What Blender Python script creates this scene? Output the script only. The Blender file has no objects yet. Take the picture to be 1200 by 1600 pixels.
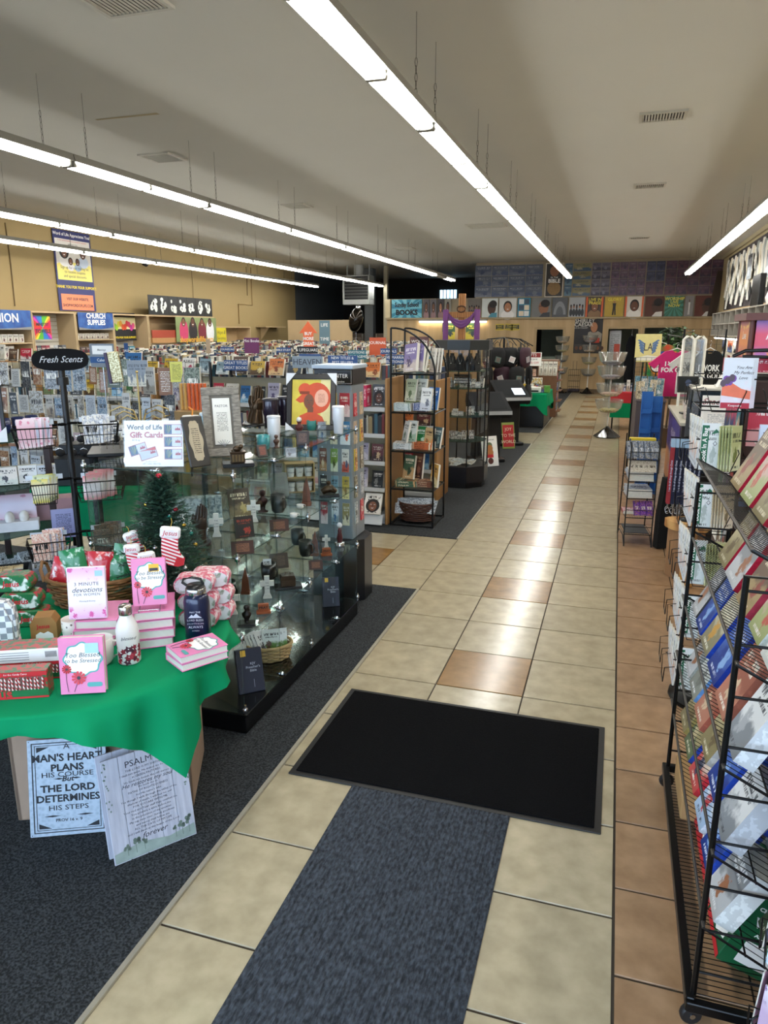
import bpy, math, random
from mathutils import Vector, Matrix
R = random.Random(11)
S = bpy.context.scene
COL = S.collection
PI = math.pi
# ---------------------------------------------------------------- camera, world, exposure
F, YAW, PIT, EYE = 1130.0, .3065, .2454, 1.84
cam = bpy.data.objects.new('camera', bpy.data.cameras.new('camera'))
COL.objects.link(cam)
cam.location = (0, 0, EYE)
cam.rotation_euler = (PI/2-PIT, 0, YAW)
cam.data.sensor_fit = 'HORIZONTAL'
cam.data.sensor_width = 36
cam.data.lens = F/1200*36
cam.data.clip_start = .02
S.camera = cam
S.view_settings.view_transform = 'Standard'
S.view_settings.look = 'None'
S.view_settings.gamma = 1
S.view_settings.use_curve_mapping = False
S.view_settings.exposure = 1.42
W = bpy.data.worlds.new('daylight'); S.world = W
W.use_nodes = True
W.node_tree.nodes['Background'].inputs[0].default_value = (.62, .78, 1, 1)
W.node_tree.nodes['Background'].inputs[1].default_value = 3.0
LAMP_STRENGTH = 13.0
LAMP_COLOR = (1.0, 1.0, .96)
S.cycles.max_bounces = 7
S.cycles.diffuse_bounces = 3
S.cycles.glossy_bounces = 3
S.cycles.transmission_bounces = 4
S.cycles.transparent_max_bounces = 20
S.cycles.use_denoising = True
S.cycles.caustics_reflective = False
S.cycles.caustics_refractive = False
S.cycles.sample_clamp_indirect = 6

FW = Vector((-math.sin(YAW)*math.cos(PIT), math.cos(YAW)*math.cos(PIT), -math.sin(PIT)))
RT = Vector((math.cos(YAW), math.sin(YAW), 0))
DN = FW.cross(RT)
def P(u, v, x=None, y=None, z=None):
    "point of the photograph -> point of the room, on the plane x=, y= or z="
    r = (u-600)*RT+(v-800)*DN+F*FW
    t = x/r.x if x is not None else y/r.y if y is not None else (z-EYE)/r.z
    return Vector((r.x*t, r.y*t, EYE+r.z*t))

# ---------------------------------------------------------------- materials
def lin(c):
    if isinstance(c, str):
        c = c.lstrip('#'); c = tuple(int(c[i:i+2], 16)/255 for i in (0, 2, 4))
    return tuple(x/12.92 if x <= .04045 else ((x+.055)/1.055)**2.4 for x in c[:3])
_M = {}
def nodes(m):
    m.use_nodes = True
    nt = m.node_tree
    return nt, nt.nodes['Principled BSDF'], nt.nodes.new, nt.links.new
def M(c, rough=.5, metal=0, vary=.06, scale=18, bump=0, coat=0, bscale=None):
    key = (c, rough, metal, vary, scale, bump, coat, bscale)
    if key in _M: return _M[key]
    m = bpy.data.materials.new('surface'); _M[key] = m
    nt, b, N, L = nodes(m)
    b.inputs['Roughness'].default_value = rough
    b.inputs['Metallic'].default_value = metal
    b.inputs['Coat Weight'].default_value = coat
    l = lin(c)
    b.inputs['Base Color'].default_value = (*l, 1)
    if vary or bump:
        tc = N('ShaderNodeTexCoord'); n = N('ShaderNodeTexNoise'); n.inputs['Scale'].default_value = scale
        n.inputs['Detail'].default_value = 4
        L(tc.outputs['Object'], n.inputs['Vector'])
        if vary:
            mx = N('ShaderNodeMix'); mx.data_type = 'RGBA'
            mx.inputs[6].default_value = (*[x*(1-vary*2) for x in l], 1)
            mx.inputs[7].default_value = (*[min(1, x*(1+vary*2)) for x in l], 1)
            L(n.outputs['Fac'], mx.inputs[0]); L(mx.outputs[2], b.inputs['Base Color'])
        if bump:
            bp = N('ShaderNodeBump'); bp.inputs['Strength'].default_value = bump; bp.inputs['Distance'].default_value = .004
            n2 = N('ShaderNodeTexNoise'); n2.inputs['Scale'].default_value = bscale or scale*6
            L(tc.outputs['Object'], n2.inputs['Vector'])
            L(n2.outputs['Fac'], bp.inputs['Height']); L(bp.outputs['Normal'], b.inputs['Normal'])
    return m
def two_tone(c1, c2, scale, rough=.5, kind='NOISE', lo=.45, hi=.55, bump=0, dist=.003, stretch=(1, 1, 1), obj_rand=0, metal=0, coat=0):
    key = (c1, c2, scale, rough, kind, lo, hi, bump, stretch, obj_rand, metal)
    if key in _M: return _M[key]
    m = bpy.data.materials.new('pattern'); _M[key] = m
    nt, b, N, L = nodes(m)
    b.inputs['Roughness'].default_value = rough; b.inputs['Metallic'].default_value = metal
    b.inputs['Coat Weight'].default_value = coat
    tc = N('ShaderNodeTexCoord'); mp = N('ShaderNodeMapping'); mp.inputs['Scale'].default_value = stretch
    L(tc.outputs['Object'], mp.inputs['Vector'])
    vec = mp.outputs['Vector']
    if obj_rand:
        oi = N('ShaderNodeObjectInfo'); ml = N('ShaderNodeVectorMath'); ml.operation = 'SCALE'
        cb = N('ShaderNodeCombineXYZ'); L(oi.outputs['Random'], cb.inputs[0]); L(oi.outputs['Random'], cb.inputs[1])
        L(cb.outputs[0], ml.inputs[0]); ml.inputs['Scale'].default_value = 57
        ad = N('ShaderNodeVectorMath'); L(vec, ad.inputs[0]); L(ml.outputs[0], ad.inputs[1]); vec = ad.outputs[0]
    if kind == 'VORONOI':
        n = N('ShaderNodeTexVoronoi'); n.inputs['Scale'].default_value = scale; out = n.outputs['Distance']
    elif kind == 'WAVE':
        n = N('ShaderNodeTexWave'); n.inputs['Scale'].default_value = scale; n.inputs['Distortion'].default_value = 0; n.bands_direction = 'DIAGONAL'; out = n.outputs['Fac']
    elif kind == 'GRAIN':
        n = N('ShaderNodeTexWave'); n.inputs['Scale'].default_value = scale; n.inputs['Distortion'].default_value = 5
        n.inputs['Detail'].default_value = 3; out = n.outputs['Fac']
    elif kind == 'CHECK':
        n = N('ShaderNodeTexChecker'); n.inputs['Scale'].default_value = scale; out = n.outputs['Fac']
    else:
        n = N('ShaderNodeTexNoise'); n.inputs['Scale'].default_value = scale; n.inputs['Detail'].default_value = 6; out = n.outputs['Fac']
    L(vec, n.inputs['Vector'])
    rm = N('ShaderNodeMapRange'); rm.inputs[1].default_value = lo; rm.inputs[2].default_value = hi
    L(out, rm.inputs[0])
    mx = N('ShaderNodeMix'); mx.data_type = 'RGBA'
    mx.inputs[6].default_value = (*lin(c1), 1); mx.inputs[7].default_value = (*lin(c2), 1)
    L(rm.outputs[0], mx.inputs[0]); 
    colout = mx.outputs[2]
    if obj_rand:
        hs = N('ShaderNodeHueSaturation'); mr = N('ShaderNodeMapRange')
        mr.inputs[3].default_value = 1-obj_rand; mr.inputs[4].default_value = 1+obj_rand
        L(oi.outputs['Random'], mr.inputs[0]); L(mr.outputs[0], hs.inputs['Value']); L(colout, hs.inputs['Color']); colout = hs.outputs[0]
    L(colout, b.inputs['Base Color'])
    if bump:
        bp = N('ShaderNodeBump'); bp.inputs['Strength'].default_value = bump; bp.inputs['Distance'].default_value = dist
        L(out, bp.inputs['Height']); L(bp.outputs['Normal'], b.inputs['Normal'])
    return m
def glow(c, s):
    key = ('glow', c, s)
    if key in _M: return _M[key]
    m = bpy.data.materials.new('light'); _M[key] = m
    nt, b, N, L = nodes(m)
    b.inputs['Base Color'].default_value = (.8, .8, .8, 1)
    b.inputs['Emission Color'].default_value = (*(c if not isinstance(c, str) else lin(c)), 1)
    b.inputs['Emission Strength'].default_value = s
    return m
def clear(name, tint, refl=.06, rough=.02, haze=0, hazecol=(.8, .8, .8)):
    "thin clear sheet: mostly see-through with a mirror-like sheen"
    m = bpy.data.materials.new(name)
    m.use_nodes = True; nt = m.node_tree; nt.nodes.clear(); N = nt.nodes.new; L = nt.links.new
    o = N('ShaderNodeOutputMaterial'); t = N('ShaderNodeBsdfTransparent'); g = N('ShaderNodeBsdfGlossy')
    t.inputs[0].default_value = (*tint, 1); g.inputs['Roughness'].default_value = rough
    lw = N('ShaderNodeLayerWeight'); lw.inputs[0].default_value = .25
    ml = N('ShaderNodeMath'); ml.operation = 'MULTIPLY_ADD'; ml.inputs[1].default_value = .28; ml.inputs[2].default_value = refl
    ml.use_clamp = True
    L(lw.outputs['Fresnel'], ml.inputs[0])
    mx = N('ShaderNodeMixShader'); L(ml.outputs[0], mx.inputs[0]); L(t.outputs[0], mx.inputs[1]); L(g.outputs[0], mx.inputs[2])
    out = mx.outputs[0]
    if haze:
        d = N('ShaderNodeBsdfDiffuse'); d.inputs[0].default_value = (*hazecol, 1)
        m2 = N('ShaderNodeMixShader'); m2.inputs[0].default_value = haze
        L(out, m2.inputs[1]); L(d.outputs[0], m2.inputs[2]); out = m2.outputs[0]
    L(out, o.inputs[0])
    return m
GLASS = clear('glass', (.965, .985, .975), .02)
GLASS_EDGE = clear('glass_edge', (.42, .56, .52), .06, .1, .3, (.07, .14, .12))
PANE = clear('window_pane', (.95, .97, .98))
CELLO = clear('cellophane', (.98, .98, .98), .04, .10, .015)
ACRYLIC = clear('acrylic', (.95, .95, .95), .06, .05, .10, (.7, .7, .68))

def _attr(N, L, name):
    a = N('ShaderNodeAttribute'); a.attribute_type = 'OBJECT'; a.attribute_name = name; return a
def art_material(name, kind):
    "printed paper: the colours come from the object's own c1..c4"
    m = bpy.data.materials.new(name); nt, b, N, L = nodes(m)
    b.inputs['Roughness'].default_value = .38
    A = [_attr(N, L, 'c%d' % i).outputs['Color'] for i in (1, 2, 3, 4)]
    sd = _attr(N, L, 'seed').outputs['Fac']
    tc = N('ShaderNodeTexCoord'); sp = N('ShaderNodeSeparateXYZ'); L(tc.outputs['Generated'], sp.inputs[0])
    gx, gy, gz = sp.outputs
    def ma(op, a, bb=None, c=None):
        n = N('ShaderNodeMath'); n.operation = op
        for i, q in enumerate((a, bb, c)):
            if q is None: continue
            if isinstance(q, (int, float)): n.inputs[i].default_value = q
            else: L(q, n.inputs[i])
        return n.outputs[0]
    def mix(f, a, bb):
        n = N('ShaderNodeMix'); n.data_type = 'RGBA'; L(f, n.inputs[0]); L(a, n.inputs[6]); L(bb, n.inputs[7]); return n.outputs[2]
    def noise(x, z, sx, sz, detail=2):
        cb = N('ShaderNodeCombineXYZ'); L(ma('MULTIPLY', x, sx), cb.inputs[0]); L(ma('MULTIPLY', z, sz), cb.inputs[1]); L(ma('MULTIPLY', sd, 13.7), cb.inputs[2])
        n = N('ShaderNodeTexNoise'); n.inputs['Scale'].default_value = 1; n.inputs['Detail'].default_value = detail; L(cb.outputs[0], n.inputs['Vector']); return n.outputs['Fac']
    def step(e, v, w=.02):
        n = N('ShaderNodeMapRange'); n.inputs[1].default_value = e-w; n.inputs[2].default_value = e+w; L(v, n.inputs[0]); return n.outputs[0]
    def band(v, lo, hi): return ma('MULTIPLY', ma('GREATER_THAN', v, lo), ma('LESS_THAN', v, hi))
    if kind == 'cover':
        nz = noise(gx, gz, 3, 4, 3)
        f = step(.55, ma('ADD', ma('MULTIPLY', gz, .7), ma('MULTIPLY', nz, .55)), .05)
        col = mix(f, A[1], A[0])
        dx = ma('MULTIPLY', ma('SUBTRACT', gx, ma('MULTIPLY_ADD', ma('FRACT', ma('MULTIPLY', sd, 7.3)), .4, .3)), 2.6)
        dz = ma('MULTIPLY', ma('SUBTRACT', gz, .34), 2.4)
        rr = ma('ADD', ma('ADD', ma('MULTIPLY', dx, dx), ma('MULTIPLY', dz, dz)), ma('MULTIPLY', noise(gx, gz, 9, 9, 3), .9))
        col = mix(ma('SUBTRACT', 1.0, step(.62, rr, .05)), col, A[2])
        t1 = ma('MULTIPLY', band(gz, .74, .85), step(.5, noise(gx, gz, 26, 6, 0), .05))
        t1 = ma('MULTIPLY', t1, band(gx, .1, .9))
        t2 = ma('MULTIPLY', band(gz, .64, .70), step(.5, noise(gx, gz, 44, 9, 0), .05))
        t2 = ma('MULTIPLY', t2, band(gx, .18, .82))
        t3 = ma('MULTIPLY', band(gz, .06, .11), ma('MULTIPLY', step(.5, noise(gx, gz, 40, 9, 0), .05), band(gx, .2, .8)))
        col = mix(ma('MAXIMUM', ma('MAXIMUM', t1, t2), t3), col, A[3])
    elif kind == 'spine':
        t1 = ma('MULTIPLY', band(gz, .35, .86), step(.5, noise(gy, gz, 4, 42, 0), .06))
        t1 = ma('MULTIPLY', t1, band(gy, .25, .75))
        col = mix(t1, A[0], A[3])
        col = mix(ma('MAXIMUM', band(gz, .06, .14), band(gz, .92, .96)), col, A[1])
    elif kind == 'wrap':
        v1 = step(.5, noise(gx, gz, 7, 9, 4), .06); v2 = step(.58, noise(gz, gx, 15, 12, 3), .04)
        col = mix(v1, A[0], A[1]); col = mix(v2, col, A[2])
        col = mix(ma('MULTIPLY', band(gz, .4, .62), ma('MULTIPLY', band(gx, .15, .85), step(.48, noise(gx, gz, 22, 5, 0), .05))), col, A[3])
    elif kind == 'list':
        ln = ma('FRACT', ma('MULTIPLY', gz, 17)); 
        t = ma('MULTIPLY', ma('MULTIPLY', band(ln, .3, .72), step(.42, noise(gx, gz, 34, 17, 0), .05)), ma('MULTIPLY', band(gx, .14, .86), band(gz, .1, .9)))
        col = mix(t, A[0], A[3])
    elif kind == 'floral':
        cb = N('ShaderNodeCombineXYZ'); L(ma('MULTIPLY', gx, 4.2), cb.inputs[0]); L(ma('MULTIPLY', gz, 5.5), cb.inputs[1]); L(sd, cb.inputs[2])
        vo = N('ShaderNodeTexVoronoi'); vo.inputs['Scale'].default_value = 1; L(cb.outputs[0], vo.inputs['Vector'])
        d = ma('ADD', vo.outputs['Distance'], ma('MULTIPLY', noise(gx, gz, 30, 30, 2), .5))
        edge = ma('ABSOLUTE', ma('SUBTRACT', gz, .5))
        msk = ma('MULTIPLY', ma('SUBTRACT', 1.0, step(.55, d, .05)), step(.28, edge, .06))
        col = mix(step(.3, edge, .16), A[0], A[1]); col = mix(msk, col, A[2])
    L(col, b.inputs['Base Color'])
    return m
ART = art_material('printed_cover', 'cover'); SPINE = art_material('printed_spine', 'spine')
WRAP = art_material('printed_wrapper', 'wrap'); LIST = art_material('printed_text', 'list'); FLORAL = art_material('printed_flowers', 'floral')
def solid_own():
    m = bpy.data.materials.new('own_colour'); nt, b, N, L = nodes(m); L(_attr(N, L, 'c1').outputs['Color'], b.inputs['Base Color'])
    b.inputs['Roughness'].default_value = .42; return m
OWN = solid_own()
BLACK = M('#0d0d0e', .35, 0, .02); BLACKMETAL = M('#101011', .32, .5, 0); WHITE = M('#eceae4', .45, 0, .02); PAPER = M('#f1efe9', .7, 0, .02)
CHROME = M('#c9ccd0', .15, 1, 0); TAN = M('#b99d70', .6, 0, .05); NAVY = M('#0f1626', .4, 0, .03); GREYPANEL = M('#7f868c', .5, 0, .03)
WOOD = two_tone('#a87c48', '#8d6436', 3, .45, 'GRAIN', .2, .9, stretch=(1, 1, .25)); PAGES = two_tone('#efece2', '#d8d4c6', 240, .8, 'WAVE', .2, .8, stretch=(0, 1, 0))
BRONZE = M('#3b2a1f', .35, .55, .15); BROWNWOOD = M('#4a2e20', .4, 0, .12); CREAM = M('#d9cdb2', .6, 0, .04); CARDBOARD = M('#b08d5d', .8, 0, .06)

def spec(m, v, coat=None, cr=.1):
    b = m.node_tree.nodes['Principled BSDF']; b.inputs['Specular IOR Level'].default_value = v
    if coat:
        b.inputs['Coat Weight'].default_value = coat; b.inputs['Coat Roughness'].default_value = cr
        if b.inputs['Normal'].links: m.node_tree.links.new(b.inputs['Normal'].links[0].from_socket, b.inputs['Coat Normal'])
    return m
# ---------------------------------------------------------------- mesh building
class MB:
    def __init__(s): s.v = []; s.f = []; s.m = []; s.mats = []; s.sm = []; s.X = None
    def mi(s, mat):
        if mat not in s.mats: s.mats.append(mat)
        return s.mats.index(mat)
    def add(s, vs, fs, mat, smooth=False):
        o = len(s.v); i = s.mi(mat)
        if s.X is not None: vs = [s.X @ Vector(v) for v in vs]
        s.v.extend(tuple(v) for v in vs)
        for f in fs: s.f.append([o+k for k in f]); s.m.append(i); s.sm.append(smooth)
        return s
    def box(s, x0, x1, y0, y1, z0, z1, mat, fm=None):
        "fm = {'front': mat, ...} face overrides: front is -y"
        vs = [(x0, y0, z0), (x1, y0, z0), (x1, y1, z0), (x0, y1, z0), (x0, y0, z1), (x1, y0, z1), (x1, y1, z1), (x0, y1, z1)]
        fs = {'bottom': (0, 3, 2, 1), 'top': (4, 5, 6, 7), 'front': (0, 1, 5, 4), 'right': (1, 2, 6, 5), 'back': (2, 3, 7, 6), 'left': (3, 0, 4, 7)}
        for k, f in fs.items():
            s.add([vs[i] for i in f], [(0, 1, 2, 3)], (fm or {}).get(k, mat))
        return s
    def cbox(s, x0, x1, y0, y1, z0, z1, mat, b=.003):
        "box with chamfered edges"
        b = min(b, (x1-x0)/3, (y1-y0)/3, (z1-z0)/3); c = []
        def cr(z, i): return [(x0+i+b*0, y0+i, z)]
        def ring(z, i):
            a0, a1, b0, b1 = x0+i, x1-i, y0+i, y1-i
            return [(a0+b, b0, z), (a1-b, b0, z), (a1, b0+b, z), (a1, b1-b, z), (a1-b, b1, z), (a0+b, b1, z), (a0, b1-b, z), (a0, b0+b, z)]
        vs = ring(z0, b*.6)+ring(z0+b, 0)+ring(z1-b, 0)+ring(z1, b*.6)
        fs = [tuple(range(7, -1, -1)), tuple(range(24, 32))]
        for k in range(3):
            for i in range(8): j = (i+1) % 8; fs.append((k*8+i, k*8+j, k*8+8+j, k*8+8+i))
        return s.add(vs, fs, mat)
    def prism(s, pts, y0, y1, mat, fm=None, axis='y'):
        "outline in x,z pushed along y"
        n = len(pts); mk = (lambda p, q: (p[0], q, p[1])) if axis == 'y' else (lambda p, q: (q, p[0], p[1])) if axis == 'x' else (lambda p, q: (p[0], p[1], q))
        vs = [mk(p, y0) for p in pts]+[mk(p, y1) for p in pts]
        s.add(vs, [(i, (i+1) % n, n+(i+1) % n, n+i) for i in range(n)], mat)
        s.add(vs[:n], [tuple(range(n-1, -1, -1))] if axis != 'y' else [tuple(range(n))], fm or mat)
        s.add(vs[n:], [tuple(range(n))], mat)
        return s
    def lathe(s, prof, mat, n=20, at=(0, 0, 0), cap=True, sx=1, sy=1, smooth=True):
        k = len(prof); vs = []
        for r, z in prof:
            for i in range(n):
                a = 2*PI*i/n; vs.append((at[0]+r*sx*math.cos(a), at[1]+r*sy*math.sin(a), at[2]+z))
        fs = [(j*n+i, j*n+(i+1) % n, (j+1)*n+(i+1) % n, (j+1)*n+i) for j in range(k-1) for i in range(n)]
        s.add(vs, fs, mat, smooth)
        if cap:
            s.add(vs[:n], [tuple(range(n-1, -1, -1))], mat); s.add(vs[-n:], [tuple(range(n))], mat)
        return s
    def tube(s, pts, r, mat, n=5, closed=False, smooth=True):
        pts = [Vector(p) for p in pts]; k = len(pts); vs = []
        rs = r if isinstance(r, (list, tuple)) else [r]*k
        up = None
        for i, p in enumerate(pts):
            if closed: t = pts[(i+1) % k]-pts[i-1]
            else: t = pts[min(i+1, k-1)]-pts[max(i-1, 0)]
            t.normalize()
            if up is None: up = Vector((0, 0, 1)) if abs(t.z) < .9 else Vector((1, 0, 0))
            a = t.cross(up)
            if a.length < 1e-4: a = t.orthogonal()
            a.normalize(); b = a.cross(t); b.normalize(); up = b if abs(t.dot(Vector((0, 0, 1)))) > .9 else Vector((0, 0, 1))
            for j in range(n):
                q = 2*PI*j/n; vs.append(p+a*(rs[i]*math.cos(q))+b*(rs[i]*math.sin(q)))
        m = k if closed else k-1
        fs = [(i*n+j, i*n+(j+1) % n, ((i+1) % k)*n+(j+1) % n, ((i+1) % k)*n+j) for i in range(m) for j in range(n)]
        s.add(vs, fs, mat, smooth)
        if not closed:
            s.add(vs[:n], [tuple(range(n-1, -1, -1))], mat); s.add(vs[-n:], [tuple(range(n))], mat)
        return s
    def bar(s, a, b, w, mat):
        "square bar between two points"
        return s.tube([a, b], w*.707, mat, 4, smooth=False)
    def ball(s, c, r, mat, n=10, k=6, sc=(1, 1, 1)):
        vs = [(c[0], c[1], c[2]-r*sc[2])]
        for j in range(1, k):
            p = -PI/2+PI*j/k
            for i in range(n):
                a = 2*PI*i/n; vs.append((c[0]+r*sc[0]*math.cos(p)*math.cos(a), c[1]+r*sc[1]*math.cos(p)*math.sin(a), c[2]+r*sc[2]*math.sin(p)))
        vs.append((c[0], c[1], c[2]+r*sc[2])); t = len(vs)-1
        fs = [(0, 1+(i+1) % n, 1+i) for i in range(n)]+[(t, t-n+i, t-n+(i+1) % n) for i in range(n)]
        fs += [(1+j*n+i, 1+j*n+(i+1) % n, 1+(j+1)*n+(i+1) % n, 1+(j+1)*n+i) for j in range(k-2) for i in range(n)]
        return s.add(vs, fs, mat, True)
    def disc(s, cx, cz, rx, rz, y, mat, n=16, a0=0, a1=2*PI):
        "flat printed ellipse facing -y"
        vs = [(cx+rx*math.cos(a0+(a1-a0)*i/n), y, cz+rz*math.sin(a0+(a1-a0)*i/n)) for i in range(n+(a1-a0 < 6))]
        return s.add(vs, [tuple(range(len(vs)))], mat)
    def rect(s, x0, x1, z0, z1, y, mat): return s.add([(x0, y, z0), (x1, y, z0), (x1, y, z1), (x0, y, z1)], [(0, 1, 2, 3)], mat)
    def poly(s, pts, y, mat): return s.add([(p[0], y, p[1]) for p in pts], [tuple(range(len(pts)))], mat)
    def mesh(s, name='mesh'):
        me = bpy.data.meshes.new(name); me.from_pydata(s.v, [], s.f)
        for m in s.mats: me.materials.append(m)
        me.polygons.foreach_set('material_index', s.m); me.polygons.foreach_set('use_smooth', s.sm); me.update()
        return me
    def build(s, name, parent=None, loc=(0, 0, 0), rot=(0, 0, 0), **kw): return ob(name, s.mesh(name), parent, loc, rot, **kw)
LABELS = {}
def tag(o, label=None, cat=None, group=None, kind=None):
    if label:
        o['label'] = label
        LABELS.setdefault(label, []).append(o.name)
    if cat: o['category'] = cat
    if group: o['group'] = group
    if kind: o['kind'] = kind
    return o
def ob(name, data, parent=None, loc=(0, 0, 0), rot=(0, 0, 0), label=None, cat=None, group=None, kind=None):
    o = bpy.data.objects.new(name, data); COL.objects.link(o)
    o.location = loc; o.rotation_euler = rot
    if parent is not None: o.parent = parent
    return tag(o, label, cat, group, kind)
def T(name, label, cat, loc=(0, 0, 0), rz=0, group=None, rx=0, ry=0):
    return ob(name, None, None, loc, (rx, ry, rz), label, cat, group)
def dup(root, loc=None, rot=None, label=None, group=None):
    r = root.copy(); COL.objects.link(r)
    if loc is not None: r.location = loc
    if rot is not None: r.rotation_euler = rot
    if label: tag(r, label)
    if group: r['group'] = group
    for ch in list(root.children):
        c = ch.copy(); COL.objects.link(c); c.parent = r
        for g in list(ch.children):
            d = g.copy(); COL.objects.link(d); d.parent = c
    return r
def ink(o, c1, c2='#ffffff', c3='#888888', c4='#111111', seed=None):
    for k, c in zip(('c1', 'c2', 'c3', 'c4'), (c1, c2, c3, c4)): o[k] = list(lin(c))
    o['seed'] = R.random()*9 if seed is None else float(seed)
    return o
_T = {}
def text(s, size, parent, loc, rot=(PI/2, 0, 0), mat=None, name='lettering', shear=0, align='CENTER', bold=0, wide=1, space=1, line=.95):
    mat = mat or BLACK; key = (s, round(size, 4), mat.name, shear, align, bold, wide, space, line)
    if key not in _T:
        cu = bpy.data.curves.new(name, 'FONT'); cu.body = s; cu.size = size; cu.align_x = align; cu.align_y = 'CENTER'
        cu.shear = shear; cu.offset = bold; cu.space_character = space; cu.space_line = line; cu.resolution_u = 1 if size < .012 else 2
        t = bpy.data.objects.new(name, cu); me = bpy.data.meshes.new_from_object(t); bpy.data.objects.remove(t); bpy.data.curves.remove(cu)
        if wide != 1: me.transform(Matrix.Scale(wide, 4, (1, 0, 0)))
        me.materials.clear(); me.materials.append(mat); _T[key] = me
    return ob(name, _T[key], parent, loc, rot)
_cache = {}
def cached(key, fn):
    if key not in _cache: _cache[key] = fn().mesh(key[0])
    return _cache[key]
ORD = 'first second third fourth fifth sixth seventh eighth ninth tenth eleventh twelfth thirteenth fourteenth fifteenth sixteenth seventeenth eighteenth nineteenth twentieth'.split()
def nth(i): return ORD[i] if i < 20 else '%dth' % (i+1)
PAL = ['#8c1d22', '#1d3b6e', '#e8e2d2', '#20242c', '#d7b23c', '#3e7a4a', '#d86a2a', '#6b3f7c', '#2d7f95', '#f2f0ea', '#b03a5b', '#5b4632', '#97a6b4', '#c9a07a', '#101318', '#4a6fae']
PALNAME = ['red', 'navy blue', 'cream', 'black', 'yellow', 'green', 'orange', 'purple', 'teal', 'white', 'magenta', 'brown', 'grey', 'tan', 'dark', 'blue']
def pick(): return R.choice(PAL)
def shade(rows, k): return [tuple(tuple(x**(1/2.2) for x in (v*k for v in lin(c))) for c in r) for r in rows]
def contrast(c): return '#f6f2e6' if sum(lin(c)) < .9 else '#17171b'
# a small book or boxed item as one mesh, front cover to -y, standing at its origin
def book_mesh(w, h, t, face=ART, spine=SPINE):
    w, h, t = round(w, 3), round(h, 3), round(t, 3)
    return cached(('book', w, h, t, face.name, spine.name), lambda: MB().box(-w/2, w/2, 0, t, 0, h, PAGES, {'front': face, 'left': spine, 'back': OWN}).box(-w/2-.0008, -w/2, -.0004, t, 0, h, spine))
def book(loc, rz, w, h, t, label=None, c=None, cat='book', lean=.12, group=None, name='book', flat=False, face=ART, parent=None, roll=0):
    c = c or (pick(), pick(), pick())
    loc = (loc[0], loc[1], loc[2]+(t if flat else t*math.sin(max(0, min(lean, 1.4)))+.001))
    o = ob(name, book_mesh(w, h, t, face, SPINE if face in (ART, LIST) else OWN), parent, loc, (-lean if not flat else -PI/2, roll, rz), label, cat if label else None, group)
    return ink(o, c[0], c[1], c[2], c[3] if len(c) > 3 else contrast(c[0]))
def panel(name, w, h, t, mat, loc, rz=0, rx=0, parent=None, **kw):
    m = cached(('panel', round(w, 3), round(h, 3), round(t, 3), mat.name), lambda: MB().cbox(-w/2, w/2, -t/2, t/2, 0, h, mat, min(.002, t/3)))
    return ob(name, m, parent, loc, (rx, 0, rz), **kw)
# ================================================================ the room
TS = .461; CE = 3.88; XR = 2.65; XL = -11.1; YB = 23.4; YF = -1.7; YD = 29.5
GROUT = M('#3d352b', .9)
BEIGE = two_tone('#a19477', '#c0b293', 11, .35, 'NOISE', .25, .75, bump=.1, dist=.002, obj_rand=.07)
ACCENT = two_tone('#7f5b26', '#a0763f', 10, .35, 'NOISE', .3, .7, bump=.1, dist=.002, obj_rand=.07)
BROWN = two_tone('#937354', '#b08e6c', 11, .35, 'NOISE', .3, .7, bump=.1, dist=.002, obj_rand=.07)
for m_ in (BEIGE, ACCENT, BROWN): spec(m_, .3, .9 if m_ is not BROWN else .3, .17)
floor = MB().box(XL, XR, YF, YD, -.12, -.005, GROUT).build('floor', kind='structure')
def tile_mesh(w, d, mat): return cached(('tile', w, d, mat.name), lambda: MB().cbox(-w/2, w/2, -d/2, d/2, -.014, 0, mat, .0012))
far = MB(); ntile = [0]
def tile(x, y, w, d, mat, near):
    if near: ob('tile', tile_mesh(w-.007, d-.010, mat), floor, (x, y, R.uniform(-.0006, .0006)))
    else: far.box(x-w/2+.0025, x+w/2-.0025, y-d/2+.0025, y+d/2-.0025, -.014, 0, mat)
Y0 = 3.463
for r in range(-12, 44):
    y = Y0+(r+.5)*TS
    for c in range(3):
        acc = c == 1 and r % 3 == 0
        tile(-1.265+(c+.5)*TS, y, TS, TS, ACCENT if acc else BEIGE, .2 < y < 15)
for r0, r1 in ((3, 5), (19, 21)):                      # the two cross aisles between the carpets
    for r in range(r0, r1+1):
        for c in range(1, 16):
            x = -1.265-(c-.5)*TS
            tile(x, Y0+(r+.5)*TS, TS, TS, ACCENT if (c % 3 == 2 and r == r0+1) else BEIGE, c < 6)
BW, BD = .382, .3625
for c in range(7):
    for r in range(-12, 55):
        y = 1.858+(r+.5)*BD
        if y > YB: continue
        w = BW if c < 6 else XR-(.12+6*BW)
        tile(.12+c*BW+w/2, y, w, BD, BROWN, c < 3 and .6 < y < 11)
far.build('far_tiles', floor, kind='stuff')
CARPET = two_tone('#0b0d0e', '#3a3e41', 120, .95, 'NOISE', .40, .64, bump=.8, dist=.006)
for y0, y1 in ((YF, Y0+3*TS), (Y0+6*TS, Y0+19*TS), (Y0+22*TS, YB)):
    MB().cbox(XL, -1.267, y0, y1-.002, -.012, .006, CARPET, .004).build('carpet', floor)
    MB().box(-1.279, -1.262, y0, y1, -.01, .009, M('#a8a18f', .4, .3)).build('edge_trim', floor)
    
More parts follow.
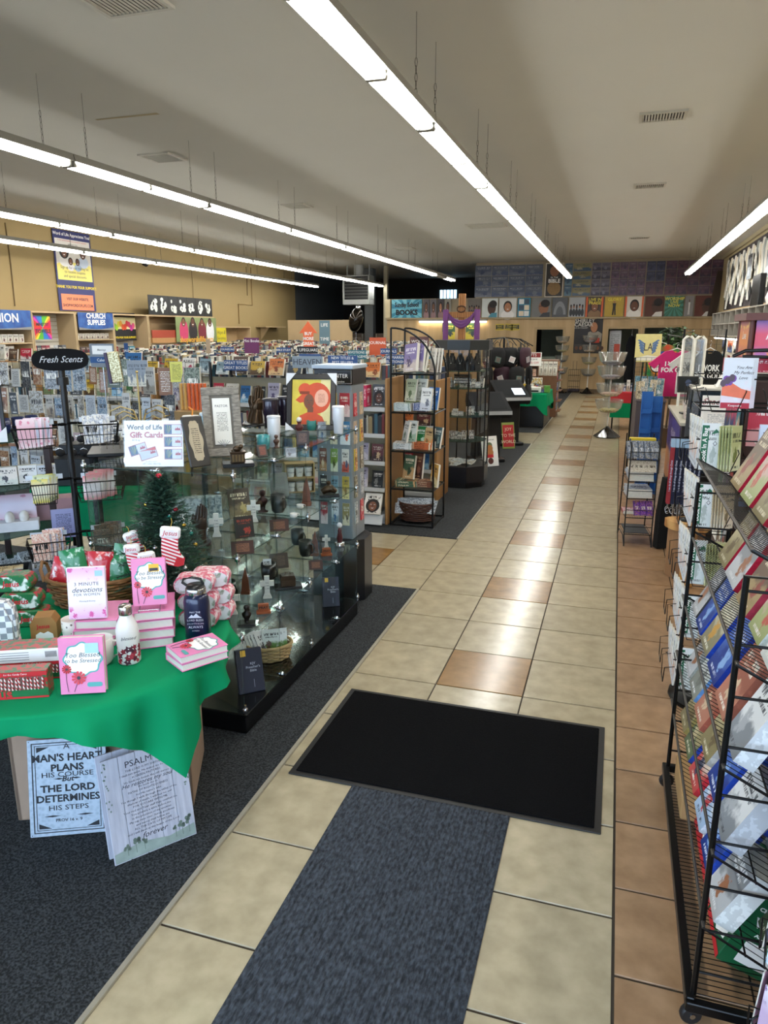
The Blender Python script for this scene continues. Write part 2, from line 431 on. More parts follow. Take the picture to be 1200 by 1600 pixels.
# mats
MATBLACK = two_tone('#060607', '#0f0f11', 160, .95, 'NOISE', .35, .7, bump=.7, dist=.004)
spec(MATBLACK, .1); m = MB(); m.cbox(-1.19, .045, 2.505, 3.245, .002, .011, MATBLACK, .004)
mt = m.build('floor_mat', label='black rectangular floor mat lying across the tiled aisle', cat='mat')
MB().cbox(-1.215, .07, 2.48, 3.27, .001, .006, M('#0b0b0c', .5), .003).build('rubber_border', mt)
RUNNER = two_tone('#1d2229', '#4a515b', 95, .95, 'NOISE', .36, .7, bump=.8, dist=.006, stretch=(1, .5, 1))
m = MB(); RIBS = 34
for i in range(RIBS):
    x = -.925+.655*i/RIBS; w = .655/RIBS
    m.prism([(x+w*.1, .002), (x+w*.1, .0055), (x+w*.3, .0085), (x+w*.7, .0085), (x+w*.9, .0055), (x+w*.9, .002)], -.4, 2.476, RUNNER)
m.box(-.925, -.27, -.4, 2.476, .0015, .0048, RUNNER)
m.build('runner_rug', label='grey ribbed runner rug leading up to the black mat', cat='rug')

# walls
LWALL = M('#a08a5e', .75, 0, .03, 2, .05); RWALL = M('#b3a27c', .75, 0, .03, 2); CEIL = M('#cccac1', .85, 0, .015, 1.2, .05, 0, 60)
DARK = M('#1b1c1d', .8); GREYWALL = M('#4f5458', .75, 0, .04); PLY = two_tone('#a98e63', '#bda179', 1.2, .6, 'NOISE', .3, .7, stretch=(6, 6, .4))
MB().box(XL, XR, YF, YD, CE, CE+.15, CEIL).build('ceiling', kind='structure')
wl = MB().box(XL-.15, XL, YF, 24.6, -.1, CE, LWALL).build('wall_left', kind='structure')
for y, z0, z1, r in ((11.6, 2.3, 3.8, .012), (17.9, 2.5, 3.5, .006), (21.0, 2.9, 3.75, .012)):
    MB().tube([(XL+.012, y, z0), (XL+.012, y+.02, (z0+z1)/2), (XL+.012, y, z1)], r, M('#6d5836', .6)).build('conduit', wl)
MB().tube([(XL+.012, 20.4, 2.05), (XL+.012, 20.4, 2.62), (XL+.012, 21.3, 2.62), (XL+.012, 21.3, 3.75)], .02, M('#8d7142', .6)).build('conduit', wl)
MB().box(XR, XR+.15, YF, YD, -.1, CE, RWALL).box(XR-.05, XR, YF, YB, CE-.09, CE, M('#a89b7d', .6)).build('wall_right', kind='structure')
# front wall with the shop windows behind the camera
fr = MB()
for x0, x1, z0, z1 in ((XL, XR, -.1, .35), (XL, XR, 2.9, CE), (XL, -10.6, .35, 2.9), (-6.0, -5.8, .35, 2.9), (-1.35, -1.2, .35, 2.9), (2.3, XR, .35, 2.9)):
    fr.box(x0, x1, YF-.15, YF, z0, z1, RWALL)
fr.build('wall_front', kind='structure')
for i, (a, b) in enumerate(((-10.6, -6.0), (-5.8, -1.35), (-1.2, 2.3))):
    w = MB()
    for k in range(4):
        x = a+(b-a)*k/3; w.box(x-.03 if k else x, x+.03 if k < 3 else x, YF-.12, YF-.04, .35, 2.9, M('#8b8d8f', .3, .8))
    w = w.build('window_%d' % (i+1), kind='structure')
    MB().box(a, b, YF-.085, YF-.08, .35, 2.9, PANE).build('pane', w)
MB().box(-30, 30, -40, YF-.15, -.2, -.06, M('#8f8c86', .9, 0, .08, 2)).build('pavement', kind='structure')
# back partition with its doorways, and the stock room behind
bk = MB(); BT = .12
DO = [(-2.45, -1.66, 1.88), (-.33, .52, 1.9), (.70, 1.75, 1.93)]
xs = -7.3
for a, b, h in DO:
    bk.box(xs, a, YB, YB+BT, -.1, 2.2, PLY); bk.box(a, b, YB, YB+BT, h, 2.2, PLY); xs = b
bk.box(xs, XR, YB, YB+BT, -.1, 2.2, PLY)
bk.box(-7.3, XR, YB-.09, YB+BT+.05, 2.2, 2.245, M('#a3906d', .55))
bk.box(-4.4, XR, YB, YB+BT, 2.245, CE, M('#8d8069', .7))
bk.box(-7.3, -4.4, YB, YB+.05, 2.245, 2.84, M('#8d8069', .7))
wb = bk.build('wall_back', kind='structure')
CAS = M('#a88f66', .5)
for i, (a, b, h) in enumerate(DO):
    d = MB(); w = .07
    d.box(a-w, a, YB-.02, YB, 0, h+w, CAS).box(b, b+w, YB-.02, YB, 0, h+w, CAS).box(a, b, YB-.02, YB, h, h+w, CAS)
    d.build('door_%d' % (i+1), kind='structure')
MB().box(XL, XR, YD, YD+.15, -.1, CE, M('#24211f', .9)).build('wall_store', kind='structure')
MB().box(XL-.15, XL, 24.6, YD, -.1, CE, GREYWALL).build('wall_store_left', kind='structure')
MB().box(-8.35, -8.05, 24.2, 24.5, 0, CE, M('#5a5e60', .7)).build('trim_1', kind='structure')
MB().box(-7.42, -7.3, YB, YB+.14, 0, CE, M('#9b927c', .7)).build('trim_2', kind='structure')
MB().box(-2.6, XR, 26.4, 26.5, 0, 2.6, M('#8f9a8c', .8)).build('wall_office', kind='structure')
w = MB(); 
x0 = P(687, 460, y=YD-.03); x1 = P(714, 460, y=YD-.03)
zt = P(700, 453, y=YD-.03).z; zb = P(700, 469, y=YD-.03).z
w.box(x0.x, x1.x, YD-.03, YD-.02, zb, zt, glow((.45, .75, 1.0), 1.3))
for k in range(6):
    x = x0.x+(x1.x-x0.x)*k/5; w.box(x-.015, x+.015, YD-.05, YD-.03, zb, zt, M('#3b4a55', .5))
w.build('window_9', kind='structure')
# skirting along the back partition
for a, b in ((-7.3, -2.52), (-1.59, -.40), (.59, .63), (1.82, XR)):
    MB().box(a, b, YB-.015, YB, 0, .1, M('#5d4c36', .6)).build('baseboard_back', kind='structure')

# ceiling vents
VW = M('#b9b5a8', .5); VD = M('#35332e', .7)
def vent(u, v, w, d, label, n=12, slat_dir=0):
    p = P(u, v, z=CE)
    t = T('ceiling_vent', label, 'vent', (p.x, p.y, CE))
    f = MB(); e = .03
    f.box(-w/2, w/2, -d/2, -d/2+e, -.02, 0, VW).box(-w/2, w/2, d/2-e, d/2, -.02, 0, VW).box(-w/2, -w/2+e, -d/2+e, d/2-e, -.02, 0, VW).box(w/2-e, w/2, -d/2+e, d/2-e, -.02, 0, VW)
    f.build('frame', t); MB().box(-w/2+e, w/2-e, -d/2+e, d/2-e, -.004, -.001, VD).build('duct', t)
    for i in range(n):
        q = (i+.5)/n-.5
        if slat_dir == 0: me = cached(('slat', w, d, n, 0), lambda: MB().box(-.006, .006, -d/2+e, d/2-e, -.018, -.006, VW)); ob('slat', me, t, (q*(w-2*e), 0, 0), (0, .5, 0))
        else: me = cached(('slat', w, d, n, 1), lambda: MB().box(-w/2+e, w/2-e, -.006, .006, -.018, -.006, VW)); ob('slat', me, t, (0, q*(d-2*e), 0), (.5, 0, 0))
vent(1036, 180, .44, .32, 'slatted ceiling vent between the light rows, nearest above the tiled aisle', 14)
vent(1015, 289, .44, .32, 'slatted ceiling vent above the aisle, second of the three in line', 14)
vent(999, 371, .44, .32, 'slatted ceiling vent above the aisle nearest the back wall of posters', 10)
vent(760, 352, .75, .55, 'wide return grille in the ceiling beside the bright light row', 7, 1)
vent(254, 245, .42, .42, 'square diffuser in the ceiling just beyond the tan stain line', 9, 1)
vent(464, 321, .42, .42, 'square ceiling diffuser halfway between the two middle light rows', 8, 1)
vent(190, -4, .5, .42, 'ceiling vent cut off by the top edge of the picture', 14)
vent(633, 388, .5, .5, 'small faint ceiling vent close to the far end of the second light row', 5, 1)

a, b = P(150, 187, z=CE), P(247, 177, z=CE); MB().add([a+Vector((0, .02, -.002)), a+Vector((0, -.02, -.002)), b+Vector((0, -.03, -.002)), b+Vector((0, .03, -.002))], [(0, 1, 2, 3)], M('#b3a583', .85, 0, .1, 4)).build('stain_line', bpy.data.objects['ceiling'])
# fluorescent light rows
LAMP = glow(LAMP_COLOR, LAMP_STRENGTH); LAMPOFF = M('#c9c7bf', .3); HOUS = M('#8f8c83', .4, 0, 0)
L8 = 2.257
def tube_mesh(mat): return cached(('lamp', mat.name), lambda: MB().tube([(0, -.53, 0), (0, .53, 0)], .019, mat, 8).tube([(0, -.548, 0), (0, -.53, 0)], .02, M('#d8d8d4', .3, .4), 8).tube([(0, .53, 0), (0, .548, 0)], .02, M('#d8d8d4', .3, .4), 8))
def hous_mesh(): return cached(('housing',), lambda: MB().prism([(-.085, -.012), (-.07, .05), (.07, .05), (.085, -.012), (.03, -.004), (-.03, -.004)], -L8/2+.008, L8/2-.008, HOUS).box(-.06, .06, -L8/2+.01, -L8/2+.03, -.055, 0, HOUS).box(-.06, .06, L8/2-.03, L8/2-.01, -.055, 0, HOUS).box(-.06, .06, -.02, .02, -.055, 0, HOUS))
def chain_mesh(L):
    def mk():
        m = MB(); n = max(3, int(L*.5/.045))
        for i in range(n):
            z = .05+L*.5*(i+.5)/n; h = L*.25/n*1.25; a = (0, 1)[i % 2]
            m.tube([(a*.009*math.cos(t)+0, (1-a)*.009*math.cos(t), z+h*math.sin(t)) for t in [2*PI*k/6 for k in range(6)]], .0025, M('#6d6a62', .5, .6), 3, True)
        m.tube([(0, 0, .05+L*.5), (0, 0, .05+L)], .0025, M('#8a877d', .5, .4), 4)
        return m
    return cached(('chain', round(L, 2)), mk)
def light_row(x, z, yend, n, where, off=()):
    for i in range(n):
        y = yend-L8*(i+.5)
        t = T('fluorescent_fixture', 'double-tube hanging light, %s from the far end, %s' % (nth(i), where), 'light', (x, y, z), group='fluorescent lights '+where)
        ob('housing', hous_mesh(), t)
        for k, (dx, dy) in enumerate(((-.045, -.552), (.045, -.552), (-.045, .552), (.045, .552))):
            ob('lamp_tube', tube_mesh(LAMPOFF if (i, dy > 0) in off else LAMP), t, (dx, dy, -.035))
        for dy in (-L8/2+.27, L8/2-.27): ob('chain', chain_mesh(CE-z-.05), t, (0, dy, 0))
light_row(-1.43, 3.28, 21.3, 10, 'in the row above the aisle')
light_row(-4.70, 3.28, 21.5, 8, 'in the middle row over the gift shelves', off={(0, False)})
light_row(-7.48, 3.28, 23.4, 8, 'in the row over the book islands')
light_row(-9.62, 3.28, 23.1, 7, 'in the row beside the tan wall')
light_row(1.545, 3.28, 20.9, 9, 'in the row over the counter')
# ================================================================ round table by the door, with its goods
TZ = .742; TC = (-1.84, 2.0); TR = .57; CL = .632; CA = math.radians(-20)
GREEN = spec(M('#078a59', .75, 0, .03, 3), .12)
tb = T('display_table', 'round display table on a boxy beige pedestal under the green cloth, near left', 'table', (TC[0], TC[1], 0))
m = MB(); m.lathe([(0, .705), (.55, .705), (.555, .715), (.555, .73), (.55, .736), (0, .736)], M('#a8906c', .6), 40, cap=False); m.build('tabletop', tb)
m = MB(); BEI = M('#a58d78', .6, 0, .04)
for a in range(4): m2 = MB().cbox(-(.33, .2)[a % 2], (.33, .2)[a % 2], -(.2, .33)[a % 2], -(.2, .33)[a % 2]+.018, .007, .704, BEI, .003).build('pedestal_panel', tb, (-.02, .2, 0), (0, 0, .44+a*PI/2))
def cloth():
    m = MB(); NA, NR = 144, 34; vs = []
    for j in range(NR+1):
        for i in range(NA):
            a = 2*PI*i/NA; q = a-CA-PI/4
            L = CL/max(abs(math.cos(q)), abs(math.sin(q))); L = min(L, .905)
            s = L*j/NR
            s = TR*j/(NR*.6) if j < NR*.6 else TR+(L-TR)*(j-NR*.6)/(NR*.4)
            if s <= TR: r = s; z = TZ+.004
            else:
                d = s-TR; k = min(1, d/.05)
                r = TR+.012*k+d*.10+.030*min(1, d/.12)*math.sin(a*13+1.3*math.sin(a*3))+.012*min(1, d/.1)*math.sin(a*29); z = TZ+.004-d*.985
            z += .0012*math.sin(9*r*math.cos(a))*math.sin(11*r*math.sin(a))
            vs.append((r*math.cos(a), r*math.sin(a), z))
    fs = [(j*NA+i, j*NA+(i+1) % NA, (j+1)*NA+(i+1) % NA, (j+1)*NA+i) for j in range(NR) for i in range(NA)]
    return m.add(vs, fs, GREEN, True)
cl = cloth().build('tablecloth', None, (TC[0], TC[1], 0), label='bright green square cloth hanging in points over the round table by the mats', cat='tablecloth')
TZ += .0055
def on(u, v): p = P(u, v, z=TZ); return (p.x, p.y, TZ)
PINK = '#ee9cc4'; HOT = '#e0488f'
PINKC = M('#e889b8', .4, 0, .05); WHT = M('#fbfaf6', .5, 0, 0); TEAL = M('#57a9a6', .5, 0, 0); RED = M('#c4262e', .45, 0, .04); INK = M('#3a3a44', .6, 0, 0)
def flower(m, x, z, r, y, mat, mid):
    for k in range(11):
        a = 2*PI*k/11; m.poly([(x, z), (x+r*math.cos(a-.22), z+r*math.sin(a-.22)), (x+1.12*r*math.cos(a), z+1.12*r*math.sin(a)), (x+r*math.cos(a+.22), z+r*math.sin(a+.22))], y, mat)
    m.disc(x, z, r*.3, r*.3, y-.0001, mid, 8)
def blessed_print(w, h):
    def mk():
        m = MB(); y = -.0008; cz = h*.62
        for q, mat in ((1.08, TEAL), (.98, WHT)):
            pts = [((.40*q+.025*math.cos(a*8))*w*math.cos(a)+.03*w, cz+(.27*q+.02*math.cos(a*8))*h*math.sin(a)) for a in [2*PI*k/64 for k in range(64)]]
            m.poly(pts, y, mat); y -= .0002
        m.tube([(-.33*w, y, .05*h), (-.36*w, y, .25*h), (-.36*w, y, .42*h)], .0008, INK, 3).tube([(-.2*w, y, .04*h), (-.12*w, y, .2*h), (-.08*w, y, .28*h)], .0008, INK, 3)
        flower(m, -.34*w, .45*h, .10*w, y-.0012, RED, INK); flower(m, -.08*w, .29*h, .15*w, y-.0012, M('#d8434f', .5, 0, 0), INK)
        m.poly([(.1*w, .14*h), (.13*w, .12*h), (.41*w, .12*h), (.44*w, .14*h), (.44*w, .18*h), (.41*w, .2*h), (.13*w, .2*h), (.1*w, .18*h)], y, TEAL)
        return m
    return cached(('cover_print', w, h), mk)
def hardback(loc, rz, w, h, t, label, title='', flat=False, lean=.18, cover=PINKC, group=None, roll=0):
    loc = (loc[0], loc[1], loc[2]+(t if flat else t*math.sin(lean)+.001))
    o = T('book', label, 'book', loc, rz, group, rx=(-PI/2 if flat else -lean), ry=roll)
    ob('cover', cached(('hardcover', w, h, t, cover.name), lambda: MB().cbox(-w/2, w/2, 0, .003, 0, h, cover, .001).cbox(-w/2, w/2, t-.003, t, 0, h, cover, .001).cbox(-w/2-.001, -w/2+.003, 0, t, 0, h, cover, .001)), o)
    ob('page_block', cached(('pages', w, h, t), lambda: MB().box(-w/2+.003, w/2-.003, .003, t-.003, .003, h-.003, PAGES)), o)
    if title == 'blessed':
        ob('cover_print', blessed_print(w, h), o)
        text('Too Blessed', .021*h/.18, o, (.02*w, -.0016, h*.69), mat=INK, shear=.25); text('to be Stressed', .0185*h/.18, o, (.02*w, -.0016, h*.59), mat=INK, shear=.25)
    return o
# three-minute devotions on three pink books
x, y, z = on(150, 1009)
for k in range(3):
    hardback((x+.004*k, y-.01+.006*k, z+.0322*k), .42+.06*(k % 2), .145, .2, .031, 'pink devotional lying flat, %s from the bottom of the stack under the white-pink book' % nth(k), flat=True, group='pink books stacked under the three minute book')
WPINK = M('#f1e4ee', .4, 0, .03)
b = hardback((x-.02, y+.0, z+.097), .46, .128, .185, .02, 'white and pink flowered devotional standing on a stack of three pink books', cover=WPINK, lean=.15)
f = MB().rect(-.062, .062, .002, .183, -.0006, FLORAL); fp = ob('cover_print', f.mesh(), b); ink(fp, '#f3ecf4', '#eab5d8', '#d7559c', seed=1.3)
text('3 MINUTE', .017, b, (0, -.0012, .125), mat=INK, space=1.15); text('devotions', .026, b, (0, -.0012, .104), mat=INK, shear=.35); text('FOR WOMEN', .013, b, (0, -.0012, .087), mat=INK, space=1.2); text('Morning & Evening', .007, b, (0, -.0012, .064), mat=INK)
MB().rect(.03, .056, .152, .172, -.0009, M('#9fc9dc', .5)).build('price_sticker', b)
# five-book stack with the wire easel
x, y, z = on(237, 1014)
for k in range(4):
    hardback((x+.005*(k % 2), y+.01+.004*k, z+.034*k), .62-.05*(k % 2), .14, .185, .032, 'thick pink devotional lying flat, %s from the bottom of the taller stack' % nth(k), flat=True, group='pink books stacked under the wire easel')
b = hardback((x-.012, y+.03, z+.144), .52, .115, .165, .035, 'pink flowered book on a wire easel atop the taller book stack', 'blessed', lean=.22)
MB().rect(-.0, .035, .118, .145, -.0012, M('#e8b92f', .5)).rect(.003, .032, .121, .131, -.0014, INK).build('price_sticker', b)
e = MB()
for s in (-.035, .035):
    e.tube([(s, -.035, .012), (s, -.03, .002), (s, .0, 0), (s, .045, .012), (s*.8, .085, .13)], .0015, CHROME, 5).tube([(s, .06, .05), (s, .1, 0)], .0015, CHROME, 5)
e.tube([(-.035, -.035, .012), (.035, -.035, .012)], .0015, CHROME, 5)
e.build('easel', None, (x-.012, y+.025, z+.138), (0, 0, .52), label='chrome wire easel holding the pink book on the taller stack', cat='easel')
# small two-book stack
x, y, z = on(260, 1046)
for k in range(2):
    hb = hardback((x-.01, y+.0, z+.0275*k), 1.02-.05*k-PI/2, .125, .17, .026, '%s pink book of the two-book stack beside the white bottle' % ('lower', 'upper')[k], flat=True)
    hb.location.x += .02; hb.location.y += .03
    if k: ob('cover_print', blessed_print(.125, .17), hb); text('Too Blessed', .0175, hb, (0, -.0016, .117), mat=INK, shear=.25); text('to be Stressed', .0165, hb, (0, -.0016, .1), mat=INK, shear=.25)
# book in front, a mug peeping out behind it
x, y, z = on(131, 1086)
b = hardback((x, y, z), .42, .132, .178, .03, 'pink flowered book standing alone at the front edge of the green table', 'blessed', lean=.13)
MB().rect(.012, .052, .128, .16, -.0012, M('#a9d3df', .5)).build('price_sticker', b)
def mug(loc, rz, r, h, mat, label, dots=None, group=None):
    o = T('mug', label, 'mug', loc, rz, group)
    MB().lathe([(r*.72, 0), (r*.9, h*.12), (r, h*.5), (r, h), (r*.94, h), (r*.93, h*.3), (r*.5, h*.08), (0, h*.08)], mat, 24, cap=False).lathe([(0, 0), (r*.72, 0)], mat, 24, cap=False).build('body', o)
    MB().tube([(r*.9, 0, h*.82), (r*1.35, 0, h*.85), (r*1.6, 0, h*.62), (r*1.5, 0, h*.35), (r*.93, 0, h*.2)], r*.11, mat, 7).build('handle', o)
    return o
POLKA = two_tone('#5c5148', '#e9e3d8', 46, .3, 'VORONOI', .16, .22)
mug(on(118, 1000), .9, .042, .085, POLKA, 'cream mug with dark polka dots beside the small kraft box')
x, y, z = on(160, 1050); mug((x-.05, y+.06, z), .5, .043, .09, M('#e9e4da', .3, 0, .02), 'cream mug half hidden behind the front pink book')
# bottles
o = T('water_bottle', 'white steel bottle printed with dark red flowers on the green cloth', 'bottle', on(203, 1033))
MB().lathe([(0, 0), (.034, 0), (.0375, .006), (.0375, .115), (.034, .135), (.022, .162), (.0195, .172), (.0195, .178)], M('#f4f2ee', .3, 0, .01, coat=.3), 28, cap=False).build('body', o)
MB().lathe([(.0215, .172), (.0225, .175), (.0225, .198), (.019, .205), (0, .206)], M('#b9b4ac', .22, 1), 24, cap=False).build('cap', o)
f = MB(); FL = [M('#8e1f34', .5, 0, .08), M('#c23a4c', .5, 0, .08), M('#4f2036', .5)]
for k in range(22):
    a = -PI/2-1.4+2.8*R.random(); zz = .012+.055*R.random(); r = .008+.008*R.random(); rr = .0379
    f.add([(rr*math.cos(a+dx*r/rr), rr*math.sin(a+dx*r/rr), zz+dz*r) for dx, dz in [((1 if q % 2 else .55)*math.cos(q*PI/5), (1 if q % 2 else .55)*math.sin(q*PI/5)) for q in range(10)]], [tuple(range(10))], FL[k % 3])
f.build('flower_print', o, rot=(0, 0, .6))
text('blessed', .016, o, (.0245, -.0292, .098), (PI/2, 0, .65), INK, shear=.3)
NB = M('#0e1c3f', .3, .2, .03, coat=.5)
o = T('water_bottle', 'navy blue steel bottle with a loop lid near the edge of the green table', 'bottle', on(311, 1001), .4)
MB().lathe([(0, 0), (.043, 0), (.046, .004), (.046, .155), (.042, .172), (.036, .182), (.033, .184)], NB, 32, cap=False).build('body', o)
MB().lathe([(.035, .184), (.036, .186), (.036, .203), (.034, .206)], M('#b6babf', .2, 1), 28, cap=False).lathe([(.034, .206), (.03, .216), (.0, .218)], BLACK, 24, cap=False).build('cap', o)
MB().tube([(-.03, 0, .214), (-.045, 0, .225), (-.04, 0, .238), (-.01, 0, .243), (.02, 0, .236), (.028, 0, .216)], .005, BLACK, 6).build('carry_loop', o)
LT = M('#c6cbd8', .5)
for s, sz, zz in (('MAY THE', .009, .128), ('LORD BLESS', .0105, .098), ('you and keep you', .008, .086), ('ALWAYS', .013, .072), ('NUMBERS', .006, .058)): text(s, sz, o, (0, -.0466, zz), mat=LT)
MB().poly([(-.024, .107), (-.012, .120), (-.006, .114), (.004, .124), (.013, .114), (.024, .107)], -.0464, LT).build('emblem', o)
# rounded gift tins
def tin_mesh(face, side):
    def mk():
        w, h, d = .15, .066, .075; m = MB(); pts = []
        for c, a0 in ((w/2-h/2, -PI/2), (-w/2+h/2, PI/2)):
            for k in range(9): a = a0+PI*k/8; pts.append((c+h/2*math.cos(a), h/2+h/2*math.sin(a)))
        sc = lambda q: [(p[0]*(1-2*q/w), h/2+(p[1]-h/2)*(1-2*q/h)) for p in pts]
        m.prism(pts, -d/2+.004, d/2-.004, side)
        n = len(pts)
        for ya, yb in ((-d/2+.004, -d/2), (d/2-.004, d/2)):
            a, b2 = [(p[0], ya, p[1]) for p in pts], [(p[0], yb, p[1]) for p in sc(.005)]
            m.add(a+b2, [(i, (i+1) % n, n+(i+1) % n, n+i) for i in range(n)], side); m.add(b2, [tuple(range(n))], face)
        return m
    return cached(('tin', face.name, side.name), mk)
PSIDE = two_tone('#d8657c', '#f2dfe2', 70, .35, 'NOISE', .45, .55); PFACE = two_tone('#8a9a86', '#e9ebec', 34, .35, 'NOISE', .40, .52)
GSIDE = two_tone('#1c6c3c', '#b5243a', 60, .35, 'NOISE', .5, .62); GFACE = two_tone('#1d6b3d', '#dfe8df', 30, .35, 'NOISE', .52, .6)
x, y, z = on(307, 979)
for k in range(3):
    for j in range(2):
        t_ = ob('gift_tin', tin_mesh(PFACE, PSIDE), None, (x+.02*j-.012*(k == 2)+.0, y+.03+.079*j, z+.0665*k), (0, 0, .32+.05*(k-1)))
        tag(t_, 'pink and white rounded tin in the %s row, %s layer up, behind the navy bottle' % (('front', 'back')[j], nth(k)), 'tin', 'pink rounded tins')
x, y, z = on(22, 980)
for k in range(3):
    t_ = T('gift_tin', 'green rounded tin lettered in red, %s layer up, by the wicker basket' % nth(k), 'tin', (x-.02+.03*(2-k), y+.05, z+.0665*k), .5-.06*k, 'green rounded tins')
    ob('body', tin_mesh(GFACE, GSIDE), t_); text('Jesus', .03, t_, (0, -.0385, .033), mat=RED, bold=.0008, shear=.2)
# plaid oven mitt
PLAID = two_tone('#8f949c', '#e7e8ea', 46, .85, 'CHECK', .2, .8)
o = T('oven_mitt', 'grey and white plaid oven mitt standing at the picture edge', 'mitt', on(8, 1012), .5)
m = MB(); pts = [(-.05, .03), (-.055, .1), (-.05, .15), (-.03, .175), (0, .182), (.03, .175), (.048, .15), (.052, .1), (.05, .03)]
m.prism(pts, -.02, .02, PLAID); m.prism([(-.04, .035), (-.045, .1), (-.025, .16), (.02, .16), (.042, .1), (.04, .035)], -.03, .03, PLAID)
m.tube([(-.055, 0, .1), (-.085, 0, .12), (-.085, 0, .15)], [.02, .017, .012], PLAID, 8); m.build('glove', o)
MB().cbox(-.052, .052, -.028, .028, .0, .04, M('#e9b7c6', .8), .01).build('ribbon', o)
# kraft box
o = T('gift_box', 'small kraft paper gift box with red lettering beside the polka mug', 'box', on(70, 999), .52)
KR = M('#a87a46', .8, 0, .08)
MB().prism([(-.045, 0), (.045, 0), (.045, .06), (.03, .085), (-.03, .085), (-.045, .06)], -.0, .07, KR).build('body', o)
MB().poly([(-.03, .003), (-.028, .02), (-.012, .03), (0, .024), (.014, .031), (.03, .02), (.032, .003)], -.0006, WHT).build('snow_print', o); text('Jesus', .022, o, (0, -.0008, .05), mat=RED, bold=.0006)
# candy cane boxes
CANE = two_tone('#c0202c', '#f3f1ec', 70, .35, 'WAVE', .4, .6, stretch=(1, 0, .6)); GREENP = M('#1e6b3c', .4, 0, .1, 40)
def candybox(loc, rz, w, d, h, label, window):
    o = T('candy_box', label, 'box', loc, rz); BX = two_tone('#b3202b', '#2a6a42', 60, .3, 'NOISE', .45, .55)
    MB().cbox(-w/2, w/2, 0, d, 0, h, BX if window else M('#efece6', .4, 0, .03), .002).build('carton', o)
    if window:
        MB().rect(-w/2+.01, w/2-.01, h*.32, h*.8, -.0006, M('#6d4a44', .5)).build('window', o)
        mm = MB()
        for k in range(26):
            xx = -w/2+.016+(w-.032)*k/25; mm.tube([(xx, -.002, h*.34), (xx+R.uniform(-.004, .004), -.002, h*.78)], .003, CANE, 5)
        mm.build('candy_canes', o)
        MB().poly([(-w/2, 0), (w/2, 0), (w/2, h*.34), (w*.1, h*.30), (-w/2, h*.36)], -.0012, GREENP).rect(-w/2, w/2, 0, h*.07, -.0015, RED).rect(-w/2, w/2, h*.84, h, -.0012, RED).build('front_print', o)
        text('Jesus', .045, o, (w*.0, -.0022, h*.2), mat=RED, bold=.0012); text('for the Candy Canes', .008, o, (w*.2, -.0022, h*.92), mat=WHT)
    else:
        MB().box(-w/2+.002, w/2-.002, .002, d-.002, h, h+.0008, BX).build('top_print', o)
        mm = MB()
        for k in range(9): mm.rect(w*.36+k*.004, w*.36+k*.004+.0022, h*.35, h*.8, -.0006, INK)
        for k in range(4): mm.rect(-w*.4, w*.2, h*(.2+.18*k), h*(.26+.18*k), -.0006, M('#9d9b97', .6))
        mm.build('barcode', o)
    return o
x, y, z = on(89, 1086); candybox((x-.15, y-.08, z), .45, .30, .055, .088, 'candy cane carton with a window front and red lettering at the table edge', True)
x, y, z = on(103, 1062); candybox((x-.15, y-.052, z), .45, .31, .075, .06, 'lower green and red candy carton behind the window carton', True); candybox((x-.16, y-.06, z+.0605), .45, .31, .085, .045, 'upper candy carton showing its white barcode side', False)
# wicker basket of candy bags
def basket(label, loc, rz, rx, ry, h, mat, handles=True, rings=9, stakes=26, flare=1.18, group=None):
    o = T('wicker_basket', label, 'basket', loc, rz, group); m = MB()
    for j in range(rings):
        q = j/(rings-1); s = 1+(flare-1)*q
        n = stakes*2; m.tube([((rx*s+.004*(-1)**(i//2+j))*math.cos(2*PI*i/n), (ry*s+.004*(-1)**(i//2+j))*math.sin(2*PI*i/n), .006+q*(h-.012)) for i in range(n)], h/rings*.52, mat, 5, True)
    m.build('woven_wall', o)
    m = MB()
    for i in range(stakes):
        a = 2*PI*i/stakes; m.tube([(rx*math.cos(a), ry*math.sin(a), .003), (rx*flare*math.cos(a), ry*flare*math.sin(a), h)], .0035, mat, 4)
    m.build('stakes', o)
    MB().lathe([(0, .001), (1, .001), (1, .006), (0, .006)], mat, 28, sx=rx, sy=ry, cap=False).build('bottom', o)
    n = 40; MB().tube([(rx*flare*math.cos(2*PI*i/n), ry*flare*math.sin(2*PI*i/n), h+.003*math.sin(i*PI)) for i in range(n)], .008, mat, 6, True).build('rim', o)
    if handles:
        for s in (-1, 1): MB().tube([(s*rx*flare, -.045, h-.01), (s*(rx*flare+.01), -.04, h+.04), (s*(rx*flare+.014), 0, h+.06), (s*(rx*flare+.01), .04, h+.04), (s*rx*flare, .045, h-.01)], .007, mat, 6).build('handle', o)
    return o
WICK = M('#8a5f35', .6, 0, .2, 30)
x, y, z = on(122, 956); BX0 = (x-.01, y+.14)
basket('brown wicker basket with handles full of red and green candy bags', (BX0[0], BX0[1], z), .45, .165, .12, .115, WICK)
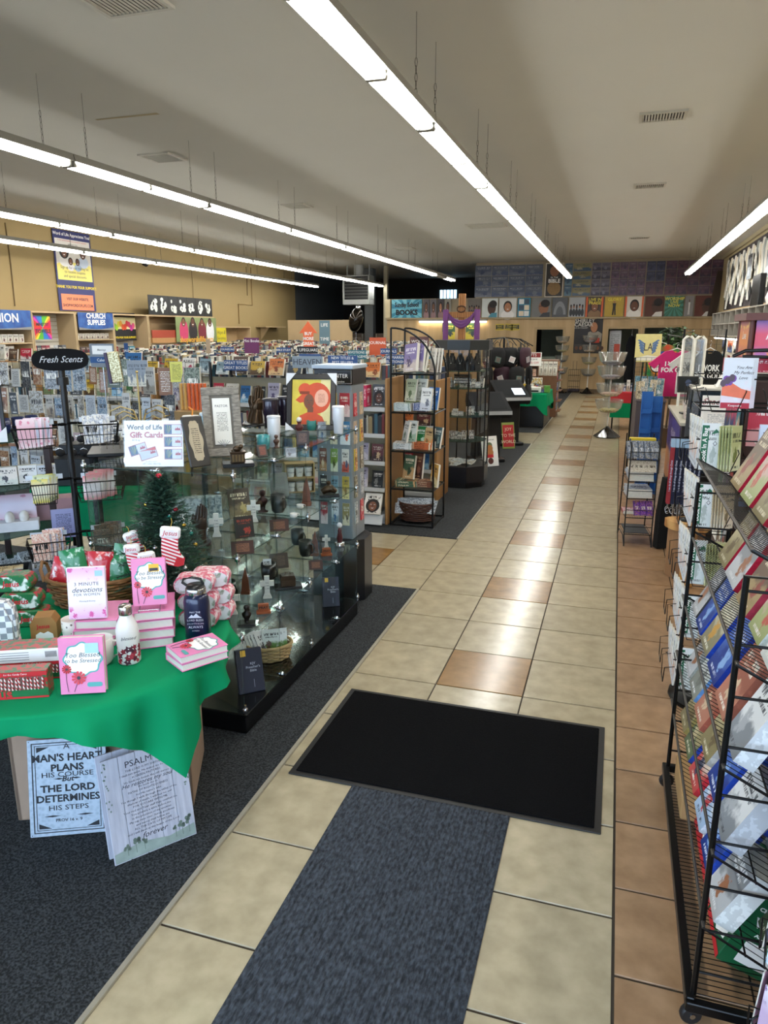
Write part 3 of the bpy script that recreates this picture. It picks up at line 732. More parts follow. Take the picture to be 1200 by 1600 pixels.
for k in range(7):
    q = -.12+.04*k; a = .45
    mm = MB(); n = 7; vs = []
    for j in range(n):
        for i in range(n):
            u_, v_ = i/(n-1), j/(n-1); b_ = .016*(1-(2*u_-1)**4)*(1-(2*v_-1)**4); vs.append(((u_-.5)*.10, -b_-.001, v_*.15))
    k0 = len(vs); vs += [(a_, -b_, c_) for a_, b_, c_ in vs]
    F1 = [(j*n+i, j*n+i+1, (j+1)*n+i+1, (j+1)*n+i) for j in range(n-1) for i in range(n-1)]
    mm.add(vs, F1+[tuple(k0+t for t in reversed(f_)) for f_ in F1], two_tone('#c3202f', '#e9dede', 40, .3, 'NOISE', .56, .66, coat=.4) if k not in (2, 5, 6) else two_tone('#1f7a48', '#c8e0d0', 40, .3, 'NOISE', .56, .66, coat=.4), True)
    mm.build('candy_bag', None, (BX0[0]+q*math.cos(a)+.03*(k % 2)*.6, BX0[1]+q*math.sin(a)-.05+.06*(k % 2), z+.05+.018*(k % 3)), (-.18+.15*(k % 2), R.uniform(-.3, .3), a+R.uniform(-.4, .4)),
             label='%s candy bag in the wicker basket, %s along from its left handle' % (('shiny red', 'shiny green')[k in (2, 5, 6)], nth(k)), cat='candy bag', group='candy bags in the wicker basket')
# pointed wooden stakes
for k in range(6):
    mm = MB().prism([(-.009, 0), (.009, 0), (.009, .12+.01*(k % 3)), (0, .16+.012*(k % 3)), (-.009, .12+.01*(k % 3))], 0, .006, M('#a3875f', .7, 0, .1, 30))
    p = P(62+9*(k % 4), 950, z=TZ)
    mm.build('wooden_stake', None, (p.x-.02+.012*k, p.y+.19+.012*k, TZ), (-.1, R.uniform(-.15, .15), .5), label='pointed bare wooden stake standing behind the wicker basket, %s of the bunch' % nth(k), cat='stake', group='pointed wooden stakes')
# artificial fir tree
TX, TY = -1.74, 2.47
o = T('christmas_tree', 'small dark green artificial fir tree with tiny ornaments beside the glass showcase', 'tree', (TX, TY, TZ))
MB().lathe([(0, 0), (.06, 0), (.055, .035), (.012, .05), (.01, .2), (.004, .5), (0, .5)], M('#2c2118', .7), 10, cap=False).build('trunk', o)
m = MB(); NEED = M('#2a4a3c', .6, 0, .25, 40); NEED2 = M('#3c6450', .6, 0, .2, 40)
for b_ in range(230):
    q = (b_/230)**.85; zz = .06+.46*q; ln = .185*(1-q)+.03; a = b_*2.39996; up = .35+.5*q
    n = int(34*(ln/.2))+9
    for k in range(n):
        s = (k+1)/n*ln; px, py, pz = s*math.cos(a), s*math.sin(a), zz+s*up*.6-s*s*1.1
        for e_ in range(2):
            th = R.uniform(0, 2*PI); L_ = .022+.01*R.random(); dx, dy, dz = L_*(math.cos(a)*.55+math.cos(th)*.6), L_*(math.sin(a)*.55+math.sin(th)*.6), L_*(.5*R.random()+.1)*(1 if e_ else -.4)
            m.add([(px-dy*.19, py+dx*.19, pz), (px+dy*.19, py-dx*.19, pz), (px+dx, py+dy, pz+dz)], [(0, 1, 2)], NEED if R.random() < .6 else NEED2)
ob('needles', m.mesh(), o, kind='stuff')
BALLS = [('red', M('#b01f33', .2, .4)), ('gold', M('#c9a84a', .2, .8)), ('silver', M('#c8ccd0', .15, 1)), ('teal', M('#2e8a7d', .2, .5))]
for k in range(14):
    a = -PI/2+.7+R.uniform(-1.5, 1.5); q = .12+.05*k; r = .185*(1-q)+.015
    nm, mt_ = BALLS[k % 4]
    MB().ball((0, 0, 0), .0095, mt_, 9, 6).lathe([(.003, .008), (.003, .013), (0, .013)], CHROME, 6, cap=False).build('ornament', None, (TX+r*math.cos(a), TY+r*math.sin(a), TZ+.07+.44*q), label='tiny %s ball ornament on the small fir tree, %s counting upward' % (nm, nth(k)), cat='ornament', group='ball ornaments on the fir tree')
p = Vector((TX, TY, TZ+.52)); MB().ball((0, 0, 0), .014, BALLS[0][1], 10, 6).build('ornament', None, p, label='red ball topping the small fir tree', cat='ornament')
STR = two_tone('#c9283c', '#f0ece8', 46, .8, 'WAVE', .45, .55, stretch=(.3, 0, 1))
def stocking(u, v, y, label, rz, tilt, s=1.0):
    p = P(u, v, y=y); o = T('stocking', label, 'stocking', p, rz, 'small striped stockings', ry=tilt)
    pts = [(-.03, 0), (.03, 0), (.032, -.06), (.045, -.085), (.06, -.1), (.058, -.122), (.035, -.13), (0, -.125), (-.025, -.1), (-.03, -.06)]
    pts = [(a_*s, b_*s) for a_, b_ in pts][::-1]
    MB().prism(pts, -.01, .01, STR).build('knit_body', o)
    MB().cbox(-.038*s, .038*s, -.014, .014, -.02*s, .025*s, M('#f1f0ee', .95, 0, .05, 60, .6), .008).build('cuff', o); text('Jesus', .027*s, o, (0, -.0155, .003), mat=RED, shear=.2)
    MB().poly([(.03*s, -.09*s), (.06*s, -.1*s), (.058*s, -.122*s), (.035*s, -.13*s), (.02*s, -.128*s)], -.0108, RED).build('toe', o)
    MB().tube([(0, 0, .025*s), (.004, 0, .045*s), (0, 0, .06*s)], .0012, M('#d8b64a', .5), 4).build('hanging_loop', o)
stocking(266, 833, 2.30, 'red and white striped stocking on the front boughs, nearest the showcase', .5, .12)
stocking(206, 858, 2.26, 'striped stocking hanging lowest behind the easel book', .3, -.1, .8)
stocking(229, 871, 2.24, 'striped stocking with a tilted cuff just above the easel book', .5, -.15, .85)
stocking(204, 838, 2.36, 'small stocking with a teal cuff at the back of the tree', .8, -.3, .75)
# signs leaning under the table
GALV = two_tone('#9fb0c0', '#b5c4d2', 70, .4, 'VORONOI', .1, .7, metal=.2); DKI = M('#161a22', .6, 0, 0)
o = T('metal_sign', 'galvanised metal sign with black verse lettering leaning under the green cloth', 'sign', P(48, 1309, z=.01), .44, rx=-.22)
wS, hS = .275, .405; o.scale = (1.02, 1, .9)
m = MB().cbox(0, wS, -.002, .002, 0, hS, GALV, .0015); m.build('plate', o)
m = MB()
for i, w_ in ((.014, .004), (.025, .0025)):
    for x0, x1, z0, z1 in ((i, wS-i, i, i+w_), (i, wS-i, hS-i-w_, hS-i), (i, i+w_, i, hS-i), (wS-i-w_, wS-i, i, hS-i)): m.rect(x0, x1, z0, z1, -.0026, DKI)
for sx in (0, 1):
    for sz in (0, 1):
        X0 = .032 if not sx else wS-.032; Z0 = .032 if not sz else hS-.032; a_, b_ = (1-2*sx), (1-2*sz)
        m.poly([(X0, Z0), (X0+.045*a_, Z0), (X0, Z0+.022*b_)][::(1 if a_*b_ > 0 else -1)], -.0026, DKI)
for x0, x1, z_ in ((.05, .11, .083), (.165, .225, .083), (.09, .125, .238), (.15, .185, .238)): m.poly([(x0, z_), ((x0+x1)/2, z_-.004), (x1, z_), ((x0+x1)/2, z_+.004)], -.0026, DKI)
m.build('border_print', o)
for s, sz, zz, bd, w_ in (('A', .034, .372, 0, 1), ("MAN'S HEART", .043, .325, .0012, .92), ('PLANS', .040, .283, .0014, 1), ('HIS COURSE', .029, .255, .0002, 1.15), ('But', .030, .236, .0008, 1), ('THE LORD', .040, .197, .0014, 1), ('DETERMINES', .041, .155, .0012, .95), ('HIS STEPS', .029, .116, .0002, 1.15), ('PROV 16 v. 9', .017, .064, .0003, 1)):
    text(s, sz, o, (wS/2, -.003, zz), mat=DKI, bold=bd, wide=w_, shear=.25 if s == 'But' else 0)
for X0, Z0 in ((.007, .007), (wS-.007, .007), (.007, hS-.007), (wS-.007, hS-.007)): MB().lathe([(0, 0), (.002, 0)], DKI, 8, cap=False).build('hole', o, (X0, -.0027, Z0), (PI/2, 0, 0))
BARK = two_tone('#a9acba', '#c4c6d2', 14, .6, 'NOISE', .3, .7, stretch=(5, 1, .5))
for k in range(2):
    o = T('psalm_board', ('front pale wooden psalm board leaning against the metal sign', 'rear pale wooden board tucked behind the psalm board')[k], 'sign', P(180-7*k, 1354-6*k, z=.008)+Vector((-.012*k, .01*k, 0)), .92, rx=-.2)
    wP, hP = .30, .40; o.scale = (1, 1, .95)
    for q in range(5): MB().cbox(wP*q/5+.0006, wP*(q+1)/5-.0006, 0, .008, 0, hP, BARK, .0015).build('plank', o)
    if k == 0:
        text('PSALM 23', .034, o, (wP*.5, -.001, .36), mat=INK)
        rows = ['THE LORD IS MY SHEPHERD', 'I shall not want. He makes me lie down', 'in GREEN PASTURES', 'He leads me beside the still waters', 'He restores my soul', 'He leads me in', 'PATHS OF RIGHTEOUSNESS', "for His name's sake", 'Yea though I walk through the valley of the', 'shadow of death, I will fear no evil', 'FOR YOU ARE WITH ME', 'Your rod and Your staff they comfort me', 'You prepare a table before me', 'in the presence of my enemies', 'My cup runs over. Surely goodness', 'and mercy shall follow me', 'ALL THE DAYS OF MY LIFE', 'and I will dwell in the house of the Lord', 'forever']
        for i, s in enumerate(rows): text(s, .030 if s == 'forever' else .022 if i == 4 else .0115, o, (wP*.5, -.001, .336-.0142*i-(.006 if s == 'forever' else 0)), mat=INK, shear=.35 if i in (4, 18) else 0)
        m = MB(); HAZ = M('#93a39c', .7, 0, .2, 20); TRE = M('#6d7f74', .7, 0, .2, 20)
        m.poly([(.004, .004), (wP-.004, .004), (wP-.004, .05), (.2, .035), (.1, .055), (.004, .04)], -.0006, HAZ)
        for X0, Z0, r in ((.05, .05, .016), (.08, .055, .02), (.11, .05, .014), (.25, .06, .018), (.275, .07, .02), (.225, .055, .012)):
            m.rect(X0-.001, X0+.001, .02, Z0, -.0008, TRE)
            for e_ in range(6): m.disc(X0+R.uniform(-.6, .6)*r, Z0+R.uniform(-.5, .8)*r, r*.35, r*.4, -.0009, TRE, 7)
        for X0 in (.01, wP-.012):
            for e_ in range(16): m.disc(X0+R.uniform(-.008, .012), R.uniform(.2, .39), .003, .004, -.0009, TRE, 6)
        m.build('landscape_print', o)
# ================================================================ glass cube showcase
SX, SY, SD, SL = -1.53, 2.70, .77, 1.552
sc = T('glass_showcase', 'modular glass cube showcase on a black plinth beside the green table', 'showcase', (SX, SY, 0))
GB = lambda m, x0, x1, y0, y1, z0, z1: m.box(x0, x1, y0, y1, z0, z1, GLASS_EDGE, {('front', 'back') if y1-y0 < .02 else ('left', 'right') if x1-x0 < .02 else ('top', 'bottom'): GLASS} if 0 else ({'front': GLASS, 'back': GLASS} if y1-y0 < .02 else {'left': GLASS, 'right': GLASS} if x1-x0 < .02 else {'top': GLASS, 'bottom': GLASS}))
MB().cbox(-SD, .0, 0, SL, .006, .098, M('#08080a', .25, 0, 0), .004).build('plinth', sc)
MB().cbox(-SD-.006, .008, -.008, SL+.008, .098, .110, M('#0c0f10', .12, 0, 0, coat=.6), .003).build('deck', sc)
CB = SL/4; CX = SD/2; LV = [.11, .4915, .866, 1.240]; GT = .0045
for k in range(1, 4):
    for j in range(2):
        for i in range(4):
            ob('shelf', cached(('gshelf',), lambda: GB(MB(), -CX+.002, -.002, .002, CB-.002, -GT, GT*.2)), sc, (-CX*j, CB*i, LV[k]))
for k in range(3):
    h = LV[k+1]-LV[k]-.012
    for j in range(2):
        for i in range(5):
            ob('divider', cached(('gdiv', round(h, 3)), lambda: GB(MB(), -CX+.004, -.004, -GT/2, GT/2, 0, h)), sc, (-CX*j, CB*i, LV[k]+.003))
    for j in (1, 2):
        for i in range(4): ob('back_pane', cached(('gback', round(h, 3)), lambda: GB(MB(), -GT/2, GT/2, .004, CB-.004, 0, h)), sc, (-CX*j, CB*i, LV[k]+.003))
def clip():
    return MB().lathe([(.010, -.012), (.013, -.008), (.013, .008), (.010, .012)], CHROME, 10).tube([(0, 0, -.026), (0, 0, .026)], .006, CHROME, 8)
for k in range(4):
    for i in range(5):
        for j in range(3):
            ob('clip', cached(('clip',), clip), sc, (-CX*j, CB*i, LV[k]+(.02 if k == 0 else 0)), (0, PI/2 if (i+j) % 2 else 0, 0))
L1, L2, L3, L4 = LV[0]+.002, LV[1]+.002, LV[2]+.002, LV[3]+.002
BRZ = M('#4a3a2a', .3, .75, .2, 30); DKB = M('#2b1c15', .4, .1, .15); RW = M('#6b3a22', .4, 0, .2, 30); CERAM = M('#e3e0da', .35, 0, .03)
def cross(loc, h, rz, label, mat=CERAM, group=None):
    o = T('cross_figurine', label, 'cross', loc, rz, group); a = h*.11; w = h*.30
    MB().prism([(-a, h*.18), (a, h*.18), (a, h*.55), (w, h*.55), (w, h*.78), (a, h*.78), (a, h), (-a, h), (-a, h*.78), (-w, h*.78), (-w, h*.55), (-a, h*.55)], -h*.07, h*.07, mat).build('cross', o)
    MB().prism([(-a*1.7, 0), (a*1.7, 0), (a, h*.2), (-a, h*.2)], -h*.11, h*.11, mat).build('foot', o)
    for i, s in enumerate(('THE', 'LORD', 'IS MY', 'SHEPHERD')[:3]): text(s, h*.085, o, (0, -h*.07-.0008, h*(.7-.13*i)), mat=INK)
    return o
def plaque(loc, w, h, rz, label, board='#2a1f1a', ink_c='#b9a48a', lean=.3, cat='plaque', stand=True, frame=None, t=.012):
    o = T('plaque', label, cat, loc, rz)
    MB().cbox(-w/2, w/2, 0, t, 0, h, M(board, .4, 0, .1), .002).build('board', o, rot=(-lean, 0, 0))
    q = ob('printed_face', cached(('face', round(w, 3), round(h, 3)), lambda: MB().rect(-w*.44, w*.44, h*.06, h*.94, -.0007, LIST)), o, rot=(-lean, 0, 0)); ink(q, frame or board, board, board, ink_c)
    if stand: MB().prism([(0, 0), (h*math.sin(lean)+.03, 0), (h*.8*math.sin(lean)+.012, h*.8*math.cos(lean))], -w*.25, w*.25, DKB, axis='x').build('prop', o, (0, .014, 0))
    return o
def tent(loc, w, h, rz, label, c='#3a2018'):
    o = T('plaque', label, 'plaque', loc, rz); MB().prism([(0, 0), (h*.9, 0), (h*.5, h)], -w/2, w/2, M(c, .35, 0, .15), axis='x').build('wedge', o)
    q = ob('engraving', cached(('engr', w, h), lambda: MB().rect(-w*.42, w*.42, h*.1, h*1.02, 0, LIST)), o, (0, -.0012, 0), (-math.atan(.5), 0, 0)); ink(q, c, c, c, '#a5704d'); return o
def tumbler(loc, r, h, mat, label, lid='#1b1b1e', straw=None, handle=None, rz=.5, group=None, dots=None):
    o = T('tumbler', label, 'tumbler', loc, rz, group)
    MB().lathe([(r*.74, 0), (r*.8, .003), (r*.86, h*.4), (r, h*.5), (r, h*.93), (r*.97, h*.95), (0, h*.95)], mat, 22, cap=False).build('body', o)
    MB().lathe([(r*1.02, h*.93), (r*1.04, h*.96), (r*.98, h), (r*.3, h*1.01), (0, h*1.01)], M(lid, .35) if isinstance(lid, str) else lid, 22, cap=False).build('lid', o)
    if straw: MB().tube([(0, 0, h*.7), (r*.3, 0, h*1.18), (-r*.2, 0, h*1.26)], .0045, M(straw, .4), 6).build('straw', o)
    if handle: MB().tube([(r*.95, 0, h*.88), (r*1.6, 0, h*.9), (r*1.75, 0, h*.82), (r*1.7, 0, h*.6), (r*.95, 0, h*.55)], r*.16, M(handle, .4), 7).build('handle', o)
    return o
def sh(u, v, z): p = P(u, v, z=z); return (p.x, p.y, z)
# ---- on the top glass
o = T('gift_card_sign', 'white acrylic-mounted gift card sign on the near end of the showcase top', 'sign', sh(241, 729, L4), .33, rx=-.18); o.scale = (1.12,)*3
wS, hS = .235, .185
MB().cbox(-wS/2, wS/2, 0, .006, 0, hS, WHT, .001).build('sheet', o); MB().box(-wS/2-.003, wS/2+.003, -.003, -.001, -.001, hS+.003, CELLO).build('acrylic_cover', o)
text('Word of Life', .0265, o, (-.035, -.0005, .158), mat=M('#141414', .5, 0, 0), bold=.0009); text('Gift Cards', .0315, o, (-.028, -.0005, .127), mat=M('#b3262c', .5, 0, 0), bold=.0014); text('$5 & up', .010, o, (-.07, -.0005, .107), mat=INK)
text('for any occasion', .007, o, (-.01, -.0005, .02), mat=INK); text('GIFT CARD SERVICES', .008, o, (-.01, -.0005, .011), mat=INK)
CB1 = M('#a3344a', .5, 0, 0); CB2 = M('#c6ccd6', .5, 0, 0); CB3 = M('#1f5a88', .5, 0, 0); CB4 = M('#b8c832', .5, 0, 0)
for i, (cx, cz, rr) in enumerate(((.078, .15, 0), (.078, .1, 0), (.078, .05, 0), (-.063, .07, .3), (-.022, .052, .3))):
    m = MB(); m.X = Matrix.Translation((cx, 0, cz)) @ Matrix.Rotation(-rr, 4, 'Y')
    m.rect(-.036, .036, -.021, .021, -.0005-.0003*(i == 4), CB1).rect(-.0335, .0335, -.0185, .0185, -.0008-.0003*(i == 4), CB2)
    if i != 4: m.rect(-.0335, -.004, -.0185, .0185, -.001, CB3); [m.poly([(-.02, -.018), (-.02+.016*math.cos(a), .004+.016*math.sin(a)), (-.019+.013*math.cos(a+.2), .002+.013*math.sin(a+.2))], -.0012, CB4) for a in (.2, .9, 1.6, 2.3)]
    else: m.poly([(-.0335, .0185), (.0335, .0185), (.0335, .006), (0, .014)], -.0013, RED)
    m.poly([(.008, -.004), (.012, .008), (.016, .002), (.02, .011), (.024, .002), (.028, .008), (.031, -.004)], -.0012-.0003*(i == 4), CB1); m.build('card_picture', o)
def frame_pic(label, loc, rz, w, h, bw, fmat, mat, lean=.2, cat='picture frame', depth=.02):
    o = T('picture_frame', label, cat, loc, rz, rx=-lean); m = MB()
    for x0, x1, z0, z1 in ((-w/2, w/2, 0, bw), (-w/2, w/2, h-bw, h), (-w/2, -w/2+bw, bw, h-bw), (w/2-bw, w/2, bw, h-bw)): m.cbox(x0, x1, 0, depth, z0, z1, fmat, .004)
    m.build('frame', o); MB().box(-w/2+bw*.6, w/2-bw*.6, depth*.45, depth*.8, bw*.6, h-bw*.6, mat).build('mount', o); return o
DIST = two_tone('#6b655c', '#9a9489', 30, .6, 'NOISE', .35, .65, stretch=(1, 1, 4), bump=.3)
o = frame_pic('tall grey distressed wood frame with a small verse card, on the showcase top', sh(352, 713, L4), .62, .185, .345, .04, DIST, M('#6f6a61', .7, 0, .05), .3)
MB().box(-.042, .042, .003, .007, .06, .29, M('#eceae2', .6, 0, 0)).build('verse_card', o); text('PASTOR', .017, o, (0, .0025, .25), mat=INK)
q = ob('verse', MB().rect(-.036, .036, .11, .235, .0024, LIST).mesh(), o); ink(q, '#eceae2', '#eceae2', '#eceae2', '#6a6862')
m = MB()
for k in range(6): m.tube([(.002, .0018, .05), (-.03+.012*k, .0018, .085-.004*abs(k-2.5))], .0015, M('#8d8f93', .6), 3)
m.build('reed_print', o); MB().tube([(0, .02, .2), (0, .16, -.03)], .006, DIST, 5).build('easel_leg', o)
o = T('plaque', 'black easel plaque with a cream scalloped verse between the gift card sign and grey frame', 'plaque', sh(315, 729, L4), 1.0, rx=-.32); o.scale = (1.2,)*3
MB().cbox(-.042, .042, 0, .012, 0, .195, M('#24211e', .4, 0, .08), .003).build('board', o)
m = MB().poly([(.026*math.cos(a)*(1+.1*math.cos(6*a)), .1+.08*math.sin(a)*(1+.05*math.cos(6*a))) for a in [2*PI*k/48 for k in range(48)]], -.0008, M('#b3a488', .6, 0, .05)); m.build('parchment', o)
q = ob('verse', MB().rect(-.02, .02, .035, .165, -.0014, LIST).mesh(), o); ink(q, '#b3a488', '#b3a488', '#b3a488', '#40362a'); MB().tube([(0, .012, .16), (-.0, .10, -.02)], .005, BLACK, 5).build('easel_leg', o)
o = T('bronze_casket', 'bronze ark box with a lion on its lid, on a black slab on the showcase', 'ornament', sh(372, 728, L4), .6)
MB().cbox(-.07, .07, -.045, .045, 0, .018, M('#15161a', .25), .003).build('slab', o); MB().cbox(-.032, .032, -.026, .026, .018, .062, BRZ, .003).cbox(-.036, .036, -.03, .03, .062, .069, BRZ, .002).build('casket', o)
MB().ball((0, 0, .08), .016, BRZ, 10, 6, (1.3, .8, .9)).ball((.016, -.01, .09), .011, BRZ, 9, 6).tube([(-.02, 0, .075), (-.028, 0, .07)], .004, BRZ, 5).build('lion', o)
m = MB()
for k in range(4): m.box(-.026+.014*k, -.018+.014*k, -.0275, -.026, .025, .055, M('#6d5a3c', .3, .8, .2))
m.build('relief', o)
plaque(sh(412, 714, L4), .05, .062, .9, 'small dark plaque with a red heart emblem beside the bronze box', '#38302c', '#c0583f', .35)
mug(sh(412, 702, L4), -.6, .034, .075, M('#3d8f92', .3, 0, .04, coat=.4), 'teal mug behind the heart plaque on the showcase')
def bust(loc, h, rz, label, mat=BROWNWOOD, cat='figurine'):
    o = T('figurine', label, cat, loc, rz)
    MB().lathe([(h*.22, 0), (h*.24, h*.06), (h*.1, h*.12), (h*.12, h*.3), (h*.22, h*.45), (h*.23, h*.58), (h*.09, h*.68), (h*.085, h*.74), (h*.14, h*.82), (h*.14, h*.92), (h*.07, h), (0, h)], mat, 14, sy=.75, cap=False).build('body', o); return o
bust(sh(432, 700, L4), .07, .4, 'small brown carved bust on the showcase beside the white tumbler')
tumbler(sh(429, 698, L4), .035, .165, M('#e4e6e9', .25, 0, .01, coat=.5), 'white tumbler with grey print behind the brown bust', '#d5d7da')
YBEE = two_tone('#2a2318', '#e2b32c', 70, .35, 'VORONOI', .10, .13)
tumbler(sh(254, 690, L4), .048, .088, YBEE, 'squat yellow bee-print tumbler with orange handle behind the gift card sign', '#d9701f', None, '#d9701f', 0)
tumbler(sh(301, 700, L4), .043, .17, YBEE, 'tall yellow bee-print tumbler with an orange straw behind the black plaque', '#cfcac0', '#e08a28', None, .3)
tumbler(sh(327, 706, L4), .037, .2, M('#8cc0cf', .3, 0, .02, coat=.4), 'light blue tumbler with a blue straw behind the grey frame', '#d3dfe2', '#7cc4cf', None)
for k, (u, v) in enumerate(((424, 668), (446, 664))): tumbler(sh(u, v, L4), .05, .185, M('#241a2e', .25, .2, .03, coat=.5), '%s dark purple tumbler behind the white one' % ('near', 'far')[k], '#a9adb2' if 0 else '#2b2730', None, group='dark purple tumblers')
# tall bronze hands
def hand(m, side, mat, s=1.0, lean=0):
    m.ball((side*.011*s, 0, .062*s), .022*s, mat, 10, 8, (.6, 1.05, 1.5)); m.tube([(side*.016*s, .002*s, .0), (side*.014*s, 0, .03*s), (side*.012*s, 0, .05*s)], [.026*s, .022*s, .018*s], mat, 10)
    for k, (y_, L_) in enumerate(((-.014, .046), (-.005, .054), (.005, .05), (.013, .04))):
        z0 = .082*s; m.tube([(side*.011*s, y_*s, z0), (side*.009*s, y_*1.05*s, z0+L_*.5*s), (side*.006*s, y_*1.0*s, z0+L_*s)], [.0055*s, .005*s, .0038*s], mat, 7).ball((side*.006*s, y_*s, z0+L_*s), .0038*s, mat, 7, 4)
    m.tube([(side*.012*s, -.016*s, .055*s), (side*.012*s, -.026*s, .075*s), (side*.008*s, -.028*s, .098*s)], [.006*s, .0055*s, .004*s], mat, 7)
def hands(loc, rz, s, mat, label, base='oval'):
    o = T('praying_hands_sculpture', label, 'sculpture', loc, rz)
    MB().lathe([(1, 0), (1, .012), (.94, .016), (0, .016)], BLACK, 24, sx=.062*s, sy=.045*s, cap=False).build('base', o)
    m = MB(); hand(m, -1, mat, s); hand(m, 1, mat, s); x = m.build('hands', o, (0, 0, .014), (-.18, 0, .5))
    return o
hands(sh(398, 664, L4), -1.2, 1.75, BRZ, 'bronze praying hands sculpture on the showcase behind the grey frame')
# framed lady in the orange hat
o = frame_pic('black-framed print of a lady in a wide orange hat, white corner guards', sh(485, 672, L4), .22, .31, .35, .034, M('#171210', .3, 0, .1), M('#efe3b4', .6), .24)
OR = M('#d9532a', .55, 0, .08, 20); SK = M('#7a4a30', .55, 0, .05); YL = M('#e8c84a', .6, 0, .2, 12); PK = M('#efb396', .6)
m = MB(); a = -.24; y_ = .0085
m.rect(-.105, .105, .03, .26, y_, YL); m.rect(.05, .105, .03, .26, y_-.0002, M('#efe0a0', .6, 0, .1))
m.disc(.03, .165, .075, .08, y_-.0004, OR, 24); m.poly([(-.085, .155), (-.05, .185), (.02, .21), (.06, .2), (.05, .17), (-.02, .15), (-.06, .14)], y_-.0006, OR); m.disc(-.035, .21, .035, .032, y_-.0008, OR, 16); m.rect(-.062, -.01, .185, .2, y_-.001, M('#8a3a1c', .6))
m.disc(-.012, .148, .027, .038, y_-.001, SK, 16); m.rect(-.02, .012, .08, .12, y_-.0009, SK); m.poly([(-.075, .03), (-.06, .075), (-.02, .092), (.02, .092), (.06, .07), (.08, .03)], y_-.0011, OR)
m.disc(.055, .165, .037, .045, y_-.0012, PK, 18); m.disc(-.02, .153, .004, .0025, y_-.0014, INK, 6); m.disc(.0, .153, .004, .0025, y_-.0014, INK, 6); m.disc(-.01, .131, .008, .003, y_-.0014, M('#8f2f2a', .5), 8); m.tube([(-.012, y_-.0014, .148), (-.014, y_-.0014, .14), (-.008, y_-.0014, .138)], .0008, INK, 3)
pt_ = m.build('painting', o); pt_.scale = pt2 = (1.17, 1, 1.21); q = ob('verse', MB().rect(.03, .08, .135, .195, y_-.0016, LIST).mesh(), o); ink(q, '#efb396', '#efb396', '#efb396', '#b0533a'); q.scale = pt2
for sx, sz in ((-1, 1), (1, 1), (-1, 0)):
    X0, Z0 = sx*.158, .353 if sz else -.003; MB().prism([(X0, Z0), (X0-sx*.06, Z0), (X0, Z0-(.075 if sz else -.05))][::(1 if sx*(1 if sz else -1) < 0 else -1)], -.003, .022, M('#e9eaec', .5)).build('corner_guard', o)
o = bust(sh(468, 682, L4), .105, .4, 'dark red figurine with white hair in front of the orange lady print', M('#5a2320', .35, 0, .15)); MB().ball((0, 0, .098), .016, CERAM, 9, 6).build('hair', o)
tumbler(sh(529, 677, L4), .036, .165, M('#e4e9ef', .25, 0, .01, coat=.5), 'tall white tumbler at the far corner of the showcase top', '#f0f2f4')
plaque(sh(473, 695, L4), .07, .075, .35, 'brown engraved plaque standing in front of the orange lady print', '#32231e', '#94705c', .25)
for k, (u, v) in enumerate(((503, 672), (455, 716))):
    o = T('acrylic_block', 'clear acrylic photo block, %s' % ('beside the far white tumbler', 'at the front edge below the brown plaque')[k], 'photo block', sh(u, v, L4), .4); MB().cbox(-.03, .03, -.01, .01, 0, .055, ACRYLIC, .003).build('block', o); q = ob('photo', MB().rect(-.024, .024, .006, .05, 0, ART).mesh(), o); ink(q, '#8d8f92', '#c9c9c5', '#5d4b42', '#3a3a3a')
mug(sh(487, 672, L4), 2.5, .03, .06, M('#39847c', .3, 0, .04), 'small teal cup under the orange lady print')
# ---- second level
hands(sh(310, 851, L3), -1.25, 1.3, M('#35251c', .3, .2, .15), 'dark brown praying hands sculpture on an oval base in the showcase')
cross(sh(339, 838, L3), .115, .5, 'white ceramic verse cross beside the dark praying hands')
cross(sh(397, 815, L3), .115, .5, 'white ceramic figure cross behind the heart book in the showcase')
GPAT = two_tone('#7e8b90', '#c9cfcf', 60, .6, 'NOISE', .42, .55)
x, y, z = sh(296, 830, L3)
for k in range(4): ob('gift_book', cached(('giftbook',), lambda: MB().cbox(-.075, .075, 0, .026, 0, .16, GPAT, .003)), None, (x-.02+.02*k, y+.02+.029*k, z), (0, 0, .45), label='grey patterned boxed book behind the praying hands, %s from the front' % nth(k), cat='book', group='grey patterned books in the showcase')
book(sh(377, 812, L3), .75, .115, .16, .02, 'photo-covered book tilted in the showcase behind the heart book', ('#4a3d33', '#8a7a5a', '#c9b47a', '#efe2c0'), lean=.3)
book(sh(384, 842, L3), .75, .09, .105, .018, 'black leather book with a red heart on the middle shelf', ('#23221f', '#23221f', '#a03a2a', '#8a3424'), lean=.25)
tent(sh(380, 866, L3), .10, .055, .6, 'long dark brown wedge plaque at the front of the middle shelf')
tent(sh(437, 830, L3), .095, .055, .55, 'dark brown wedge plaque beside the white tealight cups')
o = bust(sh(411, 800, L3), .125, .5, 'dark armoured knight figurine on the middle shelf', M('#4a3233', .3, .5, .2)); MB().lathe([(.0, 0), (.016, 0), (.022, .004), (.016, .008), (0, .009)], BRZ, 12, cap=False).build('shield', o, (-.02, -.022, .05), (PI/2, 0, 0))
plaque(sh(439, 776, L3), .11, .145, .75, 'grey stone-look verse plaque leaning behind the dark mug', '#77736d', '#3d3a36', .3)
mug(sh(435, 800, L3), -.4, .04, .1, M('#17181a', .3, 0, .03, coat=.3), 'black mug below the grey stone-look plaque')
def pennant(loc, h, rz, label, group=None):
    o = T('wooden_sail', label, 'figurine', loc, rz, group); MB().prism([(-h*.14, h*.12), (h*.14, h*.12), (h*.12, h*.5), (h*.02, h), (-h*.1, h*.55)], -.006, .006, RW).build('sail', o); MB().cbox(-h*.16, h*.16, -.018, .018, 0, h*.13, RW, .003).build('foot', o)
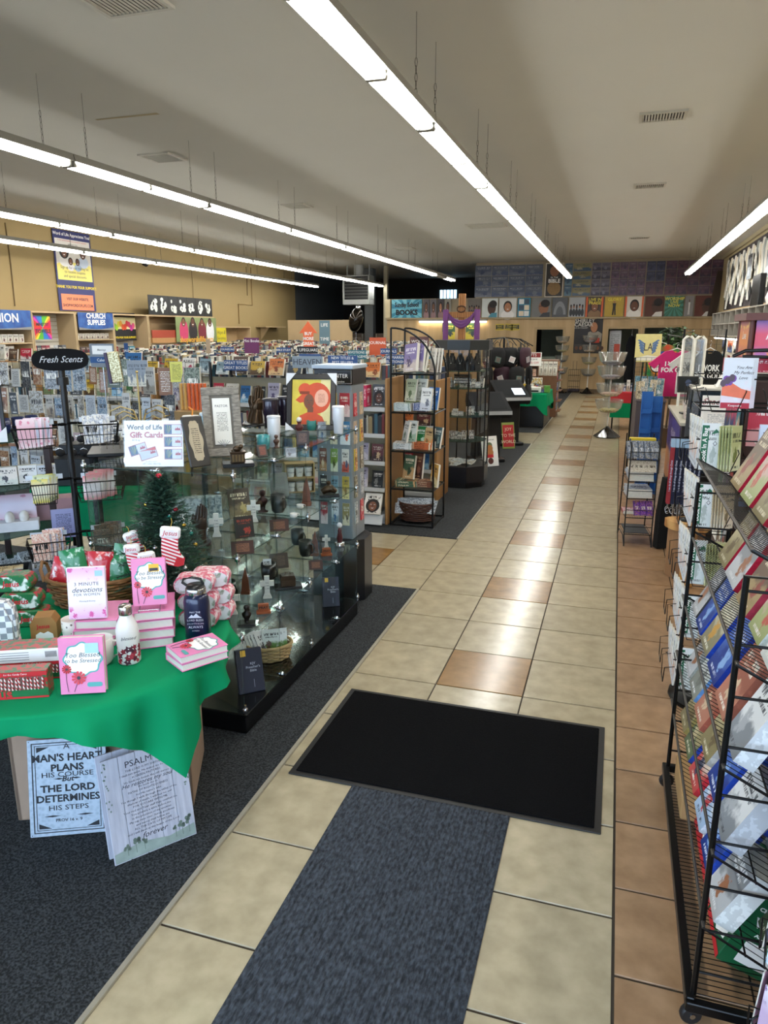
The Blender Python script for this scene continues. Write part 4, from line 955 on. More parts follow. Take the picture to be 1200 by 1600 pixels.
pennant(sh(479, 790, L3), .17, .3, 'tall slim reddish wood sail ornament in front of the planter crate')
o = T('planter_crate', 'two-tier tan wooden crate holding white lettered pots in the showcase', 'crate', sh(470, 770, L3), .55); CRW = M('#a98d5c', .7, 0, .1, 20)
for k in range(2):
    m = MB(); z0 = .092*k; m.box(-.09, .09, 0, .09, z0, z0+.006, CRW).box(-.09, -.083, 0, .09, z0+.006, z0+.088, CRW).box(.083, .09, 0, .09, z0+.006, z0+.088, CRW).box(-.083, .083, .084, .09, z0+.006, z0+.088, CRW).box(-.09, .09, 0, .09, z0+.088, z0+.0915, CRW); m.build('crate_box', o)
    for j in range(3):
        c_ = T('lettered_pot', 'white lettered pot, %s from the left, on the %s tier of the crate' % (nth(j), ('lower', 'upper')[k]), 'pot', (0, 0, 0), .55, 'white pots in the planter crate'); c_.location = o.location+Matrix.Rotation(.55, 3, 'Z') @ Vector((-.055+.055*j, .035, z0+.0065))
        MB().lathe([(.02, 0), (.025, .05), (.026, .055), (.022, .055), (.02, .01), (0, .01)], CERAM, 16, cap=False).build('pot', c_); text(('Peace', 'Joy', 'Grow')[j], .017, c_, (0, -.0258, .03), mat=INK, shear=.3)
o = T('bronze_sculpture', 'dark bronze sculpture of reclining figures at the far end of the middle shelf', 'sculpture', sh(515, 776, L3), .4)
m = MB(); MB().cbox(-.06, .06, -.03, .03, 0, .014, BLACK, .003).build('base', o)
m.tube([(-.045, 0, .03), (-.02, 0, .045), (.01, 0, .05), (.04, 0, .03)], [.018, .024, .026, .014], BRZ, 9).ball((-.005, 0, .085), .014, BRZ, 9, 6).tube([(.0, 0, .05), (-.004, 0, .075)], [.02, .012], BRZ, 8).tube([(.0, -.012, .068), (.025, -.016, .05), (.04, -.01, .032)], [.008, .007, .006], BRZ, 7); m.build('figures', o)
for k in range(2): mug(sh(459+10*k, 808-14*k, L3), .8, .02, .022, CERAM, 'tiny white dish on the middle shelf, '+('in front of its twin', 'behind its twin')[k], group='tiny white dishes')
# ---- third level
cross(sh(364, 959, L2), .125, .5, 'white verse cross on the lower shelf beside the black mug with a frame')
cross(sh(418, 934, L2), .12, .5, 'white verse cross standing alone at the middle of the lower shelf')
cross(sh(510, 856, L2), .085, .3, 'white cross at the far end of the lower shelf on an orange block')
pennant(sh(384, 928, L2), .15, .35, 'pointed reddish wood leaf ornament on the lower shelf')
pennant(sh(492, 868, L2), .16, .3, 'reddish wood sail at the far end of the lower shelf')
for k, (u, v, lab) in enumerate(((357, 936, 'nearest the tins'), (420, 906, 'below the wedge plaque'), (465, 850, 'far group, left one'), (478, 868, 'far group, right one'))):
    mug(sh(u, v, L2), -.3, .042, .098, M('#131416', .28, 0, .03, coat=.4), 'black mug on the lower showcase shelf, '+lab)
    if k < 2: book((sh(u, v, L2)[0], sh(u, v, L2)[1]-.05, L2+.05) if 0 else (sh(u, v, L2)[0]-.005, sh(u, v, L2)[1]+.0, L2+.03), .5, .045, .085, .006, 'small chrome-edged card standing in the black mug '+lab, ('#d5d7d8', '#8a8d90', '#3a3b3d', '#26272a'), 'card', .3)
o = T('bronze_casket', 'old brass-coloured lidded box with handle on a black stand, lower shelf', 'ornament', sh(450, 918, L2), .55)
MB().cbox(-.075, .075, -.04, .04, 0, .015, BLACK, .003).build('stand', o); MB().cbox(-.04, .04, -.028, .028, .015, .055, BRZ, .003).prism([(-.042, .055), (.042, .055), (.034, .075), (-.034, .075)], -.03, .03, BRZ).tube([(-.015, 0, .075), (-.012, 0, .088), (.012, 0, .088), (.015, 0, .075)], .003, BRZ, 6).build('box', o)
o = bust(sh(386, 976, L2), .1, .4, 'dark seated figure sculpture at the front of the lower shelf', M('#1e1815', .35, .2, .2)); MB().cbox(-.04, .04, -.03, .03, -.0, .012, BLACK, .002).build('base', o)
for k, (u, v) in enumerate(((412, 958), (510, 868))):
    o = T('word_block', 'orange-brown carved word block on the lower shelf, %s' % ('near the seated figure', 'at the far end under a cross'), 'ornament', sh(u, v, L2), .5) if 0 else T('word_block', ('orange-brown carved word block on the lower shelf near the seated figure', 'orange-brown carved word block at the far end of the lower shelf')[k], 'ornament', sh(u, v, L2), .5)
    OB = M('#9a4e22', .45, 0, .12); MB().cbox(-.035, .035, -.015, .015, 0, .014, OB, .002).cbox(-.026, .026, -.009, .009, .014, .05, OB, .002).build('block', o); text('PRAY', .018, o, (0, -.0098, .032), mat=DKB, bold=.0006)
plaque(sh(437, 888, L2), .11, .09, .6, 'brown framed photo plaque leaning on the lower shelf', '#3b2c22', '#7a6654', .4)
tent(sh(494, 890, L2), .08, .05, .5, 'dark wedge plaque at the front edge of the far lower shelf')
bust(sh(420, 868, L2), .1, .3, 'brown carved kneeling figure behind the black mug on the lower shelf')
o = T('glass_award', 'clear award with a dark red figure on a silver foot at the far lower shelf', 'award', sh(531, 852, L2), .3)
MB().lathe([(.032, 0), (.032, .02), (.026, .024), (0, .024)], CHROME, 18, cap=False).build('foot', o); MB().lathe([(.016, .024), (.02, .05), (.012, .09), (.014, .1), (.006, .115), (0, .116)], M('#4a1a1e', .3, 0, .1), 12, cap=False).build('figure', o); MB().ball((0, 0, .135), .018, M('#d8dadc', .2), 10, 6).build('head', o)
# ---- deck
NVB = M('#1c2033', .55, 0, .05)
for k, (u, v, rz, w, h, lab) in enumerate(((395, 1082, .72, .13, .215, "navy preacher's book box leaning on the deck nearest the green table"), (518, 948, .5, .11, .19, "navy book box leaning on the deck at the far end"))):
    o = T('boxed_book', lab, 'book', sh(u, v, L1), rz, rx=-.3); MB().cbox(-w/2, w/2, 0, .035, 0, h, NVB, .003).build('box', o)
    MB().rect(-w*.32, -w*.12, h*.84, h*.98, -.0008, M('#d9a92c', .5)).build('yellow_label', o); MB().rect(w*.1, w*.115, h*.12, h*.3, -.0008, M('#9aa0b2', .5)).build('ribbon_mark', o)
    for i, s in enumerate(('KJV', "Preacher's", 'Bible')): text(s, .017, o, (.015, -.001, h*(.66-.08*i)), mat=LT)
x, y, z = sh(418, 1036, L1)
WICK2 = M('#b59a6a', .6, 0, .18, 30)
basket('pale wicker basket of picture booklets on the showcase deck', (x-.02, y+.07, L1), .6, .10, .075, .085, WICK2, False, 8, 22, 1.22)
for k in range(8):
    q = -.075+.02*k
    book((x-.02+q*.85*math.cos(.6)-.0, y+.05+q*math.sin(.6)+.0, L1+.03), 1.2 if k < 5 else .55, .10, .125, .004, 'picture booklet in the pale basket, %s from its near side' % nth(k), (('#cfd6cf', '#5f8a3a', '#5b3d2a', '#202020') if k > 4 else ('#d8dce0', '#8d96a5', '#3c3c40')), 'booklet', .28 if k > 4 else .5, 'booklets in the pale basket')

# ================================================================ bookmark spinner behind the showcase
GP = M('#868f97', .45, .1, .02); GB_ = P(535, 930, z=0)
cx, cy = -1.765, 4.60
o = T('bookmark_spinner', 'grey bookmark spinner with a black header on a black cabinet behind the showcase', 'display stand', (cx, cy, 0), .0)
MB().prism([(.21*math.cos(PI/8+k*PI/4), .21*math.sin(PI/8+k*PI/4)) for k in range(8)], .006, .45, M('#16171a', .35), axis='z').build('cabinet', o)
MB().cbox(-.125, .125, -.125, .125, .452, 1.50, GP, .006).build('column', o)
hd = MB().cbox(-.138, .138, -.138, .138, 1.50, 1.60, M('#0c0d10', .3), .004).build('header', o)
MB().cbox(-.145, .145, -.145, .145, 1.60, 1.625, M('#aebccb', .35), .004).build('cap', o)
text('GIFT CENTER', .036, o, (0, -.1395, 1.555), mat=WHT); text('bookmarks and keepsakes', .016, o, (0, -.1395, 1.52), mat=WHT)
m = MB()
for a, b in (((-.13, -.139, 1.507), (.13, -.139, 1.507)), ((-.13, -.139, 1.593), (.13, -.139, 1.593)), ((-.13, -.139, 1.507), (-.13, -.139, 1.593)), ((.13, -.139, 1.507), (.13, -.139, 1.593))): m.bar(a, b, .004, CHROME)
m.build('header_frame', o)
BMC = [('#7fa7bd', '#dfe9ee', '#b5c8d0'), ('#c9b03a', '#efe3a0', '#8a7a2a'), ('#b23440', '#f0d8d8', '#e0c0c0'), ('#d7dce0', '#8aa0ae', '#3a6a9a'), ('#9a8d5a', '#e6dfc0', '#555040'), ('#3f7fb0', '#e8f0f4', '#d0603a'), ('#6a3024', '#b98a5a', '#e0c8a0'), ('#7aa040', '#e4ecd0', '#405a20'), ('#e6e2da', '#c05a48', '#405070'), ('#2a2f38', '#a0a6b0', '#7a8290')]
n = 0
for r in range(5):
    for c in range(3):
        z0 = 1.29-.185*r; q = BMC[(r*3+c) % 10]
        b = book((cx-.08+.08*c, cy-.133, z0), 0, .05+.02*(c == 2 and r < 2), .155, .003, '%s bookmark card in the %s row on the front of the grey spinner' % (('left', 'middle', 'right')[c], nth(r)), q, 'bookmark', .03, 'bookmarks on the grey spinner'); n += 1
m = MB()
for r in range(5):
    for c in range(3): m.tube([(-.08+.08*c, -.125, 1.45-.185*r), (-.08+.08*c, -.138, 1.452-.185*r)], .003, CHROME, 5)
m.build('peg_row', o)
for r in range(5):
    for c in range(2):
        q = [('#b8202c', '#d8404c', '#e8d0d0'), ('#c9a98a', '#e0d0b8', '#7a5a40'), ('#d8b83a', '#c8402a', '#f2ead0'), ('#7a6a52', '#d0c8b0', '#3a3024'), ('#a8adb2', '#e0e4e8', '#404850')][(r+c) % 5]
        book((cx+.133, cy-.06+.12*c, 1.29-.185*r), PI/2, .055, .15, .012, '%s card in the %s row on the aisle side of the grey spinner' % (('near', 'far')[c], nth(r)), q, 'bookmark', .03, 'bookmarks on the aisle side of the spinner', face=WRAP)
# ================================================================ scent rack, left-hand shelving and hanging goods
def wire_basket(w, d, h, mat=BLACKMETAL, flare=.8, n=11):
    m = MB(); r = .0022; a, b = w*flare/2, d*flare/2; A, B = w/2, d/2
    loop = lambda X, Y, z: [(-X, -Y, z), (X, -Y, z), (X, Y, z), (-X, Y, z)]
    for q in (0, .5, 1): m.tube(loop(a+(A-a)*q, b+(B-b)*q, h*q), r*(1.6 if q == 1 else 1), mat, 4, True, False)
    for i in range(n):
        t = -1+2*i/(n-1)
        for s in (-1, 1): m.tube([(A*t, s*B, h), (a*t, s*b, 0)], r*.7, mat, 3, smooth=False)
        if i % 2 == 0:
            for s in (-1, 1): m.tube([(s*A, B*t, h), (s*a, b*t, 0)], r*.7, mat, 3, smooth=False)
            m.tube([(a*t, -b, 0), (a*t, b, 0)], r*.7, mat, 3, smooth=False)
    return m
FX, FY, FR = -2.76, 3.15, .72
o = T('scent_rack', 'black pole rack of wire baskets under an oval sign', 'display rack', (FX, FY, .006), FR)
MB().lathe([(.2, 0), (.2, .012), (.03, .03), (0, .03)], BLACKMETAL, 20, cap=False).build('foot', o)
MB().tube([(0, 0, .02), (0, 0, 1.66)], .0165, BLACK, 12).tube([(0, 0, 1.56), (0, 0, 1.6)], .03, BLACK, 12).build('pole', o)
pts = [(.135*math.copysign(abs(math.cos(a))**.75, math.cos(a)), .056*math.copysign(abs(math.sin(a))**.75, math.sin(a))) for a in [2*PI*k/40 for k in range(40)]]
sg = MB().prism(pts, -.008, .008, spec(M('#07080b', .6, 0, .011), .15)).build('sign_board', o, (0, -.02, 1.69))
text('Fresh Scents', .046, o, (0, -.029, 1.69), mat=M('#cfd3da', .4, 0, 0), shear=.45, wide=.88)
SACH = [[('#e6b9c9', '#f4dfe6', '#d98aa4'), ('#c9cfe6', '#efe6ee', '#e0a0b8')], [('#eceae4', '#c8cdd8', '#8a93a6'), ('#dfe3ea', '#a9b0c0', '#f6f4ee')], [('#e9e4cc', '#d8c95a', '#8fa070'), ('#f0eee0', '#b9c090', '#7a8060')], [('#efdfe0', '#d98080', '#a9b890'), ('#f4ece8', '#e07878', '#c9a0a0')], [('#e6b7a4', '#f2dccc', '#cf8a70'), ('#dfe0f0', '#b8bcd8', '#e8c0b0')], [('#3f2a20', '#6a4a38', '#20140e'), ('#59402e', '#2c1c14', '#7a5c44')]]
BW_ = [(-.155, 1.25, .215, 'upper left'), (.15, 1.255, .2, 'upper right'), (-.14, .96, .13, 'middle left'), (.13, .955, .26, 'middle right'), (-.15, .65, .215, 'lower left'), (.15, .66, .22, 'lower right')]
for bi, (dx, zb, w, nm) in enumerate(BW_):
    wb = ob('wire_basket', wire_basket(w, .13, .105).mesh(), o, (dx, -.085, zb))
    MB().bar((dx, -.02, zb+.105), (0, -.012, zb+.105), .01, BLACKMETAL).box(dx-.09, dx+.09, -.022, -.018, zb+.11, zb+.135, M('#cfd6de', .5)).build('arm', o)
    n = 7
    for k in range(n):
        q = SACH[bi][k % 2]; R_ = Matrix.Rotation(FR, 3, 'Z')
        loc = Vector((FX, FY, .006))+R_ @ Vector((dx+(k-3)*w*.055, -.125+.014*k, zb+.004))
        book(loc, FR+R.uniform(-.25, .25), min(.085, w*.6), .13+R.uniform(-.01, .02), .004, 'scented %s in the %s basket of the pole rack, %s from the front' % ('twig bundle' if bi == 5 else 'sachet', nm, nth(k)), q, 'sachet', .12+.02*k, 'sachets in the %s basket' % nm, face=WRAP if bi in (1, 4, 5) else FLORAL, name='scent_sachet')
# tall brown-post shelf unit with glass shelves
EX, EY = -3.42, 3.25
o = T('corner_shelf_unit', 'dark brown post shelf unit with glass shelves at the left picture edge', 'shelf unit', (EX, EY, .006), .7)
SHZ = [.44, .72, .985, 1.235]
m = MB()
for k in range(6):
    a = PI/6+k*PI/3
    ob('post', cached(('epost',), lambda: MB().cbox(-.018, .018, -.018, .018, 0, 1.24, M('#2a1613', .4, 0, .1), .003)), o, (.36*math.cos(a), .36*math.sin(a), 0))
for z in SHZ[:-1]+[1.25]:
    MB().prism([(.39*math.cos(PI/6+k*PI/3), .39*math.sin(PI/6+k*PI/3)) for k in range(6)], z-.006, z, GLASS_EDGE, axis='z').build('glass_shelf', o)
def eloc(a, b, z): return Vector((EX, EY, z+.007))+Matrix.Rotation(.7, 3, 'Z') @ Vector((a, b, 0))
for k in range(4): mug(eloc(.02+.07*k, .02+.06*k, 1.25), 2.2, .036, .085, M('#1b2858', .3, 0, .05, coat=.4), 'dark blue mug on the top shelf of the brown-post unit, %s along' % nth(k), group='dark blue mugs')
for k in range(5):
    book(eloc(-.1+.1*k, -.18+.02*(k % 2), .985), .75+R.uniform(-.2, .2), .095, .10, .06, 'white boxed baby gift on the second shelf of the brown-post unit, %s along' % nth(k), [('#eceae6', '#d8d8d4', '#2a2a30'), ('#d9dde2', '#c9ccd2', '#8aa0b0'), ('#e8e0d6', '#cfd3c8', '#404048')][k % 3], 'gift box', .05, 'white boxed gifts on the brown-post unit', 'gift_box')
o2 = T('gift_set', 'pink open gift box holding baby bootees and a floral card', 'gift set', eloc(.12, -.16, .72), .7)
MB().cbox(-.11, .11, -.05, .05, 0, .055, M('#dcdde0', .6), .003).build('tray', o2); q = ob('lid_card', MB().cbox(-.1, .1, .04, .046, .05, .2, FLORAL, .002).mesh(), o2); ink(q, '#e7dcea', '#e6c3ce', '#c9899c')
for s in (-.04, .035): MB().ball((s, -.01, .075), .032, CERAM, 12, 8, (.85, 1, 1.2)).build('bootee', o2)
MB().cbox(-.03, .28, .06, .2, 0, .13, M('#b8929a', .7, 0, .04), .004).build('gift_carton', None, eloc(.16, -.06, .72), (0, 0, .7), label='dusty pink carton behind the open gift set', cat='carton')
for k in range(9):
    book(eloc(-.12+.06*k, -.22+.03*(k % 3), .455+.012*(k % 3)), .7+R.uniform(-.4, .4), .11, .14, .02, 'clear packet of white parts on the lowest shelf, %s of the heap' % nth(k), ('#dcdedf', '#aeb2b6', '#6c7074'), 'packet', 1.15, 'clear packets on the brown-post unit', 'packet', face=WRAP)
plaque(eloc(.2, -.3, .44), .1, .075, .8, 'small blue and white card sign below the clear packets', '#b9c7da', '#5a6a80', .15, 'card sign')
plaque(eloc(.36, -.22, .66), .13, .17, .65, 'lavender lettered card standing low beside the scent rack', '#8f90b8', '#2e2f48', .1, 'card sign')
o3 = T('black_crate', 'black open crate of folded cards low beside the brown-post unit', 'crate', eloc(.02, -.62, .0), .7)
MB().box(-.17, .17, -.12, -.11, 0, .62, BLACK).box(-.17, .17, .11, .12, 0, .62, BLACK).box(-.17, -.16, -.11, .11, 0, .62, BLACK).box(.16, .17, -.11, .11, 0, .62, BLACK).box(-.16, .16, -.11, .11, .0, .58, M('#2a2622', .8)).build('crate', o3)
for k in range(4): book(eloc(-.06+.05*k, -.64+.03*k, .595), .7, .12, .05, .006, 'cream folded card lying in the black crate, %s along' % nth(k), ('#c9b184', '#d8caa8', '#a88c58'), 'card', 1.3, 'cream cards in the black crate')
o = frame_pic('pink print in a black frame with white corner guards, cut by the left edge', eloc(-.02, -.31, 1.25), .75, .3, .38, .022, BLACK, M('#d9a9c4', .6, 0, .1), .1)
for sz in (0, 1): MB().prism([(.152, .384*sz-.002), (.06, .384*sz-.002), (.152, (.30 if sz else .08))][::(1 if sz else -1)], -.003, .022, M('#e9eaec', .5)).build('corner_guard', o)
# green table behind
def cloth_table(label, clabel, loc, w, d, h, rz, drop, skirt=None, pointed=True, seed=0):
    o = T('display_table', label, 'table', loc, rz)
    MB().cbox(-w/2, w/2, -d/2, d/2, h-.03, h-.004, M('#8d8a84', .6), .004).build('tabletop', o)
    for sx in (-1, 1):
        for sy in (-1, 1): ob('leg', cached(('tleg', h), lambda: MB().tube([(0, 0, 0), (0, 0, h-.03)], .014, BLACKMETAL, 8)), o, (sx*(w/2-.06), sy*(d/2-.06), 0))
    if skirt: MB().box(-w/2+.03, w/2-.03, -d/2+.03, -d/2+.04, .02, h-.05, skirt).box(w/2-.04, w/2-.03, -d/2+.03, d/2-.03, .02, h-.05, skirt).build('skirt', o)
    n = 36; vs = []; fs = []; rows = 14
    pw = []
    for k in range(n*4):
        e, t = divmod(k, n); t = t/n
        x, y = [(-w/2+w*t, -d/2), (w/2, -d/2+d*t), (w/2-w*t, d/2), (-w/2, d/2-d*t)][e]
        nx, ny = [(0, -1), (1, 0), (0, 1), (-1, 0)][e]
        c = min(t, 1-t); 
        pw.append((x, y, nx, ny, c))
    vs = []; N_ = len(pw)
    for j in range(rows+1):
        q = j/rows
        for k, (x, y, nx, ny, c) in enumerate(pw):
            corner = max(0, 1-c/.16); L = drop*(1+.75*corner*pointed)
            f = .022*q*math.sin(k*.55+seed)+.012*q*math.sin(k*.93+seed*2)
            X = x*(1+.0*q)+nx*(.006+.03*q+f); Y = y+ny*(.006+.03*q+f)
            vs.append((X, Y, h-L*q if j else h))
    fs = [(j*N_+k, (j+1)*N_+k, (j+1)*N_+(k+1) % N_, j*N_+(k+1) % N_) for j in range(rows) for k in range(N_)]
    fs.append(tuple(range(N_)))
    MB().add(vs, fs, GREEN, True).build('tablecloth', None, loc, (0, 0, rz), label=clabel, cat='tablecloth')
    return o
cloth_table('table hidden under the green cloth behind the scent rack', 'green cloth over the table behind the scent rack', (-3.5, 4.5, .006), 1.1, .6, .74, .35, .34)
o = T('pouch_tray', 'black stepped display tray on the green table behind the scent rack', 'display tray', (-3.5, 4.5, .748), .35); MB().cbox(-.44, .44, -.2, .22, 0, .20, BLACK, .004).cbox(-.44, .44, .0, .22, .20, .27, BLACK, .004).build('stepped_box', o)
for r in range(2):
    for k in range(10):
        q = o.location+Matrix.Rotation(.35, 3, 'Z') @ Vector((-.39+.086*k, -.1+.2*r, .202+.07*r)); b = T('jewellery_pouch', 'small black pouch with a bright clasp, %s along the %s step of the black tray' % (nth(k), ('lower', 'upper')[r]), 'pouch', q, .35, 'black pouches on the stepped tray')
        ob('pouch_body', cached(('pouchbody',), lambda: MB().ball((0, 0, .028), .036, M('#17171a', .8, 0, .1), 10, 6, (1, .7, .78))), b); ob('clasp', cached(('pouchclasp',), lambda: MB().tube([(-.024, -.004, .05), (0, -.006, .06), (.024, -.004, .05)], .0045, CHROME, 5)), b)
# thin-legged black stand with jewellery behind the gift card sign
JX, JY, JH = -2.74, 3.86, 1.12
o = T('jewellery_stand', 'thin-legged black stand carrying the gold earring tree behind the showcase', 'stand', (JX, JY, .006), .6)
MB().cbox(-.38, .32, -.14, .2, JH-.02, JH, BLACK, .003).build('top', o)
for sx in (-.36, .3):
    for sy in (-.12, .18): ob('leg', cached(('jleg',), lambda: MB().cbox(-.012, .012, -.012, .012, 0, JH-.02, BLACKMETAL, .002)), o, (sx, sy, 0))
GOLD = M('#c4ab6c', .35, .5, .05)
o = T('earring_tree', 'gold wire earring tree with curled branches and white tags', 'jewellery tree', (JX-.05, JY-.04, JH+.007), .6)
MB().lathe([(.05, 0), (.05, .006), (.006, .012), (0, .012)], GOLD, 16, cap=False).tube([(0, 0, .01), (0, 0, .46)], .0055, GOLD, 6).ball((0, 0, .47), .009, GOLD, 8, 5).build('stem', o)
for k in range(8):
    s = 1 if k % 2 else -1; L_ = .08+.022*(k//2); z0 = .12+.03*(k//2)
    MB().tube([(0, 0, z0-.09), (s*L_*.25, (k % 3-1)*.02, z0+.03), (s*L_*.75, (k % 3-1)*.03, z0+.055), (s*L_*1.15, (k % 3-1)*.03, z0+.03), (s*L_*1.2, (k % 3-1)*.03, z0-.01), (s*L_*.95, (k % 3-1)*.03, z0-.015)], .0045, GOLD, 5).build('branch', o)
for k in range(8):
    s = 1 if k % 2 else -1; L_ = .08+.022*(k//2); z0 = .12+.03*(k//2)
    c_ = T('earring_card', 'white earring tag hanging on the gold tree, %s counting outward' % nth(k), 'tag', o.location+Matrix.Rotation(.6, 3, 'Z') @ Vector((s*L_, -.02+(k % 3-1)*.03, z0-.075)), .6, 'white tags on the gold earring tree')
    MB().cbox(-.021, .021, -.001, .001, 0, .05, WHT, .0006).build('card', c_); m = MB().rect(-.012, .012, .012, .02, -.0014, INK).rect(-.01, .01, .026, .03, -.0014, M('#8a8fa0', .5)); m.build('print', c_); MB().tube([(0, 0, .05), (.004, 0, .062), (0, 0, .068)], .001, GOLD, 4).build('hook', c_)
CLG = clear('crystal', (.92, .95, .93), .25, .05, .12, (.75, .75, .7))
o = T('crystal_tree', 'small clear beaded ornament tree with yellow flowers beside the gold earring tree', 'ornament', (JX+.02, JY-.09, JH+.007), .6)
m = MB()
for k in range(46):
    q = k/46; a = k*2.4; r = .05*(1-q)+.004; m.ball((r*math.cos(a), r*math.sin(a), .01+.14*q), .009, CLG, 6, 4)
ob('beads', m.mesh(), o, kind='stuff'); m = MB()
for k in range(9): a = k*2.1; m.ball((.055*math.cos(a), .055*math.sin(a), .012+.004*(k % 3)), .009, M('#d8cf3a', .5), 6, 4)
ob('yellow_flowers', m.mesh(), o, kind='stuff')
for k in range(8):
    m = MB()
    for j in range(10): m.ball((0, 0, .004+.009*j), .0035, M('#4a4448', .3, .5) if k % 2 else M('#b8b4b0', .2, .8), 5, 4)
    m.tube([(0, 0, 0), (0, 0, .1)], .001, GOLD, 4)
    m.build('bead_bracelet', None, (JX-.28+.035*k, JY-.15+.018*k, JH+.008), label='beaded bracelet string on the black stand, %s along from the left' % nth(k), cat='bracelet', group='bead strings on the black stand')
# wire wall of hanging goods behind
def grid_wall(label, x0, y0, w, z0, z1, rz, step=.075, mat=BLACKMETAL):
    o = T('wire_grid', label, 'grid panel', (x0, y0, z0), rz); m = MB()
    n = int(w/step); k = int((z1-z0)/step)
    for i in range(n+1): m.tube([(i*w/n, 0, 0), (i*w/n, 0, z1-z0)], .0022, mat, 3, smooth=False)
    for i in range(k+1): m.tube([(0, 0, i*(z1-z0)/k), (w, 0, i*(z1-z0)/k)], .0022, mat, 3, smooth=False)
    for s in (0, w): m.tube([(s, .0, -z0+.008), (s, 0, z1-z0)], .012, mat, 6)
    m.build('grid', o); return o
GX0 = P(-40, 600, y=5.15).x; GX1 = P(330, 600, y=5.15).x
grid_wall('black wire grid wall hung with packets behind the left-hand tables', GX0, 5.15, GX1-GX0, .5, 1.6, 0)
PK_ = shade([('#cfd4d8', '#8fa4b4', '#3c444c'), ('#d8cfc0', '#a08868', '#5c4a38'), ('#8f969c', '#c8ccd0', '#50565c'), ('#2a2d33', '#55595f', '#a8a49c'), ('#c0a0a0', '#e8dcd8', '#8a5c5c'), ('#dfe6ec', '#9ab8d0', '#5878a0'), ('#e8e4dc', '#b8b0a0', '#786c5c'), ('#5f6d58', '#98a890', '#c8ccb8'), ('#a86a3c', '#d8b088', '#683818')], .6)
n = 0
for r in range(4):
    c = 0; x = GX0+.06
    while x < GX1-.06:
        w = R.choice((.07, .09, .11, .13)); h = R.choice((.15, .19, .22))
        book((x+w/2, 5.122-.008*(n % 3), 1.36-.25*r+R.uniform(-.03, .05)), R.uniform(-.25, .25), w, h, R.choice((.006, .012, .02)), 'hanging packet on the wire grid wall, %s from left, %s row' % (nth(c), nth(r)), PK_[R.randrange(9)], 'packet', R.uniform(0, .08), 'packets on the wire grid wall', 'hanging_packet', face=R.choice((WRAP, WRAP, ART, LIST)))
        x += w+.025; c += 1; n += 1
book((P(265, 590, y=5.1).x+.06, 5.11, P(290, 600, y=4.95).z), .3, .10, .16, .003, 'bright yellow price notice hanging among the packets', ('#dcd860', '#e4e070', '#c8c440', '#5a5820'), 'notice', 0, face=LIST)
o = T('calendar_header', 'grey header card reading calendars over the wire grid wall', 'sign', P(161, 574, y=5.09)+Vector((0, 0, 0)), .1)
MB().cbox(-.11, .11, 0, .01, 0, .19, M('#7f868e', .5, 0, .1), .002).rect(-.11, .11, .035, .085, -.001, M('#1e4f86', .5)).rect(-.085, .10, .105, .175, -.001, WHT).build('card', o); text('Calendars', .034, o, (.02, -.002, .058), mat=WHT); text('DaySpring' if 0 else 'Blessings', .022, o, (0, -.002, .14), mat=INK, shear=.3); MB().tube([(0, .005, -.3), (0, .005, 0)], .006, CHROME, 6).build('post', o)
o = T('gift_wrap_pack', 'tilted gold glitter gift wrap pack beside the calendars header', 'gift wrap', P(184, 592, y=5.1)-Vector((0, 0, .03)), .2, ry=-.12)
MB().cbox(-.05, .05, 0, .02, 0, .25, two_tone('#8a7a50', '#d8cfa8', 70, .25, 'NOISE', .4, .6, metal=.5), .006).cbox(-.078, -.05, 0, .02, 0, .25, M('#3c2a4a', .4), .004).build('pack', o)
for k in range(3): book(P(207+10*k, 604, y=5.11), .1, .07, .21, .006, 'grey award ribbon with a cream panel, %s along' % nth(k), ('#8d949c', '#dcd6c4', '#767d86', '#50565e'), 'ribbon', 0, 'grey award ribbons', 'award_ribbon', face=ART)
for k in range(7):
    q = ('#cf5a1c', '#c89a50')[k < 2]; p = P(285, 640, y=4.6); MB().tube([(0, 0, 0), (0, 0, .19)], .013, M(q, .4, 0, .1), 8).build('gift_tube', None, (p.x+.03*k, 4.6+.004*k, p.z), label='%s gift tube standing upright, %s of the row left of the grey frame' % (('burnt orange', 'tan')[k < 2], nth(k)), cat='tube', group='upright gift tubes')
p = P(295, 640, y=4.6); MB().cbox(-.06, .26, -.12, .12, .006, p.z-.002, M('#9b7a4a', .6, 0, .08), .004).build('wood_stand', None, (p.x, 4.62, 0), label='tan wooden stand under the upright gift tubes', cat='stand')

# ================================================================ shelving along the tan wall
UN = M('#bfa57e', .6, 0, .04, 4); SLAT = M('#cfcabd', .5, 0, .02)
BLUEH = two_tone('#1f3f86', '#3d6fb4', 6, .4, 'NOISE', .3, .7)
XU = -10.6
def wall_unit(label, y0, y1, top, shelves, back='plain', extra=0):
    w = y1-y0; d = XU-XL-.01
    o = T('wall_unit', label, 'shelf unit', (XU, y0, .006), PI/2)
    for x in (0, w-.03): MB().cbox(x, x+.03, 0, d, 0, top, UN, .003).build('side_panel', o)
    MB().cbox(.03, w-.03, 0, d, top-.03, top, UN, .003).build('top_panel', o)
    if back == 'slat':
        n = 26
        for k in range(n): ob('slat', cached(('slat', round(w, 2)), lambda: MB().box(.03, w-.03, d-.05, d-.035, 0, .072, SLAT)), o, (0, 0, .1+k*.08))
    else: MB().box(.03, w-.03, d-.03, d-.01, 0, top-.03, UN).build('back_panel', o)
    for z in shelves: ob('shelf', cached(('ushelf', round(w, 2)), lambda: MB().cbox(.031, w-.031, .01, d-.05, -.022, 0, UN, .003)), o, (0, 0, z))
    return o
def wloc(y, z, d=0): return (XU-d, y, z+.007)
wall_unit('tan wall shelf unit under the communion header', 9.3, 11.45, 2.2, (.5, .95, 1.32, 1.62))
wall_unit('white slatwall bay between the two blue headers', 11.46, 12.64, 2.2, (), 'slat')
